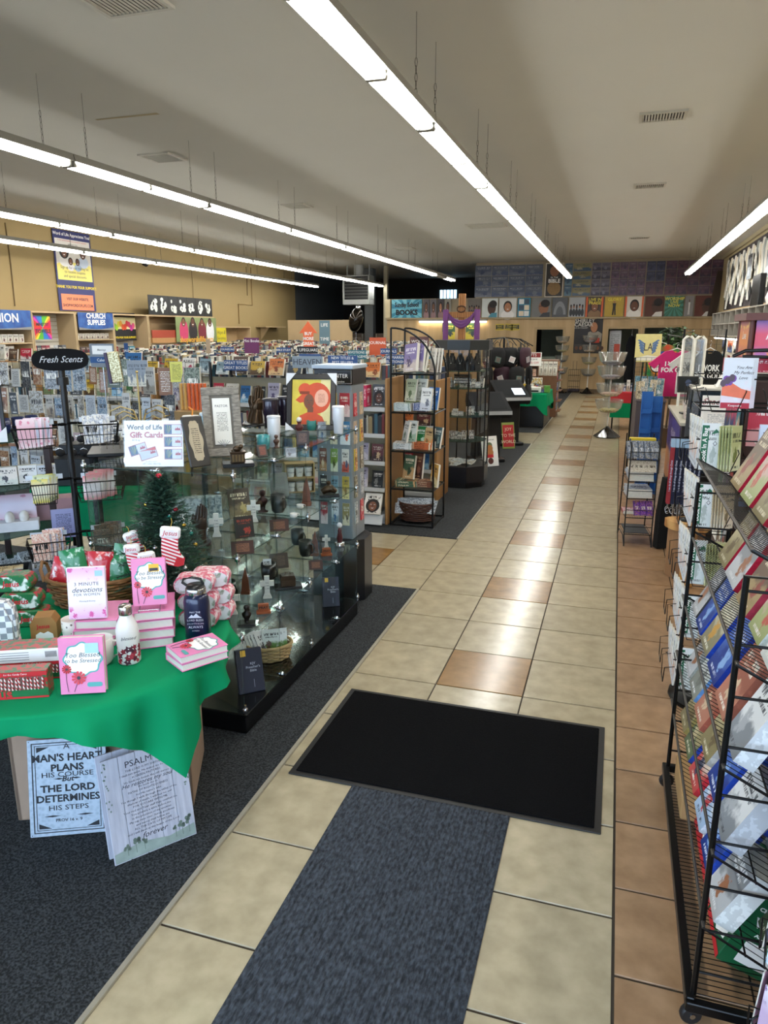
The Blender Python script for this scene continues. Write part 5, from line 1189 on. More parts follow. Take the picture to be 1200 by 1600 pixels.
wall_unit('tan wall shelf unit under the church supplies header', 12.65, 13.83, 2.2, (.6, 1.0, 1.38, 1.66))
wall_unit('slatwall bay with the balloon poster', 13.84, 15.1, 2.2, (), 'slat')
wall_unit('deep tan wall unit with a dark opening beside the family poster', 15.12, 18.1, 2.2, (.7, 1.1, 1.55))
wall_unit('last low tan wall unit before the bare wall', 18.12, 20.2, 1.95, (.7, 1.3))
def header(y0, y1, z0, z1, lines, sz, label):
    o = T('header_sign', label, 'sign', (XU+.012, y0, z0), PI/2); w = y1-y0; h = z1-z0
    MB().cbox(0, w, -.012, 0, 0, h, BLUEH, .003).build('panel', o)
    vs = [(0, 0), (w, 0), (w, h*.16)]+[(w*(1-k/12), h*(.16-.12*math.sin(PI*k/12))) for k in range(1, 12)]+[(0, h*.16)]; MB().poly(vs, -.0135, M('#8d8c88', .5)).build('swoosh', o)
    for i, s in enumerate(lines): text(s, sz, o, (w*.5, -.0138, h*(.58+.0 if len(lines) == 1 else (.80, .42)[i])), mat=WHT, bold=.004)
header(9.4, 11.42, 1.86, 2.21, ['COMMUNION'], .22, 'blue communion header sign cut by the left edge')
header(12.7, 13.80, 1.86, 2.21, ['CHURCH', 'SUPPLIES'], .145, 'blue church supplies header sign on the wall unit')
for z, yy, n_, hh in ((1.62, 10.2, 9, .15), (1.32, 10.2, 7, .24)):
    for k in range(n_):
        ym = yy+.135*k
        book(wloc(ym, z, .12), PI/2, .12, hh, .12, 'white communion ware carton on the %s shelf under the communion header, %s along' % ('upper' if z > 1.5 else 'lower', nth(k)), ('#e6e2da', '#dcd6cc', '#5c2c38', '#2a2a30'), 'carton', 0, 'white communion cartons', 'carton')
for z, n_ in ((1.66, 7), (1.38, 6)):
    for k in range(n_): book(wloc(12.78+.16*k, z, .12), PI/2, .14, .12, .12, 'white carton on the %s church supplies shelf, %s along' % ('upper' if z > 1.5 else 'lower', nth(k)), ('#dfdad0', '#c9c0b4', '#4a2832', '#3a3234') if z > 1.5 else ('#6a5a58', '#3a2c30', '#8a2030', '#d8d0c8'), 'carton', 0, 'cartons under the church supplies header', 'carton')
o = T('towel_sign', 'rainbow burst ministry towels sign on the slatwall', 'sign', (XU-.08, 11.80, 1.68), PI/2); m = MB()
for k in range(16):
    c = ('#d81f4a', '#e8902a', '#e8dc3a', '#5cb83a', '#2a7fc8', '#7a3ab0', '#e03a9a', '#d8402a')[k % 8]; a, b = 2*PI*k/16, 2*PI*(k+1)/16
    pt = lambda t: (max(-.22, min(.22, .4*math.cos(t))), .22+max(-.22, min(.22, .4*math.sin(t))))
    m.poly([(0, .22), pt(a), pt(b)], -.003, M(c, .5, 0, 0))
MB().box(-.22, .22, -.002, .002, 0, .44, WHT).build('board', o); m.build('burst_print', o); text('MINISTRY', .075, o, (0, -.005, .28), mat=INK, bold=.003); text('TOWELS', .1, o, (0, -.005, .15), mat=INK, bold=.004)
for k in range(9):
    c = ('#3a2f4a', '#b04050', '#5a6068', '#8a3a4a', '#a84858', '#e0dcd4', '#c8ccd0', '#3c4048', '#7a7f88')[k]
    book((XU-.22, 11.58+.115*k, 1.26), PI/2, .10, .30, .03, 'packet of folded towels hung on the slatwall, %s along' % nth(k), (c, c, '#d8d4cc'), 'towel pack', 0, 'towel packs on the slatwall', 'towel_pack')
o = T('balloon_poster', 'dark poster with rainbow balloons and yellow lettering in the slatwall bay', 'poster', (XU-.25, 14.45, 1.62), PI/2)
MB().box(-.5, .5, -.002, .002, 0, .62, M('#15151a', .5)).rect(-.5, .5, .26, .52, -.003, M('#e2d6a0', .5)).build('board', o); m = MB()
for k in range(12): m.disc(-.42+.075*k, .34+.05*math.sin(k*1.7), .055, .07, -.004-.0002*k, M(('#2a7fd0', '#3a9ad8', '#5ac04a', '#a8d83a', '#e8d83a', '#e8a02a', '#e8602a', '#e04a2a', '#d83a3a', '#e03a6a', '#c83a9a', '#f06090')[k], .4, 0, 0), 12)
m.build('balloons', o); text('THANK YOU FOR YOUR SUPPORT!', .062, o, (0, -.004, .07), mat=M('#e8d030', .5, 0, 0), bold=.002); text('CELEBRATING 40 YEARS', .05, o, (0, -.004, .57), mat=WHT)
for k in range(4): book((XU-.1, 13.95+.3*k, 1.28-.04*(k % 2)), PI/2, .2, .22, .04, 'boxed gift on the balloon poster bay, %s along' % nth(k), None, 'gift box', 0, 'boxed gifts below the balloon poster', 'gift_box')
# banner on the wall
o = T('wall_banner', 'tall mailing list banner high on the tan wall', 'banner', (XL+.02, 12.78, 2.25), PI/2); w, h = 1.12, 1.6
NV = M('#2a2f6a', .5, 0, .02)
MB().cbox(0, w, -.012, 0, 0, h, NV, .002).build('panel', o)
m = MB(); LG = M('#e2ddd6', .5, 0, 0); YW = M('#eddf78', .5, 0, 0); ORG = M('#ee8a62', .5, 0, 0)
m.rect(.04, w-.04, .93, 1.43, -.013, LG).rect(.04, w-.04, .62, .93, -.0132, YW).rect(.07, w-.07, .02, .34, -.0132, ORG); m.disc(w*.5, .93, .5, .05, -.0134, YW, 24)
HAIR = M('#1d1512', .6, 0, 0); SK1 = M('#7a4a32', .5, 0, 0); SK2 = M('#5c3424', .5, 0, 0)
for x, z, s, sk, hr, sh_ in ((.28, 1.16, .13, SK1, 1.5, '#e8e6e4'), (.84, 1.16, .13, SK2, 1.0, '#c8d4e4'), (.45, .99, .085, SK1, 1.15, '#e6e2e2'), (.66, .99, .085, SK2, 1.05, '#9ab0c8')):
    m.disc(x, z-s*1.25, s*1.25, s*.9, -.0138, M(sh_, .6, 0, 0), 14); m.disc(x, z+s*.12, s*.72*hr, s*.85*hr**.5, -.0142, HAIR, 16); m.disc(x, z, s*.55, s*.72, -.0146, sk, 16); m.disc(x, z-s*.32, s*.22, s*.08, -.015, WHT, 8)
m.build('picture_print', o)
text('Word of Life Appreciates You!', .088, o, (w/2, -.014, 1.52), mat=WHT, bold=.0015); text('A very special thanks to our wonderful customers.', .042, o, (w/2, -.015, 1.4), mat=RED); text('SERVING YOU', .045, o, (w/2, -.015, 1.33), mat=INK); text('Since 1964', .14, o, (w/2, -.0155, 1.235), mat=INK, shear=.2)
for i, s in enumerate(('Sign up for our mailing list', 'to receive coupons', 'and special discounts.')): text(s, .08, o, (w/2, -.015, .87-.085*i), mat=INK)
text('THANK YOU FOR YOUR SUPPORT!', .078, o, (w/2, -.015, .48), mat=M('#e8d030', .5, 0, 0), bold=.0025); text('VISIT OUR WEBSITE:', .075, o, (w/2, -.015, .24), mat=INK, bold=.002); text('SHOPWORDOFLIFE.COM', .082, o, (w/2, -.015, .11), mat=INK, bold=.002)
# black and white strip of shirts and the family poster
for k in range(7):
    o = T('print_panel', 'black panel with a white splash figure, %s along the strip above the wall unit' % nth(k), 'poster', (XU, 15.15+.41*k, 2.215), PI/2, 'black and white panels'); MB().box(0, .405, -.006, .0, 0, .45, M('#17181a', .5)).build('board', o)
    m = MB(); WS = M('#dfe3d8', .6, 0, .05)
    for j in range(9): m.disc(.2+R.uniform(-.1, .1), .23+R.uniform(-.13, .13), R.uniform(.03, .08), R.uniform(.03, .09), -.0068-.0001*j, WS, 9)
    m.disc(.2, .25, .03, .05, -.0085, DKI, 8).disc(.17, .16, .02, .03, -.0085, DKI, 8).disc(.24, .34, .02, .02, -.0085, DKI, 8); m.build('splash_print', o)
o = T('family_poster', 'large family portrait poster lettered with a web address on the wall unit', 'poster', (XU+.05, 16.15, 1.52), PI/2)
MB().box(0, 1.95, -.006, 0, 0, .66, M('#7f8d5c', .6, 0, .2, 4)).build('board', o); m = MB()
for x, sk, sh_, s in ((.35, SK1, '#c8406a', .1), (.78, SK2, '#2a2428', .11), (1.22, SK1, '#7a2a38', .1), (1.62, SK2, '#e6e6e8', .1)):
    m.disc(x, .3, .2, .3, -.007, M(sh_, .6, 0, .05), 16); m.disc(x, .54, s*.95, s*1.15, -.0074, HAIR, 16); m.disc(x, .52, s*.72, s*.95, -.0078, sk, 16); m.disc(x, .48, s*.3, s*.1, -.008, WHT, 8)
m.rect(.0, 1.95, 0, .05, -.0079, M('#3a3430', .6)); m.build('portrait_print', o); text('shopwordoflife.com', .2, o, (.95, -.009, .1), mat=M('#e8b040', .5, 0, 0), bold=.005)
o = T('sale_sign', 'yellow splash-edged notice beside the family poster', 'sign', (XU+.004, 18.15, 1.5), PI/2); MB().box(0, .55, -.004, 0, 0, .42, M('#d8c82a', .5)).build('board', o); text('Hope &', .14, o, (.27, -.005, .3), mat=INK, shear=.3); text('Everything', .11, o, (.27, -.005, .14), mat=INK, shear=.3)
MB().box(0, 1.5, 0, .45, 0, .12, M('#b98a58', .7)).box(0, 1.5, .0, .02, .12, .3, M('#a8442e', .6)).build('carton', None, (XU+.02, 15.2, 1.557), (0, 0, PI/2), label='open red-edged cardboard tray on the deep wall unit', cat='carton')
for k in range(5): book((XU-.1, 15.3+.2*k, 1.14), PI/2, .18, .26, .15, 'brown carton inside the deep wall unit, %s along' % nth(k), ('#7a5a3a', '#8a6a48', '#4a3624'), 'carton', 0, 'cartons inside the deep wall unit', 'carton')
# security camera and small wall shelf
p = P(224, 412, x=XL+.02)
o = T('security_camera', 'small black security camera fixed high on the tan wall', 'camera', p, PI/2); MB().lathe([(.05, 0), (.05, .03), (0, .03)], BLACK, 12, cap=False).build('bracket', o, rot=(PI/2, 0, 0)); MB().ball((0, -.07, -.02), .055, BLACK, 12, 8).build('body', o)
p = P(400, 510, x=XL+.01)
o = T('wall_shelf', 'small tan wall shelf on a bracket', 'shelf', p, PI/2); MB().cbox(0, 1.5, -.35, 0, -.03, 0, UN, .004).build('board', o); MB().prism([(0, -.03), (-.3, -.03), (0, -.42)], .3, .36, UN, axis='x').build('bracket', o)
# ================================================================ book islands in the middle of the shop
SHW = M('#c4c6c6', .45, .1, .02); CRM = M('#d2c6a6', .6, 0, .03)
ROWS = MB(); ROWM = [M(c, .5, 0, 0) for c in '#d8d4c8 #c8c4b8 #e8e4da #a8a498 #2a2c30 #3a3430 #4a4a50 #6a2a2c #2a3a5a #8a7a5a #5a6a5a #b0a890 #7a7a80 #8a3a30 #385a6a #e0dcd0 #1c1d20 #c0a878'.split()]
def spine_row(x0, x1, y, z, hmax=.24, d=.15, rr=None):
    rr = rr or R
    x = x0
    while x < x1:
        t = rr.uniform(.014, .045); h = rr.uniform(.68, 1)*hmax
        ROWS.box(x, min(x+t-.002, x1), y, y+d, z, z+h, PAGES, dict.fromkeys(('front', 'left', 'right'), rr.choice(ROWM))); x += t
def island(y, x0, x1, h, zs, label, depth=.6, face=.34, tops=True, spines=(), nface=None):
    o = T('book_island', label, 'bookcase', (x0, y, .006)); w = x1-x0
    for x in (0, w-.028): ob('side_panel', cached(('iside', h, depth), lambda: MB().cbox(0, .028, 0, depth, 0, h-.006, WOOD, .004)), o, (x, 0, 0))
    MB().box(.028, w-.028, depth*.5-.012, depth*.5+.012, .1, h-.03, CRM).build('back_panel', o)
    MB().cbox(.028, w-.028, .03, depth-.03, 0, .1, SHW, .004).build('plinth', o)
    n = max(1, round(w/1.2))
    for z in zs:
        for i in range(n):
            a, b = .028+(w-.056)*i/n, .028+(w-.056)*(i+1)/n
            ob('shelf', cached(('ishelf', round(b-a, 3), depth), lambda: MB().cbox(.002, b-a-.002, .0, depth*.5-.014, -.018, 0, SHW, .003).cbox(.002, b-a-.002, -.006, .0, -.032, .008, SHW, .002)), o, (a, 0, z-.006))
    return o
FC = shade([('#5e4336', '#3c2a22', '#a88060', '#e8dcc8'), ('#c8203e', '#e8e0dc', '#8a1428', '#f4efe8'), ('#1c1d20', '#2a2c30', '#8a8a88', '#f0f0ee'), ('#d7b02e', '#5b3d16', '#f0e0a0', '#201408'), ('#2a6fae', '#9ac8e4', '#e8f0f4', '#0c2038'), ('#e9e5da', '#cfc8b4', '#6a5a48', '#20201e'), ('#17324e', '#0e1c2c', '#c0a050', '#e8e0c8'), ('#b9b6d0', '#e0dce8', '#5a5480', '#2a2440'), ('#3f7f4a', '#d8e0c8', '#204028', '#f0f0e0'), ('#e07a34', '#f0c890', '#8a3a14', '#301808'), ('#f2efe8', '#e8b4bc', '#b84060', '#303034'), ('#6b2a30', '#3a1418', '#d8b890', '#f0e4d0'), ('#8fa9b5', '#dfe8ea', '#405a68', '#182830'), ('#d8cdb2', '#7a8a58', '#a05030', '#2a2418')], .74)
def face_row(x0, x1, y, z, step, hmin, hmax, text_, rr=R, lean=.12, cat='book', group=None, name='book', cmap=None):
    x = x0; i = 0; n = math.ceil((x1-step*.5-x0)/step-1e-6)
    while i < n:
        w = step*.84; h = rr.uniform(hmin, hmax)
        book((x+step/2, y+rr.uniform(0, .03), z), rr.uniform(-.14, .14), w*rr.uniform(.8, 1), h*rr.uniform(.82, 1), rr.choice((.018, .026, .034)), '%s, %s from the right' % (text_, nth(n-1-i)), (cmap or FC)[rr.randrange(len(cmap or FC))], cat, lean, group or text_, name)
        x += step; i += 1
# nearest island beside the arched rack
g = island(6.5, -4.6, -2.02, 1.41, (.1, .36, .62, .885, 1.135), 'long wood-ended book island with white shelves beside the arched rack')
for z, nm in ((1.135, 'top'), (.885, 'second'), (.62, 'third'), (.36, 'fourth'), (.10, 'bottom')):
    if nm == 'second':
        spine_row(-4.5, -2.06, 6.52, z, .2, .14); continue
    face_row(-4.54, -2.055, 6.53, z, .155 if nm != 'bottom' else .2, .18, .215, 'face-out book on the %s shelf of the nearest island' % nm, lean=.16 if nm != 'bottom' else .45)
spine_row(-4.5, -2.06, 6.66, 1.385, .16, .13); face_row(-4.5, -2.1, 6.56, 1.41, .2, .14, .2, 'book standing on top of the nearest island', lean=.3)
# special first ones by the end panel
def portrait_book(loc, rz, w, h, c, label, skin=SK2, title=None, shirt=None, ink_=WHT):
    b = book(loc, rz, w, h, .03, label, c, 'book', .14); m = MB()
    m.disc(0, h*.40, w*.41, h*.32, -.0012, HAIR, 18); m.disc(0, h*.37, w*.24, h*.22, -.0016, skin, 18)
    for s in (-1, 1): m.disc(s*w*.11, h*.45, w*.045, h*.016, -.002, WHT, 8); m.disc(s*w*.11, h*.45, w*.02, h*.015, -.0022, INK, 6); m.rect(s*w*.11-w*.06, s*w*.11+w*.06, h*.48, h*.49, -.002, HAIR)
    m.poly([(-w*.03, h*.37), (w*.03, h*.37), (w*.012, h*.44), (-w*.012, h*.44)], -.002, HAIR); m.poly([(-w*.1, h*.29), (0, h*.255), (w*.1, h*.29), (0, h*.28)], -.002, WHT)
    m.build('portrait_print', b)
    if title: text(title, h*.09, b, (0, -.0024, h*.85), mat=ink_)
    return b
for o in list(bpy.data.objects):
    if o.get('category') == 'book' and o.get('label', '').startswith('face-out book on the top shelf of the nearest island') and o.location.x > -2.5: LABELS.pop(o['label'], None); bpy.data.objects.remove(o)
portrait_book((-2.12, 6.53, 1.145), 0, .125, .205, ('#3c3f42', '#2a2c2e', '#50545a', '#e8e8e8'), 'grey book with a smiling dark face at the right end of the top shelf', title='FOREVER')
for k in range(2): book((-2.235+.035*k-.02, 6.54, 1.145), PI/2, .14, .2, .03, '%s magenta-red spine beside the portrait book' % ('left', 'right')[k], ('#c21d4e', '#c21d4e', '#e8d0d8', '#f6eef0'), 'book', 0)
book((-2.35, 6.53, 1.145), 0, .14, .19, .03, 'brown book with a raised-arms figure left of the magenta spines', ('#5f4235', '#4a3228', '#b08a68', '#e8d8c0'), 'book', .12)
book((-2.44, 6.6, 1.28), 0, .16, .2, .03, 'white book lettered before on top of the nearest island end', ('#e9e7df', '#dcd8cc', '#a8a294', '#2a2a2c'), 'book', .25)
# bottom bay: two magazine covers with a curly-haired portrait
for k in range(2):
    b = portrait_book((-2.35+.19*k, 6.42, .12), 0, .17, .21, ('#e7e2da', '#d8d2c8', '#c9b8a8', '#2a2a2c'), 'white curly-haired portrait magazine in the bottom bay, %s one' % ('left', 'right')[k], SK1, 'become', ink_=INK); b.rotation_euler.x = -.5
m = MB().prism([(0, 0), (2.52, 0), (2.52, .1), (0, .1)], 0, .01, SHW); m.build('kick_tray', g, (.03, -.1, .02), (-.5, 0, 0))
# further islands
ISL = [(7.55, -4.7, -1.79, 1.33, 'second wood-ended book island behind the arched rack'), (9.6, -7.6, -2.5, 1.36, 'third book island behind the octagonal case'), (11.2, -8.6, -2.75, 1.38, 'fourth book island in the middle of the shop'), (12.9, -9.2, -3.0, 1.42, 'fifth book island below the devotions sign'), (14.7, -9.4, -3.2, 1.44, 'sixth book island before the purple-draped cross'), (16.8, -9.5, -3.4, 1.46, 'farthest book island near the back shelving')]
for i, (y, x0, x1, h, lab) in enumerate(ISL):
    island(y, x0, x1, h, (.1, .4, h-.56, h-.28) if i > 0 else (.1, .36, .62, .84, 1.06), lab)
    nm = ORD[i+1]
    face_row(x0+.05, x1-.04, y+.03, h-.27, .19 if i < 2 else .26, .2, .235, 'face-out book on the upper shelf of the %s island' % nm)
    if i == 0:
        for z in (.84, .62, .36): face_row(-3.0, x1-.04, y+.03, z, .19, .17, .2, 'face-out book %s on the second island' % {.84: 'just below the upper row', .62: 'halfway up', .36: 'near the floor'}[z])
    else: spine_row(x0+.05, x1-.04, y+.04, h-.55, .22)
    spine_row(x0+.03, x1-.04, y+.16, h-.002, .13 if i < 3 else .15, .14)
    spine_row(x0+.03, x1-.04, y+.36, h-.002, .16, .14)
# taller cluttered fixtures between the islands on the left
for i, (y, x0, x1, h) in enumerate(((7.4, -6.9, -5.1, 1.34), (8.7, -9.0, -7.9, 1.4))):
    island(y, x0, x1, h, (.1, .4, h-.56, h-.28), ('low book island left of the second one', 'short book island nearest the tan wall')[i])
    nm = ('low left', 'short wall-side')[i]
    face_row(x0+.05, x1-.04, y+.03, h-.27, .2, .2, .235, 'face-out item on the upper shelf of the %s island' % nm); spine_row(x0+.05, x1-.04, y+.04, h-.55, .22); face_row(x0+.05, x1-.05, y+.1, h, .24, .16, .28, 'item standing on top of the %s island' % nm, lean=.2)
ROWS.build('spine_out_books', None, label='rows of spine-out paperbacks packed on the book islands', cat='books', group='spine-out paperbacks', kind='stuff')
# shelf signs
def rod_sign(u, v, y, wpx, hpx, lines, c, label, sz=.4, tcol=WHT, mat=None, rz=0, base=None):
    base = base or (1.415 if y < 6.6 else 1.335 if y < 7.6 else 1.365 if y < 9.7 else 1.385 if y < 11.1 else 1.3)
    p = P(u, v, y=y); k = y/math.cos(YAW)/F*.98; w, h = wpx*k, hpx*k
    o = T('shelf_sign', label, 'sign', (p.x, p.y, p.z-h/2), rz)
    MB().cbox(-w/2, w/2, 0, .012, 0, h, mat or M(c, .45, 0, .05, 8), .003).build('board', o)
    b_ = base-(p.z-h/2)+.008; MB().tube([(0, .3, b_), (0, .006, b_), (0, .006, .01)], .008, CHROME, 6, smooth=False).build('rod', o)
    L = len(lines)
    for i, s in enumerate(lines): text(s, h*sz, o, (0, -.0015, h*(.5 if L == 1 else .73-.46*i if L == 2 else .8-.3*i)), mat=tcol)
    return o
SB = '#2b4f86'
rod_sign(368, 571, 6.38, 44, 17, ['GREAT TITLES', 'GREAT BOOKS'], SB, 'blue great titles sign above the nearest island')
rod_sign(484, 559, 7.4, 38, 12, ['MEN & WOMEN'], SB, 'small blue men and women shelf sign', .55)
rod_sign(480, 566, 6.36, 53, 19, ['HEAVEN'], '#8a98a4', 'grey misty heaven sign behind the orange lady print', .7, INK)
rod_sign(535, 563, 6.37, 50, 15, ['NEW TITLES &', 'BEST SELLERS'], SB, 'blue new titles and best sellers sign beside the gift center spinner')
rod_sign(480, 547, 9.3, 36, 11, ['& LIFEGUARD'], '#14161a', 'black strip sign lettered in white behind the men and women sign', .6)
rod_sign(393, 540, 9.3, 27, 25, ['Mini Books', '', ''], '#6a2a5a', 'purple and yellow mini books poster on a rod', .26, WHT)
o = rod_sign(355, 546, 9.3, 25, 8, ['COUNSELING'], SB, 'tiny blue shelf sign left of the mini books poster', .55); rod_sign(443, 547, 10.9, 26, 8, ['BIBLE STUDY'], SB, 'tiny blue shelf sign right of the mini books poster', .55)
rod_sign(558, 554, 9.3, 31, 14, ['DEVOTIONS &', 'ENCOURAGEMENT'], '#2f6f7f', 'teal devotions and encouragement sign', .38)
rod_sign(607, 549, 9.3, 27, 9, ['JOURNALS'], SB, 'blue journals sign behind the arched rack', .6)
rod_sign(617, 562, 7.4, 29, 14, ['LOVE, MARRIAGE', '& RELATIONSHIPS'], SB, 'blue love and marriage sign inside the arch of the rack', .4)
rod_sign(673, 555, 9.3, 41, 12, ['PRAYER'], '#2f6f7f', 'teal prayer sign seen through the arch', .75)
rod_sign(507, 519, 12.0, 18, 36, ['LIFE', '', 'TIME'], '#5f7d8a', 'grey-blue poster beside the orange arrow sign', .2); rod_sign(493, 517, 12.2, 14, 12, ['OUR BOOKS'], '#c9a0a0', 'small tilted photo sign beside the orange arrow sign', .2, rz=.2) if 0 else None
rod_sign(325, 541, 9.0, 8, 24, [''], '#b09a80', 'narrow tan card standing on a rod before the tan wall'); rod_sign(197, 548, 8.8, 8, 26, ['SALE'], SB, 'narrow blue upright tag in front of the cardboard tray', .2)
rod_sign(590, 548, 11.0, 27, 40, ['JOURNAL', '', ''], '#c8552a', 'orange journal display header behind the journals sign', .16)
rod_sign(655, 545, 12.2, 30, 36, ['WOMEN', '', 'OF FAITH'], '#5d3a3a', 'dark magenta book poster seen through the arch', .18)
o = T('arrow_sign', 'tall orange up-arrow sale sign above the book islands', 'sign', P(482, 541, y=11.3)-Vector((0, 0, .12)), 0)
MB().prism([(-.09, 0), (.09, 0), (.09, .33), (.16, .33), (0, .52), (-.16, .33), (-.09, .33)], 0, .01, M('#e2683a', .5)).build('arrow', o)
for i, s in enumerate(('BUY', 'MORE', 'GREAT', 'BOOKS')): text(s, .07, o, (0, -.002, .32-.08*i), mat=WHT, bold=.002)
MB().tube([(0, .005, -.2), (0, .005, .01)], .01, CHROME, 6).build('rod', o)

# ---------------------------------------------------------------- arched rack
AX0, AX1, AY0, AY1 = -1.99, -1.572, 6.5, 6.96
o = T('arched_rack', 'black metal display rack with a quarter-arch top and glass shelves', 'display rack', (0, 0, .006))
for k, y in enumerate((AY0, AY1)):
    arc = [(AX0+(AX1-AX0)*(math.sin(a)), y, 1.44+.42*math.cos(a)) for a in [PI/2*i/14 for i in range(15)]]
    MB().tube([(AX0, y, 0), (AX0, y, 1.86)], .0095, BLACKMETAL, 6).build('left_post', o); MB().tube([(AX1, y, 0), (AX1, y, 1.44)], .0095, BLACKMETAL, 6).build('right_post', o); MB().tube([(AX0, y, 1.86)]+arc, .0095, BLACKMETAL, 6).build('arch_rail', o)
ASZ = [.37, .735, 1.10, 1.455]
for z in [.02]+ASZ:
    m = MB(); m.tube([(AX0, AY0, z-.008), (AX1, AY0, z-.008), (AX1, AY1, z-.008), (AX0, AY1, z-.008)], .008, BLACKMETAL, 5, True, False); m.build('shelf_frame', o)
    if z > .1: MB().box(AX0+.008, AX1-.008, AY0+.008, AY1-.008, z-.006, z, GLASS_EDGE, {'top': GLASS, 'bottom': GLASS}).build('glass_shelf', o)
def ash(x, y, z): return (x, y, z+.008)
for k in range(2): book(ash(-1.85+.06*k, 6.63+.03*k, 1.455), -.55, .17, .26, .035, '%s tall purple-patterned book leaning on the top shelf of the arched rack' % ('front', 'rear')[k], ('#7a6a9a', '#c8b8b0', '#4a3a5a', '#e8e0e8'), 'book', .2, roll=-.12)
book(ash(-1.76, 6.66, 1.455), -.5, .12, .24, .03, 'grey-green book beside the purple ones on the arched rack', ('#5d5f54', '#3f4038', '#8a8a78', '#d0ccb8'), 'book', .25)
for k in range(3): book(ash(-1.66+.03*k, 6.72, 1.455), -1.0, .13, .22, .012, 'thin pale book propped at the right of the top arched shelf, %s along' % nth(k), ('#e4ded2', '#c8b8a8', '#a08a78', '#3a3430'), 'book', .1, 'thin pale books on the arched rack')
def pile(x, y, z, n, w, h, t, cols, lab, rz=0, grp=None):
    for k in range(n): book((x+h/2, y+w/2, z+.002+t*1.03*k), PI/2+rz+R.uniform(-.05, .05), w, h, t, '%s, %s from the bottom' % (lab, nth(k)), cols, 'book', 0, grp or lab, flat=True)
pile(-1.9, 6.55, 1.108, 5, .13, .16, .014, ('#c9d2d0', '#8aa098', '#5a7068', '#203028'), 'pale green book lying in the stack on the second arched shelf', .1)
pile(-1.72, 6.58, 1.108, 5, .13, .16, .014, ('#2a4a8a', '#e8e8ec', '#8aa0c8', '#f0f0f4'), 'blue-edged book lying in the pile on the second arched shelf', -.2)
for k, (x, y, c, lab, rz) in enumerate(((-1.86, 6.68, ('#b8c0a0', '#d8d8c0', '#6a7a58', '#303828'), 'soft green book standing on the green stack', -.35), (-1.77, 6.72, ('#cfd0c8', '#b8b8b0', '#8a8a80', '#383830'), 'pale grey book standing behind the green stack', -.4), (-1.675, 6.55, ('#e9e9e6', '#c9ccd4', '#6a7080', '#20242c'), 'white patterned book standing beside the blue one', -.3), (-1.63, 6.64, ('#2f66b0', '#5a90d0', '#c8d8f0', '#f0f4fa'), 'bright blue book standing upright on the second arched shelf', -.35))):
    book(ash(x, y, 1.18 if k < 2 else 1.108), rz, .115, .21, .022, lab, c, 'book', .2)
pile(-1.9, 6.56, .743, 3, .15, .18, .02, ('#dcdedc', '#b8c0bc', '#7a8880', '#28302c'), 'white book lying in the stack on the third arched shelf', .05)
pile(-1.7, 6.58, .743, 4, .17, .2, .017, ('#c86a3a', '#e8d8b8', '#3a5a4a', '#20180c'), 'orange and green book piled on the third arched shelf', -.15)
for k, (x, y, c, lab, rz) in enumerate(((-1.88, 6.56, ('#e4e6e4', '#c0c4c2', '#5a7a60', '#283028'), 'slim white book leaning in front of the white stack', -.9), (-1.83, 6.62, ('#dfe4e0', '#a8c0ac', '#3a6a48', '#203024'), 'white book leaning on the white stack', -.3), (-1.75, 6.68, ('#1f7a3e', '#3aa058', '#d8ecd8', '#f0f8f0'), 'bright green book standing on the third arched shelf', -.2), (-1.66, 6.6, ('#c8a878', '#e08a4a', '#8a6a40', '#302010'), 'tan and orange book leaning on the third arched shelf', -.5), (-1.6, 6.68, ('#4a6a72', '#2a4048', '#90a8a8', '#e0e8e8'), 'dark teal book at the right end of the third arched shelf', -.6))):
    book(ash(x, y, .743+(.06 if k < 2 else .0)), rz, .11, .2, .02, lab, c, 'book', .2)
pile(-1.87, 6.58, .378, 2, .17, .21, .028, ('#3c5a40', '#c8a070', '#2a4030', '#e8d8b8'), 'dark green book lying flat on the lowest arched shelf', .08)
pile(-1.68, 6.6, .378, 3, .15, .19, .018, ('#7a4a34', '#4a2c20', '#b8886a', '#e0c8a8'), 'brown book lying flat on the lowest arched shelf', -.1)
book(ash(-1.85, 6.6, .44), -.3, .12, .23, .03, 'dark green book with a tan band standing on the lowest arched shelf', ('#3f5c44', '#b89468', '#2c4030', '#e8dcc0'), 'book', .2); book(ash(-1.78, 6.66, .44), -.3, .12, .25, .03, 'brown ornate book standing behind the green banded one', ('#5a2f24', '#3a1c16', '#8a5a44', '#c89a70'), 'book', .15)
book(ash(-1.6, 6.62, .378), -.8, .13, .22, .02, 'tan book propped open at the right of the lowest arched shelf', ('#d0a050', '#e8d8a8', '#6a5a48', '#30281c'), 'book', .1)
WICKD = M('#4a2a1c', .55, 0, .2, 30)
basket('dark brown wicker basket of wrapped prints at the foot of the arched rack', (-1.78, 6.72, .035), .0, .16, .13, .17, WICKD, False, 9, 24, 1.12)
for k in range(16):
    book((-1.88+.0133*k, 6.62+.012*(k % 5), .10+.006*(k % 4)), R.uniform(-.5, .5), .2, .15, .004, 'clear-wrapped print in the dark basket under the arched rack, %s along' % nth(k), ('#c9cdd0', '#8c9298', '#e8eaec', '#50545a'), 'wrapped print', R.uniform(.5, 1.1), 'wrapped prints in the dark basket', 'wrapped_print', face=WRAP)

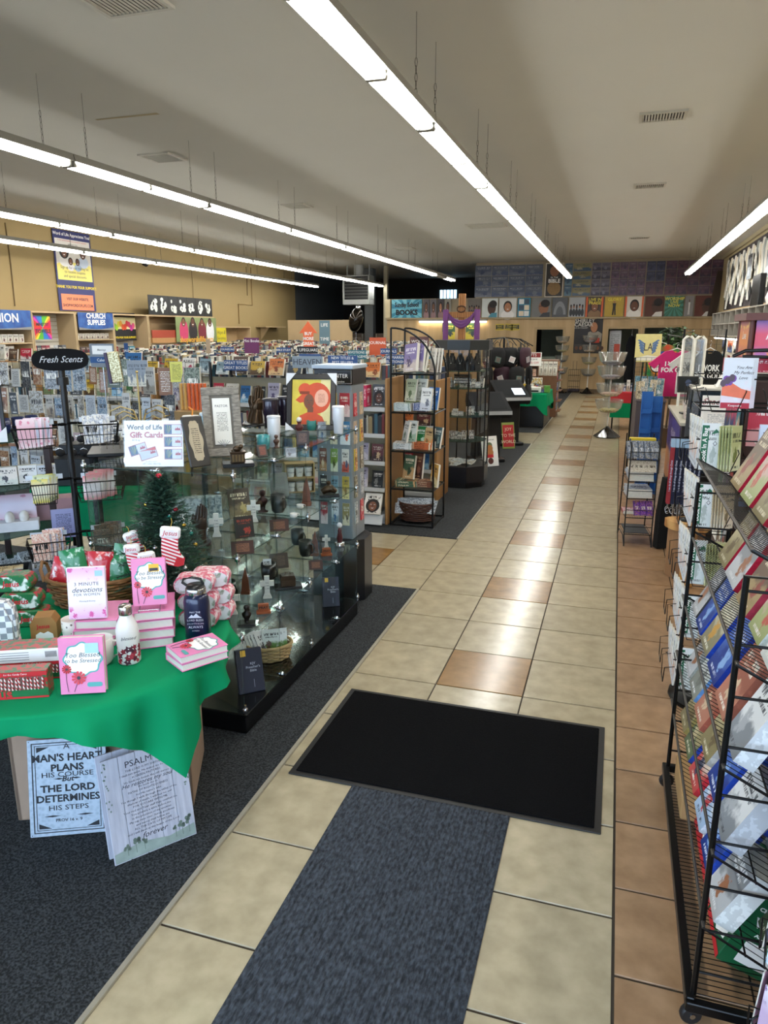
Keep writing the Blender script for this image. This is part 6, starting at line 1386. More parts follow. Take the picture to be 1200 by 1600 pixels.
# ---------------------------------------------------------------- octagonal glass tower
HX, HY, HR = -1.745, 8.66, .335
o = T('octagonal_case', 'black octagonal glass jewellery tower with a dark cap', 'display case', (HX, HY, .006), 0)
oc = lambda r: [(r*math.cos(PI/8+k*PI/4), r*math.sin(PI/8+k*PI/4)) for k in range(8)]
NVC = M('#10131b', .3, 0, .03)
MB().prism(oc(HR), .07, .26, NVC, axis='z').prism(oc(HR-.03), 0, .07, BLACK, axis='z').build('base', o); MB().prism(oc(HR+.01), 1.62, 1.73, M('#1d2326', .4), axis='z').build('cap', o)
for k in range(8):
    p, q = oc(HR-.015)[k], oc(HR-.015)[(k+1) % 8]
    ob('post', cached(('hpost',), lambda: MB().tube([(0, 0, .26), (0, 0, 1.62)], .009, BLACKMETAL, 5)), o, (p[0], p[1], 0))
    m = MB(); m.add([(p[0], p[1], .26), (q[0], q[1], .26), (q[0], q[1], 1.62), (p[0], p[1], 1.62)], [(0, 1, 2, 3)], GLASS); m.build('glass_panel', o)
HZ = [.56, .85, 1.18, 1.38]
for z in HZ: MB().prism(oc(HR-.025), z-.006, z, GLASS_EDGE, axis='z').build('glass_shelf', o)
VEL = M('#131316', .9)
def hloc(a, b, z): return (HX+a, HY+b, z+.008)
for k in range(5):
    a = -PI/2+(k-2)*.55; o2 = T('necklace_bust', 'black necklace bust on the top shelf of the tower, %s from the left' % nth(k), 'necklace bust', hloc(.2*math.cos(a), .2*math.sin(a), 1.38), a+PI/2, 'necklace busts in the tower')
    MB().prism([(-.05, 0), (.05, 0), (.06, .1), (.035, .16), (.02, .175), (.02, .2), (-.02, .2), (-.02, .175), (-.035, .16), (-.06, .1)], -.012, .012, VEL).build('bust', o2); MB().tube([(-.03, -.014, .165), (-.016, -.015, .11), (0, -.015, .09), (.016, -.015, .11), (.03, -.014, .165)], .0016, CHROME, 4).ball((0, -.016, .083), .009, CHROME, 6, 4).build('necklace', o2)
for k in range(26):
    a = -PI/2+R.uniform(-1.4, 1.4); r = R.uniform(.08, .25)
    z = R.choice((.85, 1.18, 1.18, .56)); c = R.choice(('#c8ccd0', '#1a1a1c', '#b8b0a0', '#8a9098', '#d8d4c8', '#6a4a30'))
    book(hloc(r*math.cos(a), r*math.sin(a), z), R.uniform(-.6, .6), .06, R.uniform(.05, .12), .02, 'boxed trinket on the %s shelf of the octagonal tower, %s counting round' % ({.85: 'middle', 1.18: 'upper', .56: 'lower'}[z], nth(k)), (c, '#e0dcd4', '#50545a'), 'trinket', .1, 'trinkets in the octagonal tower', 'trinket_box', face=WRAP)
o2 = T('bracelet_stand', 'beaded bracelet rack crowded with glass bracelets inside the tower', 'bracelet rack', hloc(.02, -.14, 1.18), 0); MB().tube([(-.1, 0, .0), (-.1, 0, .16), (.1, 0, .16), (.1, 0, 0)], .004, CHROME, 6).build('rack', o2); m = MB()
for k in range(60): m.tube([(-.095+.0032*k, .018*math.cos(t)-.0, .13+.025*math.sin(t)-.03*(k % 3)) for t in [2*PI*j/8 for j in range(8)]], .003, M('#c8ccd0', .2, .8) if k % 3 else M('#1c1c20', .3), 4, True)
ob('bracelets', m.mesh(), o2, kind='stuff')
for k in range(20):
    a = -PI/2+R.uniform(-1.5, 1.5); r = R.uniform(.06, .27); c = R.choice(('#dadcdd', '#b8b4a8', '#c8b08a', '#8f949a'))
    book((HX+r*math.cos(a), HY+r*math.sin(a), .268+.004*(k % 5)), R.uniform(-1, 1), .08, .09, .012, 'clear packet heaped on the octagonal tower floor, %s in the heap' % nth(k), (c, '#eceef0', '#7c8086'), 'packet', 1.3, 'packets on the tower floor', 'packet', face=WRAP)

# ---------------------------------------------------------------- kiosks and leaning signs
SCR = spec(M('#0b0d10', .6, 0, .013), .1)
def kiosk(x, y, rz, h, label, lit):
    o = T('listening_kiosk', label, 'kiosk', (x, y, .006), rz)
    MB().cbox(-.24, .24, -.16, .22, 0, .05, BLACK, .01).build('base', o); MB().cbox(-.19, .19, -.05, .17, .05, h*.82, M('#131414', .4), .008).build('column', o)
    MB().prism([(-.26, h*.66), (-.29, h*.76), (.2, h*1.0), (.24, h*.86), (.1, h*.66)], -.27, .27, spec(M('#161718', .65, 0, .012), .15), axis='x').build('head', o)
    s = Vector((0, -.29, h*.76)); e = Vector((0, .2, h)); n = Vector((0, -(e-s).z, (e-s).y)).normalized()*.003; m = MB(); a, b = s+(e-s)*.1+n, s+(e-s)*.92+n
    m.add([(-.22, a.y, a.z), (.22, a.y, a.z), (.22, b.y, b.z), (-.22, b.y, b.z)], [(0, 1, 2, 3)], SCR); m.build('screen', o)
    if lit: m = MB(); a, b = s+(e-s)*.14+n*2, s+(e-s)*.5+n*2; m.add([(.02, a.y, a.z), (.2, a.y, a.z), (.2, b.y, b.z), (.02, b.y, b.z)], [(0, 1, 2, 3)], glow((.55, .75, 1), .8)); m.build('lit_panel', o)
    m = MB(); a = s+n; m.add([(-.27, a.y, a.z), (.27, a.y, a.z), (.27, a.y-.012, a.z-.05), (-.27, a.y-.012, a.z-.05)], [(3, 2, 1, 0)], M('#8e9092', .4, .5)); m.build('front_trim', o)
kiosk(-1.72, 10.35, .45, .98, 'nearer black listening kiosk with a sloping screen', False); kiosk(-1.66, 12.0, .5, 1.05, 'farther black listening kiosk with a blue-lit screen corner', True)
p = P(768, 728, z=.01); o = T('leaning_poster', 'white board with a gingerbread figure leaning on the nearer kiosk', 'poster', (p.x+.0, p.y-.02, .008), .75, rx=-.22)
MB().cbox(-.13, .13, 0, .006, 0, .42, WHT, .002).build('board', o); m = MB(); GBR = M('#b8793f', .6)
m.disc(0, .29, .045, .045, -.001, M('#6a7a5a', .6), 14).disc(0, .25, .05, .05, -.0014, GBR, 14).disc(0, .19, .055, .06, -.0016, GBR, 14).rect(-.05, .05, .12, .165, -.002, RED).disc(0, .075, .045, .045, -.0016, M('#5a2a24', .6), 14); m.build('figure_print', o); text('Gingerbread', .03, o, (0, -.002, .37), mat=INK)
p = P(793, 700, z=.01); o = T('leaning_poster', 'red and green lettered sign leaning on the farther kiosk', 'poster', (p.x+.03, p.y-.05, .008), .6, rx=-.2); MB().cbox(-.11, .11, 0, .006, 0, .42, M('#8a9a4a', .6), .002).rect(-.095, .095, .03, .38, -.001, M('#b8262e', .5)).build('board', o)
for i, s in enumerate(('JOY', 'TO THE', 'WORLD')): text(s, .07, o, (0, -.003, .31-.1*i), mat=M('#eadfc0', .5, 0, 0))

# ---------------------------------------------------------------- far green table with its display
cloth_table('black-skirted table near the back of the shop', 'green cloth over the black-skirted table near the back wall', (-1.78, 14.95, .006), 1.05, 1.35, .66, 0, .24, BLACK, seed=2)
o = T('sample_cabinet', 'brown pigeonhole cabinet of small gift packs on the far green table', 'cabinet', (-1.84, 15.35, .676)); CB_ = M('#6a452c', .5, 0, .1, 10)
m = MB(); 
for z in (0, .23, .45): m.box(-.3, .3, 0, .16, z, z+.014, CB_)
for x in (-.3, -.007, .286): m.box(x, x+.014, 0, .16, .014, .45, CB_)
m.box(-.3, .3, .15, .16, .014, .45, CB_); m.build('carcass', o)
for r in range(2):
    for c in range(6): book((-2.07+.085*c+(.03 if c > 2 else 0), 15.38, .699+.23*r), 0, .07, .15, .03, 'red and white gift pack in the %s row of the pigeonhole cabinet, %s along' % (('lower', 'upper')[r], nth(c)), ('#d8c8a8', '#c83a2a', '#e8e0d0', '#7a2018'), 'gift pack', 0, 'gift packs in the pigeonhole cabinet', 'gift_pack', face=WRAP)
for k in range(16):
    book((-2.24+.058*k, 14.48+.05*(k % 3), .672), R.uniform(-.2, .2), .1, R.uniform(.12, .17), .012, 'small booklet standing along the front of the far green table, %s along' % nth(k), None, 'booklet', .3, 'booklets on the far green table')
for k, (x, c, h) in enumerate(((-1.72, '#3f7fc0', .3), (-1.5, '#d8b04a', .26))): book((x, 14.75, .672), 0, .2, h, .14, '%s display carton on the far green table' % ('blue', 'golden yellow')[k], (c, '#e8e4d8', '#404448'), 'carton', 0, face=WRAP, name='carton')
MB().cbox(-.14, .14, -.1, .1, 0, .11, WHITE, .015).cbox(-.1, .1, -.102, -.09, .02, .05, BLACK, .002).build('card_printer', None, (-1.52, 14.5, .672), label='small white printer on the near corner of the far green table', cat='printer')
MB().cbox(-.11, .11, -.06, .06, 0, .13, M('#5a9a3a', .5, 0, .2, 20), .004).build('gift_carton', None, (-1.33, 14.6, .672), label='small green carton at the corner of the far green table', cat='carton')
o = T('sale_card', 'white sale card with red percent lettering above the pigeonhole cabinet', 'sign', (-1.68, 15.30, 1.145), 0); MB().cbox(-.2, .2, 0, .01, 0, .27, WHT, .002).rect(-.18, .18, .17, .26, -.001, M('#8a2a2a', .5)).build('card', o); text('GIFTS', .08, o, (0, -.002, .215), mat=WHT); text('BUY & SAVE', .045, o, (0, -.002, .13), mat=INK); text('25-40% OFF', .06, o, (0, -.002, .06), mat=RED)
MB().box(-.08, .08, .0, .1, 0, .007, CB_).build('card_foot', o, (0, 0, -.012)) if 0 else None
spb = T('card_spinner', 'tall wooden card rack facing the aisle behind the far green table', 'rack', (-1.42, 16.55, .006), 0)
MB().cbox(-.2, .2, -.3, .3, 0, 1.22, M('#6d4a30', .6, 0, .1), .006).build('core', spb)
for r in range(5):
    MB().cbox(.2, .29, -.3, .3, .12+.22*r, .13+.22*r, M('#8a6040', .6), .002).build('ledge', spb)
    for c in range(4):
        book((-1.42+.215, 16.36+.13*c, .142+.22*r), PI/2, .11, .17, .02, 'card pack facing the aisle on the wooden rack, row %s up, %s along' % (nth(r), nth(c)), None, 'card pack', .05, 'card packs on the wooden card rack', 'card_pack')
for k in range(4): book((-1.57+.1*k, 16.24, .9), 0, .09, .3, .02, 'tall white card pack on the near end of the wooden card rack, %s along' % nth(k), ('#e0dcd0', '#c8c0b0', '#8a8478', '#403c38'), 'card pack', .02, 'tall card packs')
# ---------------------------------------------------------------- bag and hat rack
BX, BY = -1.86, 13.45
o = T('bag_rack', 'black round rack hung with black bags and tags beyond the tower', 'clothes rack', (BX-.12, BY, .006)); MB().tube([(0, 0, 0), (0, 0, 1.72)], .02, BLACKMETAL, 8).build('pole', o)
for k in range(10): a = 2*PI*k/10; MB().tube([(0, 0, 1.72), (.3*math.cos(a), .3*math.sin(a), 1.69), (.52*math.cos(a), .52*math.sin(a), 1.57)], .009, BLACKMETAL, 5).build('arm', o)
MB().lathe([(.3, 0), (.3, .02), (.03, .05), (0, .05)], BLACKMETAL, 18, cap=False).build('foot', o)
for k in range(20):
    a = PI*.9+PI*1.2*k/19; r = .3+.17*(k % 2); z = 1.22-.33*(k % 3); s = R.uniform(.85, 1.1)
    b = T('hanging_bag', 'black padded bag hanging on the round rack, %s around, tier %d from the top' % (nth(k), k % 3+1), 'bag', (BX-.12+r*math.cos(a), BY+r*math.sin(a), z), a+PI/2+R.uniform(-.3, .3), 'bags on the round rack')
    MB().lathe([(.0, -.02), (.10, 0), (.15, .06), (.155, .25), (.12, .33), (0, .34)], M('#141416', .8, 0, .1) if k % 5 else M('#3a1c2a', .7), 12, sy=.4, cap=False).build('bag_body', b); MB().tube([(-.05, 0, .32), (-.05, 0, .40), (0, 0, .44), (.05, 0, .40), (.05, 0, .32)], .008, BLACK, 5).build('strap', b)
    q = ob('tag_card', cached(('bagtag',), lambda: MB().cbox(-.05, .05, -.003, 0, 0, .1, LIST, .001)), b, (R.uniform(-.04, .04), -.07, .08), (0, R.uniform(-.4, .4), 0)); ink(q, ('#e8e4e0', '#5a7a72', '#d8d4d0', '#9aa0a4')[k % 4], '#ffffff', '#ffffff', '#a03a3a')
# ---------------------------------------------------------------- cross with purple drape
CXP, CYP = P(722, 490, y=12.3).x, 12.3
MB().cbox(-.24, .24, -.2, .2, .006, 1.66, M('#8a6a42', .6, 0, .08), .006).cbox(-.27, .27, -.23, .23, 1.66, 1.69, M('#9a7a50', .6), .004).build('tall_plinth', None, (CXP, CYP, 0), label='tall wooden plinth behind the octagonal tower carrying the cross', cat='plinth')
o = T('wooden_cross', 'rough wooden cross on the plinth behind the octagonal tower', 'cross', (CXP, CYP, 1.691)); CW = two_tone('#7a4f2a', '#a87440', 5, .7, 'GRAIN', .2, .9, stretch=(2, 2, .4))
MB().cbox(-.055, .055, -.045, .045, 0, .745, CW, .008).build('upright', o); MB().cbox(-.32, .32, -.065, -.046, .36, .455, CW, .008).build('crossbeam', o); MB().tube([(.07*math.cos(t), -.075, .5+.05*math.sin(t)) for t in [2*PI*k/14 for k in range(14)]], .012, M('#4a3018', .8, 0, .2, 40), 5, True).build('thorn_ring', o)
PUR = M('#6a3a72', .7, 0, .08, 6)
m = MB(); n = 30; rows = 8; vs = []
for j in range(rows+1):
    for i in range(n+1):
        t = -1+2*i/n; x = .25*t; sag = .40-.20*(1-t*t)**.8 if abs(t) < 1 else .40
        vs.append((x, -.09-.02*math.sin(j*2.2)*(1-abs(t)*.5), sag+.12-.14*(1-.35*abs(t))*j/rows-.0))
m.add(vs, [(j*(n+1)+i, (j+1)*(n+1)+i, (j+1)*(n+1)+i+1, j*(n+1)+i+1) for j in range(rows) for i in range(n)], PUR, True)
for s in (-1, 1):
    vs = []; q = 14
    for j in range(10):
        for i in range(q): a = 2*PI*i/q; vs.append((s*.265+.045*math.cos(a)*(1+.2*math.cos(3*a)), -.075+.05*math.sin(a)*(1+.2*math.cos(3*a)), .49-.5*j/9))
    m.add(vs, [(j*q+i, (j+1)*q+i, (j+1)*q+(i+1) % q, j*q+(i+1) % q) for j in range(9) for i in range(q)], PUR, True)
m.build('purple_drape', None, (CXP, CYP, 1.691), label='purple satin cloth draped over the arms of the wooden cross', cat='drape')
# ---------------------------------------------------------------- store-room end: heater, balloon, partition
p = P(548, 470, y=22.6); q = P(535, 436, y=22.6); w = P(577, 470, y=22.6).x-q.x
o = T('unit_heater', 'grey louvred unit heater hanging from the ceiling at the back', 'heater', (q.x, 22.6, p.z-.12)); HG = M('#9a9c9a', .5, .2)
MB().cbox(0, w, .0, .5, 0, .16, HG, .01).cbox(0, .05, 0, .5, .16, .86, HG, .01).cbox(w-.05, w, 0, .5, .16, .86, HG, .01).cbox(0, w, 0, .5, .86, .9, HG, .01).box(.05, w-.05, .05, .5, .16, .86, M('#17181a', .7)).build('casing', o)
for r in range(7): ob('louvre', cached(('louvre', round(w, 2)), lambda: MB().box(.06, w-.06, 0, .012, -.012, .012, M('#6d6f6d', .5, .3))), o, (0, .01, .23+.095*r), (.5, 0, 0))
for x in (.08, w-.08): MB().tube([(x, .25, .9), (x, .25, CE-(p.z-.12))], .02, HG, 6).build('hanger', o)
MB().tube([(w*.5, .3, .9), (w*.5, .3, CE-(p.z-.12))], .16, HG, 12).build('duct', o)
p = P(556, 500, y=16.5); o = T('foil_balloon', 'dark oval foil balloon floating over the far shelves', 'balloon', (p.x, 16.5, p.z)); MB().ball((0, 0, 0), .3, M('#2a2622', .12, .9, .3, 6), 16, 10, (.55, .45, .95)).build('balloon', o, rot=(0, .25, 0)); MB().tube([(0, 0, -.28), (.01, 0, -.7), (0, 0, -p.z+.012)], .004, CHROME, 4).build('string', o); MB().ball((.06, 0, .28), .06, CHROME, 8, 6).build('valve', o)
# tan partition boxes in the left rear corner
x0, x1 = P(450, 520, y=21.5).x, P(549, 520, y=21.5).x; zt = P(500, 500, y=21.5).z
MB().box(x0, x1, 21.5, 21.6, .006, zt, UN).build('wall_partition', kind='structure')
x0 = P(545, 520, y=23.6).x
for k in range(10):
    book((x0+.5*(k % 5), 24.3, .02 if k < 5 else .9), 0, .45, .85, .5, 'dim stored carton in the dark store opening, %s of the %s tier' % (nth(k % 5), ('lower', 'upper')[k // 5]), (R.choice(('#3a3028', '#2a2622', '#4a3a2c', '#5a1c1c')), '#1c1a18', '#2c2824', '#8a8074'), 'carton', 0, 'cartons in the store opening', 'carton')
# ================================================================ right-hand side: boxed card rack
def side_own():
    m = bpy.data.materials.new('side_colour'); nt, b, N, L = nodes(m); a = _attr(N, L, 'cs').outputs['Color']
    tc = N('ShaderNodeTexCoord'); n = N('ShaderNodeTexNoise'); n.inputs['Scale'].default_value = 45; L(tc.outputs['Object'], n.inputs['Vector'])
    rm = N('ShaderNodeMapRange'); rm.inputs[1].default_value = .58; rm.inputs[2].default_value = .62; rm.inputs[3].default_value = 1; rm.inputs[4].default_value = 1.25; L(n.outputs['Fac'], rm.inputs[0])
    hs = N('ShaderNodeHueSaturation'); L(rm.outputs[0], hs.inputs['Value']); L(a, hs.inputs['Color']); L(hs.outputs[0], b.inputs['Base Color']); b.inputs['Roughness'].default_value = .35; return m
SIDE = side_own()
TH = math.radians(27); RXL = Matrix.Rotation(TH, 3, 'Y') @ Matrix.Rotation(-PI/2, 3, 'Z')
KX, KY0, KY1, KD = .32, 1.76, 2.865, .44
o = T('boxed_card_rack', 'black wheeled wire rack of sloping trays holding boxed cards, right foreground', 'display rack', (0, 0, .006))
WR = M('#0b0b0c', .35, .4, 0)
for y in (KY0, KY1):
    m = MB()
    m.tube([(KX, y, .07), (KX, y, 1.285), (KX+KD, y, 1.285), (KX+KD, y, .07)], .0085, WR, 6, False, False)
    for k in range(9): m.tube([(KX, y, .17+.135*k), (KX+KD, y, .17+.135*k)], .004, WR, 5)
    m.build('ladder_frame', o)
for y in (KY0-.02, KY1+.02): MB().cbox(KX-.02, KX+KD, y-.012, y+.012, .062, .092, WR, .003).build('end_rail', o)
for x in (KX-.008, KX+KD): MB().cbox(x-.012, x+.012, KY0-.02, KY1+.02, .062, .098, WR, .003).build('base_rail', o)
for x in (KX, KX+KD-.03):
    for y in (KY0, KY1): c_ = MB().lathe([(.026, -.011), (.03, -.006), (.03, .006), (.026, .011)], M('#1a1a1b', .5), 14).build('caster', o, (x, y, .03), (PI/2, 0, .3)); MB().tube([(0, 0, -.016), (0, 0, .016)], .008, CHROME, 8).box(-.012, .012, -.016, .016, .0, .034, CHROME).build('fork', c_) if 0 else MB().tube([(0, 0, -.014), (0, 0, .014)], .008, CHROME, 8).build('hub', c_)
def tray(z, y0, y1, d=.36, n=46):
    m = MB(); m.X = Matrix.Translation((KX, 0, z)) @ Matrix.Rotation(TH, 4, 'Y')
    m.tube([(0, y0, 0), (d, y0, 0), (d, y1, 0), (0, y1, 0)], .0042, WR, 5, True, False)
    m.tube([(0, y0, .0), (0, y1, .0)], .0048, M('#4a4642', .4, .5), 5); m.tube([(d*.33, y0, -.003), (d*.33, y1, -.003)], .0035, WR, 4); m.tube([(d*.66, y0, -.003), (d*.66, y1, -.003)], .0035, WR, 4)
    for i in range(n): y = y0+(y1-y0)*i/(n-1); m.tube([(0, y, 0), (d, y, 0), (d, y, .12)], .0014, WR, 3, smooth=False)
    m.tube([(d, y0, .12), (d, y1, .12)], .004, WR, 4)
    m.build('wire_tray', o)
TZS = [1.355, 1.075, .80, .555, .335]
for z in TZS: tray(z, KY0-.03, KY1+.125)
m = MB()
for i in range(60): y = KY0+(KY1-KY0)*i/59; m.tube([(KX, y, .098), (KX+KD, y, .098)], .0016, WR, 3, smooth=False)
m.build('base_grid', o)
def boxed_mesh(w, h, t): return cached(('boxed', w, h, t), lambda: MB().box(-w/2, w/2, 0, t, 0, h, SIDE, {'front': ART}))
def boxed(z, s, y, w, h, t, side, c, label, d0=.012, group='boxed cards on the sloping trays'):
    p = Vector((KX, 0, z+.006))+Matrix.Rotation(TH, 3, 'Y') @ Vector((s, 0, .003)); 
    b = ob('boxed_cards', boxed_mesh(w, h, t), None, (p.x, y, p.z), RXL.to_euler(), label, 'boxed cards', group); ink(b, *c); b['cs'] = list(lin(side))
    return b
BRN = ('#6a5440', '#a08a60', '#8a3a30', '#e0d4b8'); BEI2 = ('#b0a47c', '#8a7e58', '#6a5a3c', '#e4dcc0'); MUL = ('#c8a8a0', '#a0a870', '#b84a40', '#f0e8e0'); SILV = ('#8a8d90', '#c4c6c8', '#a06a4a', '#e8e8e8'); BLU = ('#3a62b0', '#1a3a8a', '#8ab0e0', '#e0e8f4'); FOLI = ('#e4e6e6', '#8a9096', '#b0b4b8', '#50545a'); RST = ('#9a5a48', '#b87a64', '#d8c0a0', '#f0e8d8'); GRN = ('#8fb04a', '#d8dcd8', '#4a9a3a', '#f0f4e8')
tw = ['topmost', 'second', 'third', 'fourth', 'fifth']
plan = [
 [(2.73, '#b8203c', BRN), (2.50, '#b8203c', MUL), (2.27, '#b01c38', BEI2), (2.04, '#b8203c', BRN), (1.84, '#a81a34', MUL)],
 [(2.70, '#b0203a', BEI2), (2.49, '#b0203a', SILV), (2.25, '#a8324a', BRN), (2.03, '#d8dcd8', MUL), (1.84, '#3a8a3a', GRN)],
 [(2.84, '#4a4a46', SILV), (2.68, '#2448b0', BLU), (2.50, '#2448b0', ('#b8b49c', '#8a8468', '#c89a4a', '#f0ecd8')), (2.29, '#1c3c9c', BLU), (2.08, '#9a5a48', RST), (1.87, '#dfe2e4', FOLI)],
 [(2.84, '#a8a89c', SILV), (2.66, '#6aa0dc', ('#c8ccc8', '#8a8d84', '#70746c', '#ffffff')), (2.46, '#b0604c', RST), (2.25, '#c8c4b8', BEI2), (2.05, '#2448b0', BLU), (1.87, '#b8bcc0', FOLI)],
 [(2.82, '#a89858', BEI2), (2.62, '#2448b0', ('#a89a70', '#5a6a4a', '#c8b890', '#f0e8d0')), (2.42, '#c02c38', ('#d8c8b8', '#c04a48', '#2a3a5a', '#f4ecdc')), (2.22, '#dfe4ea', ('#dce4ec', '#a8c0dc', '#c03a40', '#30405a')), (2.03, '#2448b0', BLU), (1.85, '#c8ccc8', SILV)]]
for ti, row in enumerate(plan):
    for k, (y, sc_, c) in enumerate(row):
        nxt = row[k+1][0] if k+1 < len(row) else y-.19
        for d_ in range(2):
            boxed(TZS[ti], (.11, .09, .03, .03, .03)[ti]+.15*d_, y-.01*d_, min(.2, (y-nxt)*.8), (.25, .215, .21, .19, .185)[ti]-.01*d_, .055, sc_, c if d_ == 0 else row[(k+2) % len(row)][2], '%s boxed cards on the %s tray, %s from the far end, %s row' % ('red-sided' if ti < 2 else 'picture', tw[ti], nth(k), ('outer', 'inner')[d_]))
for k in range(4):                                                # big value boxes on the base
    b = T('card_carton', 'green value carton of cards on the base grid, %s from the near end' % nth(k), 'carton', (KX+.07, 1.985+.195*k, .108), 0, 'green value cartons'); b.rotation_euler = (Matrix.Rotation(math.radians(20), 3, 'Y') @ Matrix.Rotation(-PI/2, 3, 'Z')).to_euler(); b.scale = (1.3,)*3
    c1 = '#145c38' if k < 2 else '#a8242c'; BOXM = M(c1, .35, 0, .04)
    MB().cbox(-.07, .07, 0, .15, 0, .2, BOXM, .002).build('carton', b); m = MB()
    m.poly([(-.06, .11), (-.045, .05), (.0, .02), (.05, .04), (.06, .1), (.045, .16), (.0, .185), (-.045, .165)], -.0008, PAPER).rect(-.07, .07, .0, .014, -.0008, RED).poly([(.03, .185), (.065, .185), (.065, .15)], -.0012, M('#e0b82a', .5)); m.tube([(-.02, -.001, .09), (.0, -.001, .12), (.02, -.001, .09)], .003, INK, 4); m.build('front_print', b)
    for s, sz, zz in (('Traditional', .011, .185), ('CHRISTMAS CARDS', .0135, .165), ('VALUE', .036, .13), ('ASSORTMENT', .012, .1)): text(s, sz, b, (.0708, .075, zz), (PI/2, 0, PI/2), WHT, bold=.0006)
    MB().box(.0702, .0705, .03, .12, .02, .08, PAPER).build('side_label', b)
MB().cbox(KX+.02, KX+.3, 2.52, 2.8, .102, .2, CARDBOARD, .004).build('cardboard_box', None, label='plain cardboard box on the base grid near the far caster', cat='box')
# nearest wire pocket rack, cut by the right edge
o = T('pocket_rack', 'wire pocket rack of greeting cards cut by the right edge, nearest the camera', 'display rack', (.565, 1.575, .006))
m = MB().lathe([(.18, 0), (.18, .015), (.02, .03), (0, .03)], WR, 18, cap=False).tube([(0, 0, .02), (0, 0, 1.15)], .014, WR, 8); m.build('pole', o)
NC = [('#e8b8c4', '#f4e4e6', '#d86a7a', '#8a3040'), ('#c8b0d0', '#e8e4f0', '#7a5a9a', '#403050'), ('#7ab8d8', '#dcecf4', '#3a80b0', '#204060'), ('#e8e4d8', '#c8c0a8', '#7a9a5a', '#404830'), ('#f0e0e4', '#c0506a', '#8a9a6a', '#503038')]
n = 0
for r in range(4):
    z = .18+.25*r
    m = MB()
    for a in range(6):
        t = PI+a*PI/3-.5; R_ = Matrix.Rotation(t+PI/2, 4, 'Z'); m.X = R_
        m.tube([(-.06, -.10, z+.1), (-.06, -.14, z+.09), (-.05, -.14, z), (.05, -.14, z), (.06, -.14, z+.09), (.06, -.10, z+.1)], .0025, WR, 4).tube([(-.05, -.10, z), (.05, -.10, z)], .0025, WR, 4).tube([(0, 0, z), (0, -.14, z)], .003, WR, 4)
    m.build('pocket_row', o)
    for a in range(6):
        t = PI+a*PI/3-.5
        for k in range(3):
            rr = .135-.012*k; book((.565+rr*math.cos(t), 1.575+rr*math.sin(t), z+.012), t+PI/2, .105, .185, .003, 'card in the nearest pocket rack, row %s up, pocket %s around, %s deep' % (nth(r), nth(a), nth(k)), NC[(a+r+k) % 5], 'greeting card', .06+.04*k, 'cards in the nearest pocket rack', 'greeting_card', face=FLORAL if (a+r) % 2 else ART); n += 1
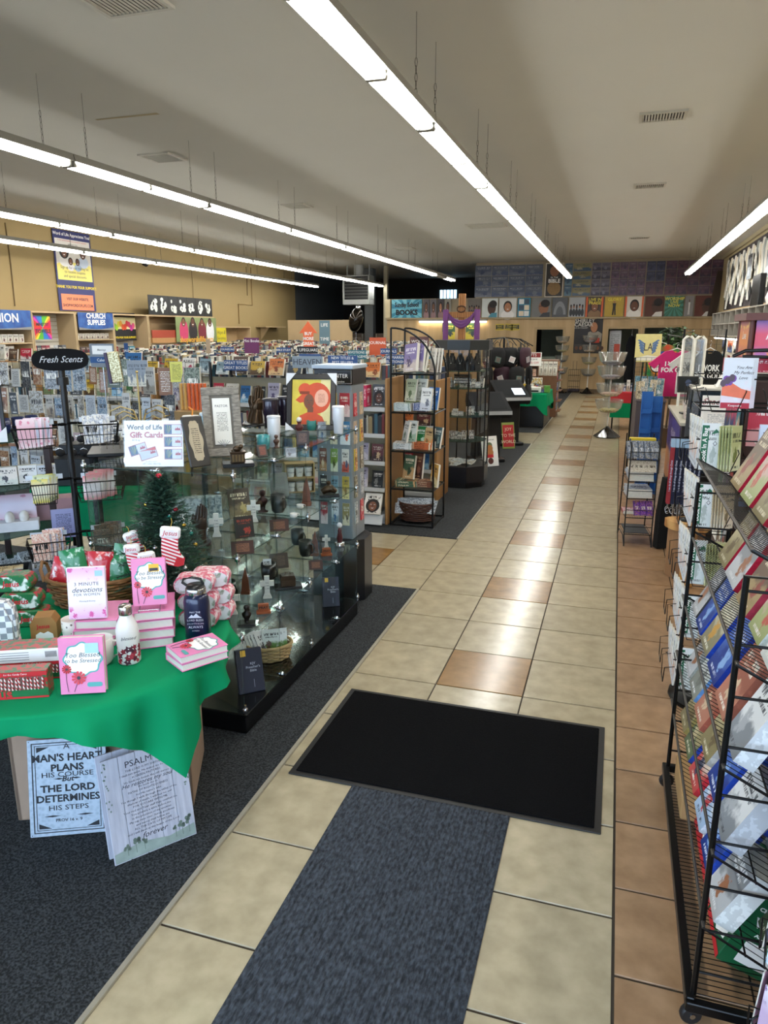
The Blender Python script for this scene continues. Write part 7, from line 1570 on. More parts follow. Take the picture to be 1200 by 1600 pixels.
# tract spinner behind the boxed card rack
QX, QY = .575, 3.72
o = T('tract_spinner', 'black wire spinner of white and green tracts just beyond the boxed card rack', 'display rack', (QX, QY, .006))
MB().lathe([(.2, 0), (.2, .015), (.02, .03), (0, .03)], WR, 18, cap=False).tube([(0, 0, .02), (0, 0, 1.62)], .012, WR, 8).build('pole', o)
GT_ = ('#e8ecec', '#d8e0e0', '#b0bcb8', '#404c48')
for r in range(6):
    z = .14+.27*r; m = MB()
    for a in range(4):
        m.X = Matrix.Rotation(-a*PI/2, 4, 'Z')
        for s in (-1, 1): m.tube([(s*.115-.08, -.2, z+.1), (s*.115-.08, -.245, z+.09), (s*.115-.05, -.245, z), (s*.115+.05, -.245, z), (s*.115+.08, -.245, z+.09), (s*.115+.08, -.2, z+.1)], .0025, WR, 4)
        m.tube([(-.21, -.2, z), (.21, -.2, z)], .003, WR, 4).tube([(-.21, -.2, z+.14), (.21, -.2, z+.14)], .003, WR, 4).tube([(0, 0, z), (0, -.2, z)], .004, WR, 4)
    m.build('pocket_row', o)
    for s in (-1, 1):
        if r == 5:
            for k in range(3):
                b = book((QX+s*.095+.02+.012*k, QY-.235+.016*k, z+.02), 0, .115, .215, .012, '%s gift book with a purple and orange splash atop the tract spinner, %s deep' % (('left', 'right')[s > 0], nth(k)), ('#dfe6f0', '#e6dcea', '#dfe6f0', '#dfe6f0'), 'gift book', .06, 'splash-coloured gift books')
                if k == 0:
                    m = MB(); 
                    for q in range(10): m.disc(-.035+R.uniform(-.022, .022), .125+R.uniform(-.025, .03), .012, .016, -.001-.0001*q, M('#7a4aa8' if q < 6 else '#5a4a5a', .5, 0, .1), 9)
                    m.poly([(-.0575, .055), (.0575, .04), (.0575, .075), (.02, .085), (-.02, .11), (-.0575, .115)], -.0009, M('#f07a5a', .5, 0, .12)).rect(-.0575, .0575, 0, .024, -.0012, M('#b8203c', .5)); m.build('splash_print', b)
                    for i, t_ in enumerate(('You Are', 'My Perfect', 'Love')): text(t_, .018, b, (.022, -.0024, .175-.022*i), mat=INK, shear=.35)
                    text('Keepsake', .014, b, (0, -.0024, .012), mat=WHT)
        elif s < 0:
            b = book((QX-.155, QY-.235, z+.012), 0, .075, .21, .004, 'white tract with a green lettered strip, row %s up on the tract spinner' % nth(r), GT_, 'tract', .06, 'green striped tracts', 'tract'); m = MB().rect(-.037, -.008, .02, .2, -.001, M('#1d6a4a', .5)); m.build('green_strip', b); text('Book In A Bag', .027, b, (-.0225, -.0016, .11), (PI/2, -PI/2, 0), WHT, bold=.0006)
            MB().tube([(.02, -.0012, .13), (.028, -.0012, .12), (.02, -.0012, .11), (.012, -.0012, .12)], .0015, INK, 4, True).poly([(.0, .16), (.02, .185), (.034, .17)], -.0012, M('#1d6a4a', .5)).build('emblem', b)
            for k in range(5): book((QX-.09+.012*k, QY-.22, z+.012), .9, .08, .2, .003, 'folded striped leaflet on the tract spinner, row %s up, %s from left' % (nth(r), nth(k)), [('#c0c890', '#e0e4c0', '#7a8a4a', '#404830'), ('#d8c8a8', '#e8e0d0', '#8a7a5a', '#403828')][r % 2], 'leaflet', .05, 'folded leaflets on the tract spinner', 'leaflet')
        else:
            for k in range(2): book((QX+.115, QY-.235+.012*k, z+.012), 0, .15, .21, .008, 'pink and blue verse booklet on the tract spinner, row %s up, %s deep' % (nth(r), nth(k)), ('#d0dcf0', '#e8b0d8', '#8a9ae0', '#50406a'), 'booklet', .06, 'pink and blue booklets', 'booklet', face=FLORAL if r % 2 else ART)
    for k in range(6 if r < 5 else 0): book((QX-.205, QY-.17+.045*k, z+.012), -PI/2, .08, .22, .008, 'white folded tract on the aisle side of the tract spinner, row %s up, %s along' % (nth(r), nth(k)), [('#e4e8ee', '#ccd4e4', '#c8a080', '#404450'), ('#eceae4', '#d0d8e0', '#d87a3a', '#404040')][k % 2], 'tract', .08-.03*k, 'white folded tracts', 'tract')
# second spinner with the lit header
HXX, HYY = .95, 4.3
o = T('keepsake_spinner', 'brown-topped spinner with glowing picture headers at the right edge', 'display stand', (HXX, HYY, .006), 0)
FRM = M('#6a3f3a', .5, 0, .1); MB().tube([(0, 0, 0), (0, 0, 1.70)], .03, WR, 8).lathe([(.3, 0), (.3, .03), (.03, .05), (0, .05)], WR, 20, cap=False).build('pole', o)
h8 = lambda r: [(r*math.cos(PI/6+k*PI/3), r*math.sin(PI/6+k*PI/3)) for k in range(6)]
MB().prism(h8(.40), 1.665, 1.70, FRM, axis='z').prism(h8(.41), 1.885, 1.92, FRM, axis='z').build('header_frame', o)
for k in range(6):
    p, q = Vector((*h8(.37)[k], 0)), Vector((*h8(.37)[(k+1) % 6], 0)); mid = (p+q)/2; a = math.atan2(mid.y, mid.x)+PI/2; w = (q-p).length
    pn = T('x', None, None) if 0 else ob('header_panel', cached(('hpanel',), lambda: MB().cbox(-w/2+.02, w/2-.02, -.004, .004, 0, .185, FLORAL, .001)), o, (mid.x, mid.y, 1.70), (0, 0, a))
    c = [('#e08a4a', '#b85a6a', '#e8c060'), ('#e8607a', '#b080c8', '#f0a060')][k % 2]; ink(pn, c[0], c[1], c[2], '#ffffff', k)
    MB().tube([(0, 0, 0), (0, 0, .185)], .014, FRM, 6).build('header_post', o, (p.x, p.y, 1.70)); text(('Love', 'Keepsake')[k % 2], .06, pn, (0, -.0052, .11), mat=WHT, shear=.3)
MB().cbox(-.33, .33, -.33, .33, .2, 1.60, M('#3a2422', .6), .01).build('core', o)
for r in range(4):
    for k in range(3): book((HXX-.22+.22*k, HYY-.335, .35+.31*r), 0, .18, .24, .02, 'boxed keepsake facing the door below the glowing header, row %s up, %s along' % (nth(r), nth(k)), ('#c8304a', '#e8b0b8', '#f0e8e8', '#fff4f4') if r == 3 else None, 'keepsake', .03, 'boxed keepsakes', 'boxed_keepsake')
    for k in range(3): book((HXX-.335, HYY+.2-.2*k, .35+.31*r), -PI/2, .17, .24, .02, 'boxed keepsake on the aisle face below the glowing header, row %s up, %s along' % (nth(r), nth(k)), None, 'keepsake', .03, 'boxed keepsakes on the aisle side', 'boxed_keepsake')
p = P(1182, 570, y=3.6); hk = T('hanger_strip', 'black plastic hanger rail above the splash-coloured gift books', 'hanger', (p.x, 3.6, 1.73)); MB().tube([(-.1, 0, 0), (-.05, 0, .025), (.1, 0, .03), (.2, 0, .02)], .009, BLACK, 6).tube([(-.06, 0, .0), (.2, 0, -.005)], .008, BLACK, 6).build('rail', hk); MB().tube([(.1, 0, .02), (.12, .06, .0), (-2.94+p.x*0+3.0, .12, -.1)][:2], .006, BLACK, 5).build('hook', hk)
q = book((p.x-.0, 3.62, 1.66), 0, .24, .06, .1, 'red header card lettered in white above the gift books', ('#c02040', '#c02040', '#c02040', '#f4d8dc'), 'header card', 0, name='header_card')
# lanyards over a live-edge stump
LX, LY = .50, 5.35
o = T('lanyard_rack', 'rack of dark navy verse lanyards with key rings beside the wooden stump', 'display rack', (LX, LY, .006)); MB().tube([(.1, .4, .445), (.1, .4, 1.2)], .012, WR, 6).lathe([(.07, .0), (.07, .012), (.0, .02)], WR, 14, (.1, .4, .442), cap=False).tube([(-.11, 0, 1.12), (.11, 0, 1.12)], .005, WR, 5).tube([(.1, .4, 1.12), (0, 0, 1.12)], .006, WR, 5).build('stand', o)
NVY = M('#151a38', .7, 0, .05); LTX = M('#c8cce0', .6, 0, 0)
for r in range(2):
    for k in range(7):
        x = LX-.09+.03*k; yy = LY-.03+.05*r
        b = T('lanyard', 'dark lanyard printed with pale verse, %s along in the %s file' % (nth(k), ('front', 'rear')[r]), 'lanyard', (x, yy, .66), 0, 'lanyards')
        MB().cbox(-.013, .013, -.002, .002, .0, .40, NVY if k else M('#a02a30', .6), .001).build('strap', b); MB().cbox(-.014, .014, -.004, .001, .40, .455, M('#a8c4dc', .5), .001).build('header_tag', b)
        if r == 0: text('I can do all things through Christ', .0165, b, (0, -.0026, .2), (PI/2, -PI/2, 0), LTX, bold=.0004)
        MB().tube([(0, 0, .0), (0, 0, -.03)], .004, CHROME, 5).tube([(.014*math.cos(t), 0, -.05+.02*math.sin(t)) for t in [2*PI*j/10 for j in range(10)]], .002, CHROME, 4, True).build('key_ring', b)
o = T('live_edge_stump', 'live-edge wooden stump stool under the lanyards', 'stool', (.60, 5.75, .006)); m = MB(); n = 22
prof = [.145*(1+.12*math.sin(2.3*t+1)+.07*math.sin(5.1*t)) for t in [2*PI*k/n for k in range(n)]]
LW = two_tone('#a8753f', '#d0a468', 4, .5, 'GRAIN', .2, .9)
for z0, z1, s, mt in ((0, .38, .82, M('#96714f', .7, 0, .15, 6)), (.38, .44, 1.0, LW)): m.prism([(prof[k]*s*math.cos(2*PI*k/n), prof[k]*s*math.sin(2*PI*k/n)) for k in range(n)], z0, z1, mt, axis='z')
m.build('trunk_slice', o)
MB().cbox(-.05, .05, -.02, .02, 0, .40, M('#c08a44', .5, 0, .1), .01).build('bark_slab', None, (.60, 5.49, .006), (-.05, .0, .2), label='honey-coloured bark slab leaning against the stump', cat='slab')
MB().prism([(-.05, 0), (.05, 0), (.055, .3), (.03, .62), (-.03, .62), (-.055, .3)], -.035, .035, M('#0c0c0d', .9, 0, .1), axis='y').build('black_bag', None, (.47, 6.5, .006), (0, .02, .5), label='tall black cloth roll standing between the packet rack and the stump', cat='bag')
# wire packet rack on the tiles
o = T('packet_rack', 'low black wire floor rack of clear packets standing on the tiles by the counter', 'display rack', (.25, 6.7, .006), .12); m = MB()
for x in (-.11, .12):
    m.tube([(x, -.24, 0), (x, -.2, .10), (x+.0, -.22, .88), (x, -.12, .93)], .006, WR, 5).tube([(x, .2, 0), (x, .18, .10), (x, .1, .95)], .006, WR, 5).tube([(x, -.24, 0), (x, -.12, .07), (x, .1, .07), (x, .2, 0)], .005, WR, 5)
for z in (.1, .25, .42, .57, .76): m.tube([(-.11, -.21, z), (.12, -.21, z), (.12, .14, z), (-.11, .14, z)], .004, WR, 4, True, False).tube([(-.11, -.215, z+.07), (.12, -.215, z+.07)], .003, WR, 4)
m.build('wire_frame', o)
for z in (.1, .25, .42, .57, .76):
    m = MB()
    for k in range(12): m.tube([(-.11+.0209*k, -.21, z), (-.11+.0209*k, .14, z)], .0016, WR, 3, smooth=False)
    m.build('wire_shelf', o)
PC = [('#b8bec8', '#8890a0', '#dfe2e8', '#50586a'), ('#9aa4b4', '#c8ccd8', '#707888', '#40485a'), ('#5a6474', '#98a0b0', '#c0b8a0', '#e0e4e8')]
def rloc(x, y, z): return Vector((.25, 6.7, .006+z))+Matrix.Rotation(.12, 3, 'Z') @ Vector((x, y, 0))
for zi, z in enumerate((.425, .575)):
    for k in range(6): book(rloc(.0, -.19+.004*k, z+.012*k), .12+R.uniform(-.04, .04), .2, .26, .011, 'clear bag of white cloth on the %s tier of the packet rack, %s up' % (('lower', 'upper')[zi], nth(k)), PC[zi], 'cloth pack', 0, 'clear cloth packs', 'cloth_pack', flat=True, face=WRAP)
for k in range(9): book(rloc(-.09+.024*k, -.2+.02*(k % 2), .77), .5, .09, .15, .012, 'dark foil packet standing in the top basket of the packet rack, %s along' % nth(k), PC[2], 'packet', .3, 'foil packets in the top basket', 'packet', face=WRAP)
for k in range(5): book(rloc(-.08+.04*k, -.2, .65), .2, .07, .1, .012, 'cream pouch hanging mid-height on the packet rack, %s along' % nth(k), ('#cfc4b0', '#e0d8c8', '#8a7a60', '#403828'), 'pouch', .3, 'cream pouches', 'pouch', face=WRAP)
for k in range(3): book(rloc(-.0+.05*k, -.18, .26), .4, .06, .13, .02, 'purple candy bag leaning on the second lowest tier, %s along' % nth(k), ('#5a2a8a', '#8a4ac0', '#d8a040', '#f4ecd8'), 'candy bag', .4, 'purple candy bags', 'candy_bag', face=WRAP)
book(rloc(-.06, -.12, .262), .1, .12, .16, .025, 'red and white flat packet on the second lowest tier', ('#a82a3a', '#e8e0e0', '#c86a7a', '#f4f0f0'), 'packet', 0, flat=True, face=WRAP, name='packet')
MB().box(-.1, .1, -.19, .12, .106, .112, M('#3a3d40', .6)).build('liner', o); MB().cbox(-.1, .12, -.03, .03, .9, .925, M('#d8bc2a', .5), .004).build('yellow_header', o)
# ---------------------------------------------------------------- counter
o = T('sales_counter', 'dark sales counter with a purple sunrise poster on its aisle side', 'counter', (.62, 7.3, .006))
MB().cbox(0, .75, 0, 1.75, .1, .97, M('#2b2426', .5, 0, .05), .006).box(.04, .71, .04, 1.71, 0, .1, BLACK).build('body', o); MB().cbox(-.02, .78, -.02, 1.77, .97, 1.0, M('#b9b4a4', .4, 0, .04), .004).build('worktop', o)
q = ob('sunrise_poster', MB().box(-.004, -.001, .12, 1.72, .22, .94, ART).mesh(), o); ink(q, '#4a3a7a', '#c88a5a', '#8a6a8a', '#d8c8d8', 2.2)
for i, s in enumerate(('ARISE AND', 'SHINE FOR', 'YOUR LIGHT', 'HAS COME')): text(s, .12, o, (-.0055, .9, .78-.13*i), (PI/2, 0, -PI/2), M('#cfc0d8', .5, 0, 0))
MB().box(-.004, -.001, .0, .1, .1, .4, M('#8a7a70', .6)).build('kick_panel', o)
# glass-door fridge with a snack notice
o = T('mini_fridge', 'small silver-edged black fridge with a snack notice, on a stand beside the counter', 'fridge', (.60, 6.35, .006), 0)
MB().cbox(0, .42, 0, .42, 0, .68, BLACK, .006).build('stand', o); MB().cbox(.0, .42, .02, .42, .685, 1.37, M('#1c242c', .35, 0, .02), .008).build('cabinet', o); MB().cbox(-.0, .055, -.005, .02, .69, 1.365, M('#a8acae', .25, .9), .004).cbox(.055, .42, -.005, .02, .69, 1.365, M('#1d2832', .2, 0, .02, coat=.4), .004).build('door', o)
MB().tube([(.03, -.006, .9), (.03, -.035, .92), (.03, -.035, 1.12), (.03, -.006, 1.14)], .006, M('#d8dadc', .2, 1), 6).build('door_handle', o); MB().cbox(0, .42, 0, .42, 1.37, 1.39, M('#c8c4b8', .5), .004).build('top', o)
o = T('snack_notice', 'white snack notice with a fruit logo on the fridge door', 'notice', (.80, 6.337, .98), .0); MB().cbox(-.13, .13, -.002, .002, 0, .36, WHT, .001).build('sheet', o); text('Snack', .07, o, (-.05, -.003, .31), mat=M('#8a2a4a', .5, 0, 0), shear=.35); m = MB()
m.disc(.07, .31, .04, .025, -.0028, M('#d8602a', .5), 12).disc(.1, .295, .03, .02, -.003, M('#3a5aa8', .5), 12).disc(.05, .315, .02, .02, -.0032, M('#c83a2a', .5), 12); m.build('logo', o); q = ob('small_print', MB().rect(-.11, .11, .02, .24, -.003, LIST).mesh(), o); ink(q, '#f4f2ee', '#ffffff', '#ffffff', '#b0b4bc')
# on the counter and fridge
o = T('card_dispenser', 'white and lilac hand-sanitiser style dispenser on the fridge top', 'dispenser', (.87, 6.5, 1.398), .1); MB().prism([(-.09, 0), (.1, 0), (.1, .1), (.06, .15), (-.03, .15)], -.05, .05, WHITE).build('body', o); MB().rect(-.05, .02, .06, .14, -.051, M('#8a8ac8', .5)).build('label', o)
o = T('price_scanner', 'grey upright stick scanner on the fridge top', 'scanner', (.83, 6.62, 1.398), .0); MB().lathe([(.05, 0), (.05, .012), (.008, .02), (0, .02)], M('#b8b4a8', .4), 12, cap=False).tube([(0, 0, .01), (.05, 0, .15), (.11, 0, .32)], .011, M('#c9c5b9', .4), 7).build('stick', o)
o = T('register_screen', 'black register screen on a stalk at the counter', 'screen', (.72, 8.1, 1.008), .25); o.scale = (.8,)*3; MB().cbox(-.08, .08, -.06, .06, 0, .02, BLACK, .005).tube([(0, 0, .02), (0, .03, .3)], .014, BLACK, 6).build('stand', o); s_ = MB().cbox(-.135, .135, -.012, .012, 0, .21, BLACK, .006); s_.build('housing', o, (0, .03, .27), (-.25, 0, 0)); MB().rect(-.12, .12, .018, .192, -.0135, spec(M('#1d2126', .4), .2)).disc(0, .12, .04, .045, -.0142, M('#3a4a6a', .3), 16).build('display', o, (0, .03, .27), (-.25, 0, 0))
for k, u in enumerate((1068, 1086)):
    p = P(u, 617, y=8.9); w = .105
    o = T('security_gate', 'white tube security loop behind the register, %s one' % ('left', 'right')[k], 'gate', (p.x, 8.9, 1.008)); m = MB().tube([(-w/2, 0, 0), (-w/2, 0, .74), (-w/2+.03, 0, .77), (w/2-.03, 0, .77), (w/2, 0, .74), (w/2, 0, 0)], .016, M('#e8e4d8', .4), 7); m.build('loop', o); MB().box(-w/2, w/2, -.004, .004, .03, .75, clear('gate_pane', (.9, .92, .92), .05, .1, .1)).build('pane', o)
for k in range(14):
    p = (.70+.03*(k % 5), 7.6+.06*(k//5)); book((p[0], p[1], 1.008), .4+R.uniform(-.4, .4), .07, R.uniform(.12, .2), .02, 'silver and cream trinket pack at the near end of the counter, %s counted' % nth(k), (R.choice(('#b8b4a8', '#8a8a86', '#d8d0c0', '#c8b8b0')), '#e8e4dc', '#6a6660', '#504c48'), 'trinket pack', .25, 'trinket packs on the counter', 'trinket_pack', face=WRAP)
# brown-grey cabinet further along with blue literature trays
o = T('display_counter', 'brown-grey cabinet along the tiles behind the packet rack', 'cabinet', (.26, 9.6, .006)); MB().cbox(0, .34, 0, 2.1, .08, .98, M('#4a3f40', .6, 0, .1, 3), .006).box(.03, .31, .03, 2.07, 0, .08, BLACK).build('body', o); MB().cbox(-.01, .35, -.01, 2.11, .98, 1.0, M('#5a4d4c', .5), .003).build('top', o)
for k in range(2):
    o = T('literature_tray', 'tall blue stepped literature tray, %s one, behind the packet rack' % ('left', 'right')[k], 'tray', (.35+.11*k, 8.6+.12*k, .006), .1); BL = M('#1f5fa8', .45, 0, .03)
    m = MB().box(-.06, .06, .03, .04, 0, 1.18-.06*k, BL).prism([(-.02, 0), (.04, 0), (.04, 1.18-.06*k), (.02, 1.18-.06*k)], -.06, -.05, BL, axis='x').prism([(-.02, 0), (.04, 0), (.04, 1.18-.06*k), (.02, 1.18-.06*k)], .05, .06, BL, axis='x')
    for z in (.5, .72, .94): m.box(-.05, .05, -.01, .03, z, z+.008, BL).box(-.05, .05, -.012, -.006, z, z+.05, BL)
    m.build('tray', o)
for k in range(18):
    book((.30+.045*(k % 6), 9.66+.09*(k//6), 1.008), R.uniform(-.4, .4), .08, R.uniform(.14, .26), .03, 'small gift standing at the near end of the brown-grey cabinet, %s counted' % nth(k), [('#a89878', '#d8c8a8', '#6a5a48', '#302820'), ('#c8c4bc', '#9a9890', '#50504c', '#303030'), ('#2a5a6a', '#7a9aa0', '#c8d0d0', '#e8e8e8')][k % 3], 'gift', .15, 'small gifts on the brown-grey cabinet', 'boxed_gift', face=WRAP)
GX = .22; grid_wall('short wire grid stand behind the small gifts', GX, 10.3, .34, 1.0, 1.5, 0, .06)
for k in range(4): book((GX+.05+.08*k, 10.28, 1.06), 0, .065, .2, .01, 'teal hanging packet on the short wire grid, %s along' % nth(k), ('#3a6a7a', '#5a8a98', '#a8c0c4', '#e8ecec'), 'packet', 0, 'teal hanging packets', 'hanging_packet', face=WRAP)
o = T('monogram_sign', 'pale yellow sign with a winged monogram above the small gifts', 'sign', (.37, 10.35, 1.44), 0); MB().cbox(-.16, .16, 0, .01, 0, .36, M('#e0d48a', .5, 0, .05), .002).build('board', o); text('LA', .14, o, (0, -.002, .19), mat=NAVY, wide=.7); m = MB()
for s in (-1, 1):
    for k in range(5): m.poly([(s*.05, .1+.03*k), (s*(.1+.01*k), .14+.035*k), (s*(.09+.006*k), .17+.03*k), (s*.05, .125+.03*k)][::s], -.0015, M('#5a7aa0', .5))
m.poly([(-.15, .02), (.15, .02), (.15, .07), (0, .09), (-.15, .05)], -.0015, M('#f4f0dc', .5)); m.build('wing_print', o); MB().tube([(0, .008, -.44), (0, .008, .0)], .008, WR, 6).build('stand', o)
# t-shirts
def tee(loc, rz, s, mat, label, words=(), tcol=WHT, tsz=.06):
    o = T('tshirt', label, 't-shirt', loc, rz); w = .23*s; h = .62*s
    def half(y): return [(-.07*s, h), (-.15*s, h*.97), (-.36*s, h*.70), (-.28*s, h*.60), (-.215*s, h*.72), (-.22*s, 0), (.22*s, 0), (.215*s, h*.72), (.28*s, h*.60), (.36*s, h*.70), (.15*s, h*.97), (.07*s, h), (.03*s, h*.945), (-.03*s, h*.945)]
    MB().prism(half(0)[::-1], -.03*s, .03*s, mat).build('shirt', o)
    MB().tube([(-.13*s, 0, h*.965), (0, 0, h*1.04), (.13*s, 0, h*.965)], .006, WHITE, 5).tube([(0, 0, h*1.04), (0, 0, h*1.1), (.02, 0, h*1.13), (0, 0, h*1.16), (-.015, 0, h*1.14)], .003, CHROME, 4).build('hanger', o)
    for i, t_ in enumerate(words): text(t_, tsz, o, (0, -.031*s, h*(.70-.13*i)), mat=tcol, bold=.003)
    return o
p = P(1110, 546, y=9.27); o = tee((p.x, 9.27, p.z-.69), .0, 1.1, M('#0b0b0d', .85, 0, .05), 'black t-shirt lettered I work for God hanging by the grid panel', ('I WORK', 'FOR GOD.'), WHT, .1); o.scale = (.62, 1, 1)
p = P(1058, 548, y=10.2); tee((p.x, 10.2, p.z-.58), .2, .95, M('#c81f6a', .8, 0, .06), 'hot pink t-shirt hanging behind the white security loops', ('I WORK', 'FOR GOD.'), WHT, .08)
TIE = two_tone('#d8382a', '#2a8a4a', 7, .8, 'VORONOI', .1, .7); p = P(1034, 540, y=11.2)
o = tee((p.x, 11.2, p.z-.60), .1, 1.0, TIE, 'rainbow tie-dye t-shirt left of the hot pink one', ('I WORK',), WHT, .08); m = MB()
for k, c in enumerate(('#e8902a', '#e8d83a', '#5ab84a', '#2a9ab8', '#2a5ab0')):
    m.poly([((.2-.04*k)*math.cos(a), .52+(.34-.065*k)*math.sin(a)) for a in [PI+PI*j/14 for j in range(15)]], -.0305-.0003*k, M(c, .8, 0, .15, 8))
m.build('dye_rings', o)
p = P(1085, 550, y=9.8); tee((p.x, 9.8, p.z-.51), .1, .82, M('#d8d4cc', .85, 0, .04), 'white t-shirt lettered in grey behind the security loops', ('I WORK', 'FOR GOD.'), M('#6a6a6a', .6), .08)
p0_ = P(1070, 520, y=9.55); p1_ = P(1128, 520, y=9.55); grid_wall('black wire grid panel behind the black t-shirt', p0_.x, 9.6, .46, 1.0, 1.86, 0, .085)
o = T('garment_rail', 'black rail carrying the hanging t-shirts beyond the counter', 'rail', (0, 0, .006)); MB().tube([(.92, 9.35, 0), (.92, 9.35, 1.72), (.66, 11.2, 1.78), (.66, 11.2, 0)], .014, WR, 6, smooth=False).build('frame', o); MB().tube([(.92, 9.35, 1.6), (1.1, 9.35, 1.6)], .012, WR, 6).build('arm', o)
MB().lathe([(.0, -.02), (.085, -.02), (.085, .02), (.0, .02)], M('#1a1a1a', .4), 20, cap=False).build('wall_clock', None, (.52, 10.9, 1.36), (PI/2, 0, 0), label='small round white-faced clock below the tie-dye shirt', cat='clock'); ck = bpy.context.scene.collection.objects['wall_clock']; MB().lathe([(.07, 0), (0, 0)], WHT, 20, cap=False).build('dial', ck, (0, 0, .0205)); MB().box(-.003, .003, 0, .05, 0, .002, BLACK).box(0, .04, -.003, .003, 0, .002, BLACK).build('hands', ck, (0, 0, .021)); MB().tube([(0, -.02, 0), (0, -.30, .0)], .01, WR, 5).build('stem', ck, (0, 0, 0))
# plant
PX_, PY_ = .83, 12.6
o = T('potted_tree', 'bushy green indoor tree behind the tie-dye shirt', 'plant', (PX_, PY_, .006)); MB().lathe([(.16, 0), (.2, .3), (.21, .32), (.18, .32), (0, .3)], M('#5a4a3a', .7), 16, cap=False).build('pot', o); MB().tube([(0, 0, .3), (.02, 0, .9), (-.02, 0, 1.6)], .02, M('#4a3a28', .8), 6).build('trunk', o); m = MB(); LF = [M('#456a3c', .5, 0, .2), M('#5a7a4a', .5, 0, .2), M('#28402a', .5, 0, .2)]
for k in range(900):
    d = Vector((R.gauss(0, 1), R.gauss(0, 1), R.gauss(0, 1))).normalized()*R.uniform(.1, .36); c = Vector((0, 0, 1.66))+Vector((d.x*1.1, d.y*1.1, d.z*.75)); a = R.uniform(0, 2*PI); l = .085; u_ = Vector((math.cos(a), math.sin(a), R.uniform(-.8, .2))).normalized()*l; s_ = u_.cross(Vector((0, 0, 1))).normalized()*.026
    m.add([c, c+u_*.5+s_, c+u_, c+u_*.5-s_], [(0, 1, 2, 3)], LF[k % 3])
ob('leaves', m.mesh(), o, kind='stuff')
# red and green cloth table behind the bowls
o = T('display_table', 'small table under a red and green cloth behind the tall bowl stand', 'table', (.2, 14.9, .006)); MB().cbox(-.26, .26, -.3, .3, .66, .69, M('#8d8a84', .6), .003).build('tabletop', o)
for sx in (-.22, .22):
    for sy in (-.26, .26): MB().tube([(sx, sy, 0), (sx, sy, .66)], .016, BLACKMETAL, 6).build('leg', o)
MB().cbox(-.28, .28, -.32, .32, .5, .70, M('#b8222c', .7, 0, .06, 4), .01).build('tablecloth', None, (.2, 14.9, .006), label='red cloth over the small table behind the bowl stand', cat='tablecloth'); MB().cbox(-.27, .27, -.315, .315, .22, .499, GREEN, .01).build('table_skirt', None, (.2, 14.9, .006), label='green skirt hanging below the red cloth', cat='table skirt')
for k in range(6): book((.02+.07*k, 14.7, .712), 0, .06, .22 if k == 3 else .14, .03, 'small item on the red cloth table, %s along' % nth(k), [('#2a3a5a', '#8a9ab0', '#e0e4e8'), ('#e8e4dc', '#b8a890', '#50483c')][k % 2], 'gift', .1, 'items on the red cloth table', 'boxed_gift')
# clear bowl towers
CANDY = [two_tone('#d8b82a', '#e8e0a0', 60, .4, 'VORONOI', .2, .5), two_tone('#d87a8a', '#e8d0b8', 60, .4, 'VORONOI', .2, .5), two_tone('#3a4a6a', '#a8a8b8', 60, .4, 'VORONOI', .2, .5), two_tone('#2a2a30', '#7a7a84', 60, .4, 'VORONOI', .2, .5)]
BOWL = clear('bowl', (.93, .94, .93), .10, .04, .10, (.6, .6, .58))
def bowls(loc, s, zs, r, label, fill):
    o = T('bowl_stand', label, 'bowl stand', loc)
    MB().lathe([(.23*s, 0), (.235*s, .012*s), (.05*s, .16*s), (.02*s, .19*s), (0, .19*s)], M('#101011', .15, 0, 0, coat=.6), 8, cap=False, smooth=False).build('base', o); MB().tube([(0, 0, .17*s), (0, 0, zs[-1]+.1*s)], .016*s, M('#d8d8d4', .2), 8).build('stem', o)
    for k, z in enumerate(zs):
        b = ob('bowl', cached(('bowl', r, s), lambda: MB().lathe([(.02*s, 0), (r*.55, .02*s), (r*.85, .09*s), (r, .235*s), (r*1.01, .24*s), (r*.98, .235*s), (r*.83, .09*s), (r*.53, .026*s), (.02*s, .008*s)], BOWL, 22, cap=False)), o, (0, 0, z)); m = MB().lathe([(.03, .026*s), (r*.52, .028*s), (r*.72, .065*s), (r*.5, .085*s), (0, .09*s)], CANDY[(k+fill) % 4], 16, cap=False); ob('sweets', m.mesh(), b, kind='stuff')
bowls((-.09, 13.46, .006), 1.0, (.42, .70, 1.0, 1.24), .245, 'tall stand of four clear sweet bowls on the tiled aisle', 0)
bowls((-1.62, 22.9, .006), .9, (.55, .9, 1.2, 1.46), .21, 'bowl stand against the back wall, left of the wire basket', 2); bowls((-.82, 22.9, .006), .95, (.5, .85, 1.2, 1.48), .23, 'bowl stand against the back wall, right of the wire basket', 3)
o = T('wire_bin', 'tall wire bin with dark goods between the two far bowl stands', 'bin', (-1.22, 22.95, .006)); m = MB()
for k in range(5): m.tube([(-.17, -.12, .02+.17*k), (.17, -.12, .02+.17*k), (.17, .12, .02+.17*k), (-.17, .12, .02+.17*k)], .004, WR, 4, True, False)
for k in range(7):
    for y in (-.12, .12): m.tube([(-.17+.0567*k, y, .02), (-.17+.0567*k, y, .7)], .003, WR, 3)
m.build('basket_frame', o); MB().tube([(-.05, 0, .7), (-.05, 0, .95), (.05, 0, .95), (.05, 0, .7)], .006, WR, 5).build('handle', o); m = MB()
for k in range(8): MB().ball((0, 0, 0), .07, M('#2a2430', .7, 0, .2), 8, 6, (1, .8, .7)).build('fabric_roll', None, (-1.33+.075*(k % 4), 22.9+.1*(k//4), .09), label='dark fabric roll at the bottom of the far wire bin, %s counted' % nth(k), cat='roll', group='dark rolls in the wire bin')
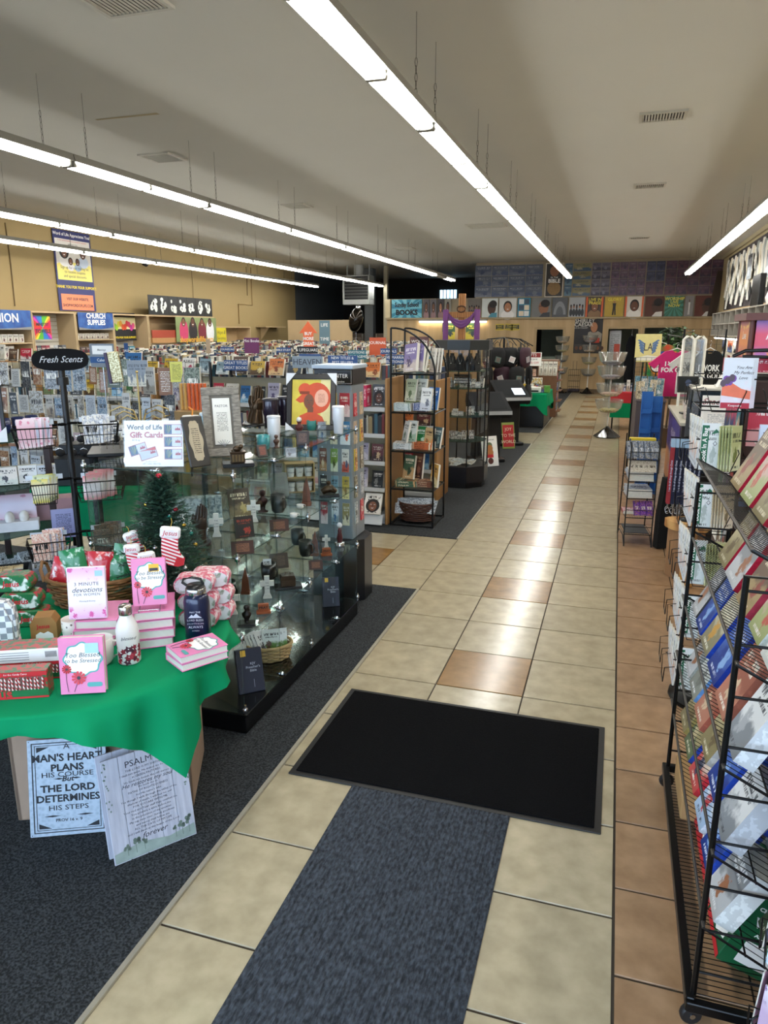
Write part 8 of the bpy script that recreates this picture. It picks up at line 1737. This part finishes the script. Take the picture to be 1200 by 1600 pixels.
# ================================================================ right wall
CUB = M('#b3aea4', .5, 0, .03)
o = T('cubby_shelf', 'long white pigeonhole shelf fixed along the right wall', 'shelf', (2.28, 21.3, 1.72), -PI/2); w = 9.0; d = .36; n = 11
for z in (0, .27, .54): MB().cbox(0, w, 0, d, z, z+.018, CUB, .003).build('board', o)
for k in range(n+1): ob('divider', cached(('cubdiv',), lambda: MB().box(0, .03, .0, d, .018, .27, M('#8b867c', .6), {'front': CUB}).box(0, .03, .0, d, .288, .54, M('#8b867c', .6), {'front': CUB})), o, (k*(w-.03)/n, 0, 0))  # divider sides darker than their front edges, shade of the cells put into colour
MB().box(0, w, d-.008, d-.004, 0, .55, CUB).build('back_panel', o)
for k in range(7):
    MB().cbox(-.5, .5, -.04, .04, 0, .035, HOUS, .004).build('housing', t_ := T('strip_light', 'small strip light under the white pigeonhole shelf, %s from the back wall' % nth(k), 'light', (2.36, 20.5-1.25*k, 1.675), PI/2, 'strip lights under the pigeonhole shelf')); MB().tube([(-.46, 0, -.012), (.46, 0, -.012)], .012, LAMP, 8).build('lamp_tube', t_)
o = T('slatwall', 'white slatwall below the pigeonhole shelf on the right wall', 'wall panel', (2.6, 21.3, .3), -PI/2)
for k in range(16): ob('slat', cached(('rslat',), lambda: MB().box(0, 11.5, .0, .015, 0, .07, SLAT)), o, (0, 0, .0+.08*k))
MB().box(0, 11.5, .015, .02, 0, 1.3, M('#a8a396', .6)).build('backing', o)
for k in range(30):
    z = .5+.42*(k % 3); y = 20.8-1.05*(k//3); book((2.58, y, z), -PI/2, R.uniform(.4, .8), .34, .04, 'card pack hung on the white slatwall, row %s up, %s from the back' % (nth(k % 3), nth(k//3)), None, 'card pack', 0, 'card packs on the white slatwall', 'card_pack')
# card fixtures with the birthday heading in front of the right wall
o = T('card_fixture', 'tiered birthday card fixture along the right wall beyond the spinner', 'card display', (1.42, 9.0, .006), -PI/2); MB().cbox(0, 3.2, .0, .6, 0, 1.45, M('#c8c4ba', .5), .006).build('carcass', o)
hd_ = T('card_heading', 'blue birthday heading panel on the card fixture', 'sign', (1.44, 7.9, 1.456), -.35); MB().cbox(-.19, .3, 0, .02, 0, .36, WHT, .003).rect(-.19, .3, .17, .33, -.001, M('#1f4f9a', .5)).build('panel', hd_); text('Birthday', .11, hd_, (.05, -.002, .25), mat=WHT, shear=.1, bold=.003); text('BIRTHDAY', .055, hd_, (.05, -.002, .10), mat=M('#d86a2a', .5, 0, 0), bold=.002); text('CARDS', .05, hd_, (.05, -.002, .04), mat=M('#d86a2a', .5, 0, 0), bold=.002)
for r in range(4):
    for k in range(12): book((1.39, 8.8-.25*k, .25+.29*r), -PI/2, .13, .19, .006, 'greeting card on the birthday fixture, row %s up, %s from far end' % (nth(r), nth(k)), None, 'greeting card', .08, 'cards on the birthday fixture', 'greeting_card')
# black and white cloth display high on the right wall
HOLD = M('#1c1b1e', .8, 0, .1); SILK = M('#d8d4ca', .6, 0, .04, 6); GRS = M('#8f948f', .5, 0, .1, 8)
MB().box(2.60, 2.645, 10.5, 21.9, 2.35, 3.70, M('#3a3234', .8, 0, .2, 2)).box(2.58, 2.60, 10.5, 21.9, 2.32, 2.36, TAN).build('dark_backboard', None, label='dark backing board behind the cloth display high on the right wall', cat='board')
n = 0
for k in range(52):
    y = 21.6-.21*k; L_ = R.uniform(.8, 1.2)
    m = MB(); q = 8; vs = []
    for j in range(q+1):
        for i in range(5): vs.append((-.02-.03*((i % 2))-.012*math.sin(j), (i-2)*.035*(1-.5*j/q*(k % 2)), -L_*j/q))
    me = cached(('tie', k % 4), lambda: m.add(vs, [(j*5+i, j*5+i+1, (j+1)*5+i+1, (j+1)*5+i) for j in range(q) for i in range(4)], (SILK, GRS, SILK, CREAM)[k % 4], True))
    ob('neck_scarf', me, None, (2.60, y, 3.62-.05*(k % 3)), (0, 0, 0), 'pale hanging neck scarf high on the right wall, %s from the back wall' % nth(k), 'scarf', 'neck scarves on the right wall')
for k in range(22):
    y = 21.2-.42*(k//2)-.12*(k % 2); z = 3.25-.42*(k % 2)-.2*((k//2) % 2)
    m = MB().prism([(0, -.19), (.15, 0), (0, .19), (-.15, 0)], -.012, 0, SILK); me = cached(('kerchief', k % 5 == 4), lambda: MB().prism([(0, -.19), (.15, 0), (0, .19), (-.15, 0)], -.012, 0, HOLD if k % 5 == 4 else SILK))
    ob('folded_kerchief', me, None, (2.52, y, z), (0, 0, -PI/2), 'diamond-folded kerchief pinned on the right wall, column %s from the back, %s' % (nth(k//2), ('upper', 'lower')[k % 2]), 'kerchief', 'folded kerchiefs on the right wall')
for k in range(3): book((2.5, 17.6-2.2*k, 2.9-.1*k), -PI/2, .55, .5, .02, 'dark framed photograph print among the wall scarves, %s from the back' % nth(k), ('#2a2c30', '#8a98a4', '#c8ccd0', '#50545a'), 'print', 0, name='framed_print')
MB().cbox(-.05, .05, -.4, .4, 0, .55, BLACK, .01).build('loudspeaker', None, (2.35, 15.2, 2.283), (0, 0, 0), label='small black loudspeaker on top of the pigeonhole shelf', cat='speaker'); 
for k in range(2): MB().prism([(-.03, 0), (.03, 0), (.03, 1.1), (-.03, 1.1)], 0, .5, M('#3a2a1c', .7)).build('leaning_board', None, (2.30, 22.3+.35*k, 2.285), (.12, 0, -PI/2), label='long brown board leaning in the back right corner, %s one' % ('front', 'rear')[k], cat='board') if 0 else MB().cbox(-.06, .06, 0, .03, 0, 1.25, M('#3a2a1c', .7), .004).build('leaning_board', None, (2.42+.1*k, YB-.06, 2.247), (0, .12, 0), label='long brown board leaning in the far right corner above the shelf, %s one' % ('nearer', 'farther')[k], cat='board')
for k in range(4): MB().lathe([(.06, 0), (.09, .1), (.05, .22), (.0, .3)], (CERAM, M('#8a98a8', .4), M('#4a5a3a', .6), CERAM)[k], 12, cap=False).build('figurine', None, (2.38, 13.1+.32*k, 2.283), label='small %s figurine on top of the pigeonhole shelf near its near end' % ('white', 'grey-blue', 'green', 'cream')[k], cat='figurine')
# ================================================================ posters on the back wall
YW = YB-.003
def px(u, v): return P(u, v, y=YW)
SKN = [M(c, .55, 0, .05) for c in ('#6a4028', '#8a5a3c', '#4a2c1c', '#a8704c')]
def lower_poster(u0, u1, label, bg, kind, words=(), ink_='#f0ece0', art2='#888888', sz=.09):
    a, b = px(u0, 470), px(u1, 470); x0, x1 = a.x, b.x; w = x1-x0-.02; z0 = 2.252; h = .57
    o = T('poster', label, 'poster', ((x0+x1)/2, YB-.03, z0), 0); MB().cbox(-w/2, w/2, 0, .012, 0, h, M(bg, .55, 0, .06, 5), .002).build('sheet', o); m = MB(); y = -.001; A2 = M(art2, .55, 0, .05, 8); c = SKN[sum(map(ord, label)) % 4]
    if kind == 'face':
        m.disc(0, h*.12, w*.38, h*.25, y, A2, 16).disc(0, h*.56, w*.25, h*.30, y-.0004, HAIR, 16).disc(0, h*.52, w*.19, h*.24, y-.0008, c, 16).disc(-w*.07, h*.57, w*.03, h*.014, y-.0012, INK, 6).disc(w*.07, h*.57, w*.03, h*.014, y-.0012, INK, 6).disc(0, h*.42, w*.06, h*.015, y-.0012, WHT, 8)
    elif kind == 'group':
        for k in range(5): m.disc(-w*.36+w*.18*k, h*.22, w*.1, h*.2, y-.0002*k, A2, 10).disc(-w*.36+w*.18*k, h*.5+.02*(k % 2), w*.055, h*.1, y-.001, SKN[k % 4], 10).disc(-w*.36+w*.18*k, h*.57+.02*(k % 2), w*.055, h*.06, y-.0012, HAIR, 10)
    elif kind == 'stand':
        m.poly([(-w*.1, h*.08), (-w*.03, h*.08), (0, h*.36), (w*.03, h*.08), (w*.1, h*.08), (w*.07, h*.5), (w*.1, h*.68), (-w*.1, h*.68), (-w*.07, h*.5)], y, A2).disc(0, h*.76, w*.05, h*.07, y-.0004, c, 10)
    elif kind == 'dome': m.disc(0, h*.12, w*.4, h*.68, y, A2, 18, 0, PI).disc(0, h*.12, w*.24, h*.42, y-.0004, M('#5a5c60', .5), 14, 0, PI)
    elif kind == 'profile': m.disc(w*.12, h*.5, w*.26, h*.36, y, c, 16).disc(w*.2, h*.7, w*.24, h*.2, y-.0004, HAIR, 14).poly([(-w*.1, 0), (w*.45, 0), (w*.45, h*.25), (w*.1, h*.22)], y-.0003, A2).tube([(-w*.12, y-.001, h*.55), (w*.18, y-.001, h*.57)], .006, INK, 4)
    elif kind == 'rays':
        for k in range(20): t0, t1 = 2*PI*k/20, 2*PI*(k+.5)/20; f_ = lambda t: (max(-w/2, min(w/2, w*math.cos(t))), h/2+max(-h/2, min(h/2, w*math.sin(t)))); m.poly([(0, h/2), f_(t0), f_(t1)], y, A2)
    elif kind == 'tiles':
        for k in range(6): m.rect(-w*.4+w*.42*(k % 2), -w*.02+w*.42*(k % 2), h*(.06+.31*(k//2)), h*(.32+.31*(k//2)), y, (A2, M('#d8d8d4', .5), M('#3a4a5a', .5))[k % 3])
    if m.v: m.build('print', o)
    for i, s in enumerate(words): text(s, sz, o, (0, -.0035, h*(.86-.17*i)), mat=M(ink_, .5, 0, 0), bold=.002)
    return o
o = lower_poster(612, 660, 'teal ray-burst Sunday school books sign over the back partition', '#2f7f98', 'rays', (), art2='#6ab0c0')
text('Sunday School', .19, o, (0, -.006, .40), mat=DKI, wide=.72, bold=.008); text('BOOKS', .22, o, (0, -.006, .16), mat=DKI, bold=.012)
MB().cbox(px(603, 480).x, px(611, 480).x, YB-.1, YB-.01, 2.25, 2.83, M('#b9aa88', .6, 0, .1, 6), .004).build('end_panel', None, label='cream end panel at the left end of the poster shelf', cat='panel')
for k in range(4): lower_poster(661+11.2*k, 672+11.2*k, 'dim grey portrait poster next to the Sunday school sign, %s along' % nth(k), ('#4a4448', '#5a5458', '#3a3438', '#8a857a')[k], 'face', art2='#8a6a6a')
lower_poster(731, 752, 'dark couple poster just right of the wooden cross', '#6a625a', 'group', art2='#3a3230')
LP = [(753, 779, 'pale poster of a figure in a blue wrap', '#c8ccc8', 'profile', '#4a8a9a'), (780, 808, 'white poster with two faces', '#c9c8c4', 'face', '#e0dcd8'), (809, 830, 'teal poster of small photo squares', '#2a7a94', 'tiles', '#d8c8b0'), (831, 862, 'grey profile poster of a man in glasses', '#70706e', 'profile', '#3a3c40'), (863, 888, 'grey domed choir poster', '#54565a', 'dome', '#8a8c90'), (889, 915, 'pale poster of scattered singers', '#a8aaac', 'group', '#303236'), (916, 944, 'dark poster with orange edges and yellow lettering', '#4a3a34', 'face', '#8a6a4a'), (945, 976, 'golden poster of a standing figure', '#b89a3a', 'stand', '#22201c'), (977, 1007, 'orange-edged white poster with a smiling face', '#d8d0c4', 'face', '#e8e4dc'), (1008, 1038, 'red-brown poster of a man in a white suit', '#5a2c1c', 'profile', '#e0dcd4'), (1039, 1069, 'green poster with yellow slanted lettering', '#3a6a54', 'rays', '#4a8a7a'), (1070, 1085, 'narrow silver poster of a woman in white', '#8a8684', 'stand', '#e4e0dc'), (1086, 1117, 'rust-brown poster of a man in a white shirt', '#5f2a1c', 'profile', '#d8d4cc')]
for u0, u1, lab, bg, kd, a2 in LP:
    o = lower_poster(u0, u1, lab+' on the back wall shelf', bg, kd, {'golden': ('GLORY',), 'dark p': ('LIVE IN', 'PRAISE'), 'green ': ('WORSHIP', 'LIVE', 'NOW')}.get(lab[:6], ()), '#e8d84a', a2, .12)
    if 'edge' in lab: w_ = px(u1, 470).x-px(u0, 470).x; MB().box(-w_/2-.0, -w_/2+.05, -.003, 0, 0, .57, M('#d8602a', .5)).box(w_/2-.07, w_/2-.02, -.003, 0, 0, .57, M('#d8602a', .5)).build('edge_strip', o)
# upper rows: dark flyers pasted in a grid, dim light also put into their colours
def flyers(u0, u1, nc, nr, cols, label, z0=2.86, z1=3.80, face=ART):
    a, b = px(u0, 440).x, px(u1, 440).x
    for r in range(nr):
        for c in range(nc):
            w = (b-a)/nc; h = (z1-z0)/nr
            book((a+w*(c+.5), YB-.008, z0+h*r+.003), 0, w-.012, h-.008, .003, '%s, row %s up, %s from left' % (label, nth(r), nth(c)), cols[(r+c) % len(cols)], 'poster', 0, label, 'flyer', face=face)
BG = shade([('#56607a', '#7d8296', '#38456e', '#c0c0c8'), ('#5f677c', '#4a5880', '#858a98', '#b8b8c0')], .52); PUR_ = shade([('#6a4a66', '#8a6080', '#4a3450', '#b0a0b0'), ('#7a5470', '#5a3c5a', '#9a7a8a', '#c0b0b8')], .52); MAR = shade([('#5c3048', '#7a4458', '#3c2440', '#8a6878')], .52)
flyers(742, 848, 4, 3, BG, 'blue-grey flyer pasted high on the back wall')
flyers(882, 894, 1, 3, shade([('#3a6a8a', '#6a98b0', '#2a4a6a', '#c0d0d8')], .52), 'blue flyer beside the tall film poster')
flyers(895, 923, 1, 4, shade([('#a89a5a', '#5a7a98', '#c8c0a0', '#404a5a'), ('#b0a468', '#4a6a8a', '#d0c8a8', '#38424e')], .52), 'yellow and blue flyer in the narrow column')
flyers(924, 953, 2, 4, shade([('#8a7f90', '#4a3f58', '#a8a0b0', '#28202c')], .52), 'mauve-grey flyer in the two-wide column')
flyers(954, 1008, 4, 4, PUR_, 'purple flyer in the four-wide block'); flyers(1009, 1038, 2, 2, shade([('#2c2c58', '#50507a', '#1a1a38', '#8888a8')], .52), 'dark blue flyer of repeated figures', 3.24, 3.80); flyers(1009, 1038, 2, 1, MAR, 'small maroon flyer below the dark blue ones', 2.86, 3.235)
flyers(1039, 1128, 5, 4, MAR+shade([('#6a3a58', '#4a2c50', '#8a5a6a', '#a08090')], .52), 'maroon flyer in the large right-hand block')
a, b = px(852, 440).x, px(880, 440).x; o = T('film_poster', 'tall dark film poster between the pasted flyers', 'poster', ((a+b)/2, YB-.012, 2.84), 0); w = b-a; MB().cbox(-w/2, w/2, 0, .008, 0, .98, M('#e0d8c8', .5), .002).rect(-w/2+.02, w/2-.02, .02, .96, -.001, M('#2a241e', .5, 0, .2, 6)).disc(.0, .25, .2, .2, -.0015, M('#8a6a3a', .5, 0, .2), 14).disc(0, .75, .14, .16, -.0015, SKN[1], 12).build('sheet', o); text('IN THE', .07, o, (0, -.002, .56), mat=WHT); text('BIBLE', .15, o, (0, -.002, .46), mat=WHT, bold=.004)
# gospel poster on the plywood
a, b = px(897, 525), px(941, 525); z1 = px(920, 497).z; z0 = px(920, 552).z; w = b.x-a.x; h = z1-z0
o = T('concert_poster', 'dark concert poster of a woman in a patterned jacket between the doorways', 'poster', ((a.x+b.x)/2, YB-.012, z0), 0); m = MB()
MB().cbox(-w/2, w/2, 0, .008, 0, h, M('#1c1a1a', .5), .002).build('sheet', o)
m.poly([(-.05, h*.34), (.38, h*.34), (.4, h*.56), (.2, h*.68), (.0, h*.6)], -.001, M('#8a8478', .6, 0, .4, 60)).disc(.16, h*.78, .17, .2, -.0014, HAIR, 16).disc(.16, h*.74, .1, .15, -.0018, SKN[3], 14).rect(-w/2+.02, w/2-.02, .02, h*.26, -.001, M('#3c3632', .5))
for k in range(7): m.disc(-w/2+.09+.125*k, h*.15, .045, .06, -.0014, SKN[k % 4], 10)
m.rect(.04, .34, h*.30, h*.44, -.002, M('#b83a24', .5)); m.build('portrait_print', o)
text('SHIRLEY', .16, o, (-.12, -.002, h*.92), mat=M('#c8c4bc', .5, 0, 0), bold=.002); text('CAESAR', .15, o, (-.15, -.002, h*.81), mat=M('#c8c4bc', .5, 0, 0), bold=.002); text('LIVE IN CONCERT', .05, o, (-.22, -.002, h*.72), mat=M('#c8c4bc', .5, 0, 0)); text('CD', .1, o, (.19, -.003, h*.37), mat=INK)
for k, u in enumerate((776, 790, 800)):
    p = px(u, 516); o = T('notice_board', 'small yellow and black notice on the back wall, %s of three' % nth(k), 'notice', (p.x+.1, YB-.02, p.z), 0, ry=(-.03, .12, -.05)[k]); MB().cbox(-.13, .13, 0, .006, 0, .19, M('#c8b02a', .5), .002).rect(-.12, .12, .03, .16, -.001, M('#1c1c1c', .5)).build('board', o); text('PRAY', .07, o, (0, -.0015, .115), mat=M('#d8c43a', .5, 0, 0)); text('DAILY', .06, o, (0, -.0015, .055), mat=M('#d8c43a', .5, 0, 0))
p0_, p1_ = px(655, 503), px(762, 503); L_ = p1_.x-p0_.x
o = T('strip_light', 'bright strip light under the poster shelf behind the wooden cross', 'light', ((p0_.x+p1_.x)/2, YB-.09, 2.12)); MB().cbox(-L_/2, L_/2, -.05, .05, .02, .075, HOUS, .004).build('housing', o); MB().tube([(-L_/2+.03, 0, 0), (L_/2-.03, 0, 0)], .022, glow((1, .86, .6), 9), 8).build('lamp_tube', o)
for k, u in enumerate((701, 738)): p = px(u, 520); book((p.x, YB-.015, p.z-.2), 0, .42, .5, .008, 'yellow and green poster on the lit back wall, %s of the cross' % ('left', 'right')[k], ('#3a5a3a', '#c8b83a', '#2a3a4a', '#e8dc5a'), 'poster', 0, name='poster')
# things seen through the doorways
o = T('dark_coat', 'dark coat hanging inside the middle doorway', 'coat', (.36, YB+.5, .3)); MB().lathe([(.14, 0), (.17, .5), (.15, 1.1), (.08, 1.35), (0, 1.4)], M('#0f1118', .9, 0, .1), 12, sy=.5, cap=False).build('coat_body', o); MB().tube([(0, 0, 1.4), (0, 0, 1.62), (-.6, 0, 1.62), (-.6, 0, -.3)], .012, CHROME, 6).build('rail', o)
o = T('notice_sheet', 'white list with a red card pinned inside the middle doorway', 'notice', (-.12, YB+.35, .95)); q = ob('sheet', MB().cbox(-.17, .17, 0, .006, 0, .9, LIST, .001).mesh(), o); ink(q, '#c8ccd0', '#fff', '#fff', '#6a6e72') if 0 else ink(q, '#c8ccd0', '#ffffff', '#ffffff', '#6a6e72'); MB().rect(-.02, .15, .02, .5, -.001, M('#c8503a', .5)).build('red_card', o); MB().tube([(0, .01, -.94), (0, .01, .0)], .012, BLACK, 5).build('stand', o)
MB().cbox(-.4, .4, 0, .6, .006, 1.05, M('#8a988a', .6, 0, .05), .01).build('filing_cabinet', None, (-1.95, YB+.5, 0), label='pale green cabinet standing inside the left doorway', cat='cabinet')
for k, (x, c) in enumerate(((-1.0, '#c8c4b8'), (.62, '#b8beb0'))): pass

# number the heaped and scattered goods by where they really stand, from the left as seen from the door
def relabel(groups):
    by = {}
    for o in list(COL.objects):
        if o.parent is None and o.get('group') in groups:
            base = o['label'].rsplit(',', 1)[0]; v = o.location-cam.location; by.setdefault(base, []).append((v.dot(RT)/v.dot(FW), o.name))
    for base, rows in by.items():
        for i, (u, n) in enumerate(sorted(rows)): bpy.data.objects[n]['label'] = '%s, %s from the left' % (base, nth(i))
relabel({'trinkets in the octagonal tower', 'packets on the tower floor', 'trinket packs on the counter', 'small gifts on the brown-grey cabinet', 'dark rolls in the wire bin', 'face-out book on the top shelf of the nearest island', 'clear packets on the brown-post unit', 'candy bags in the wicker basket', 'pointed wooden stakes', 'wrapped prints in the dark basket', 'white tags on the gold earring tree'})
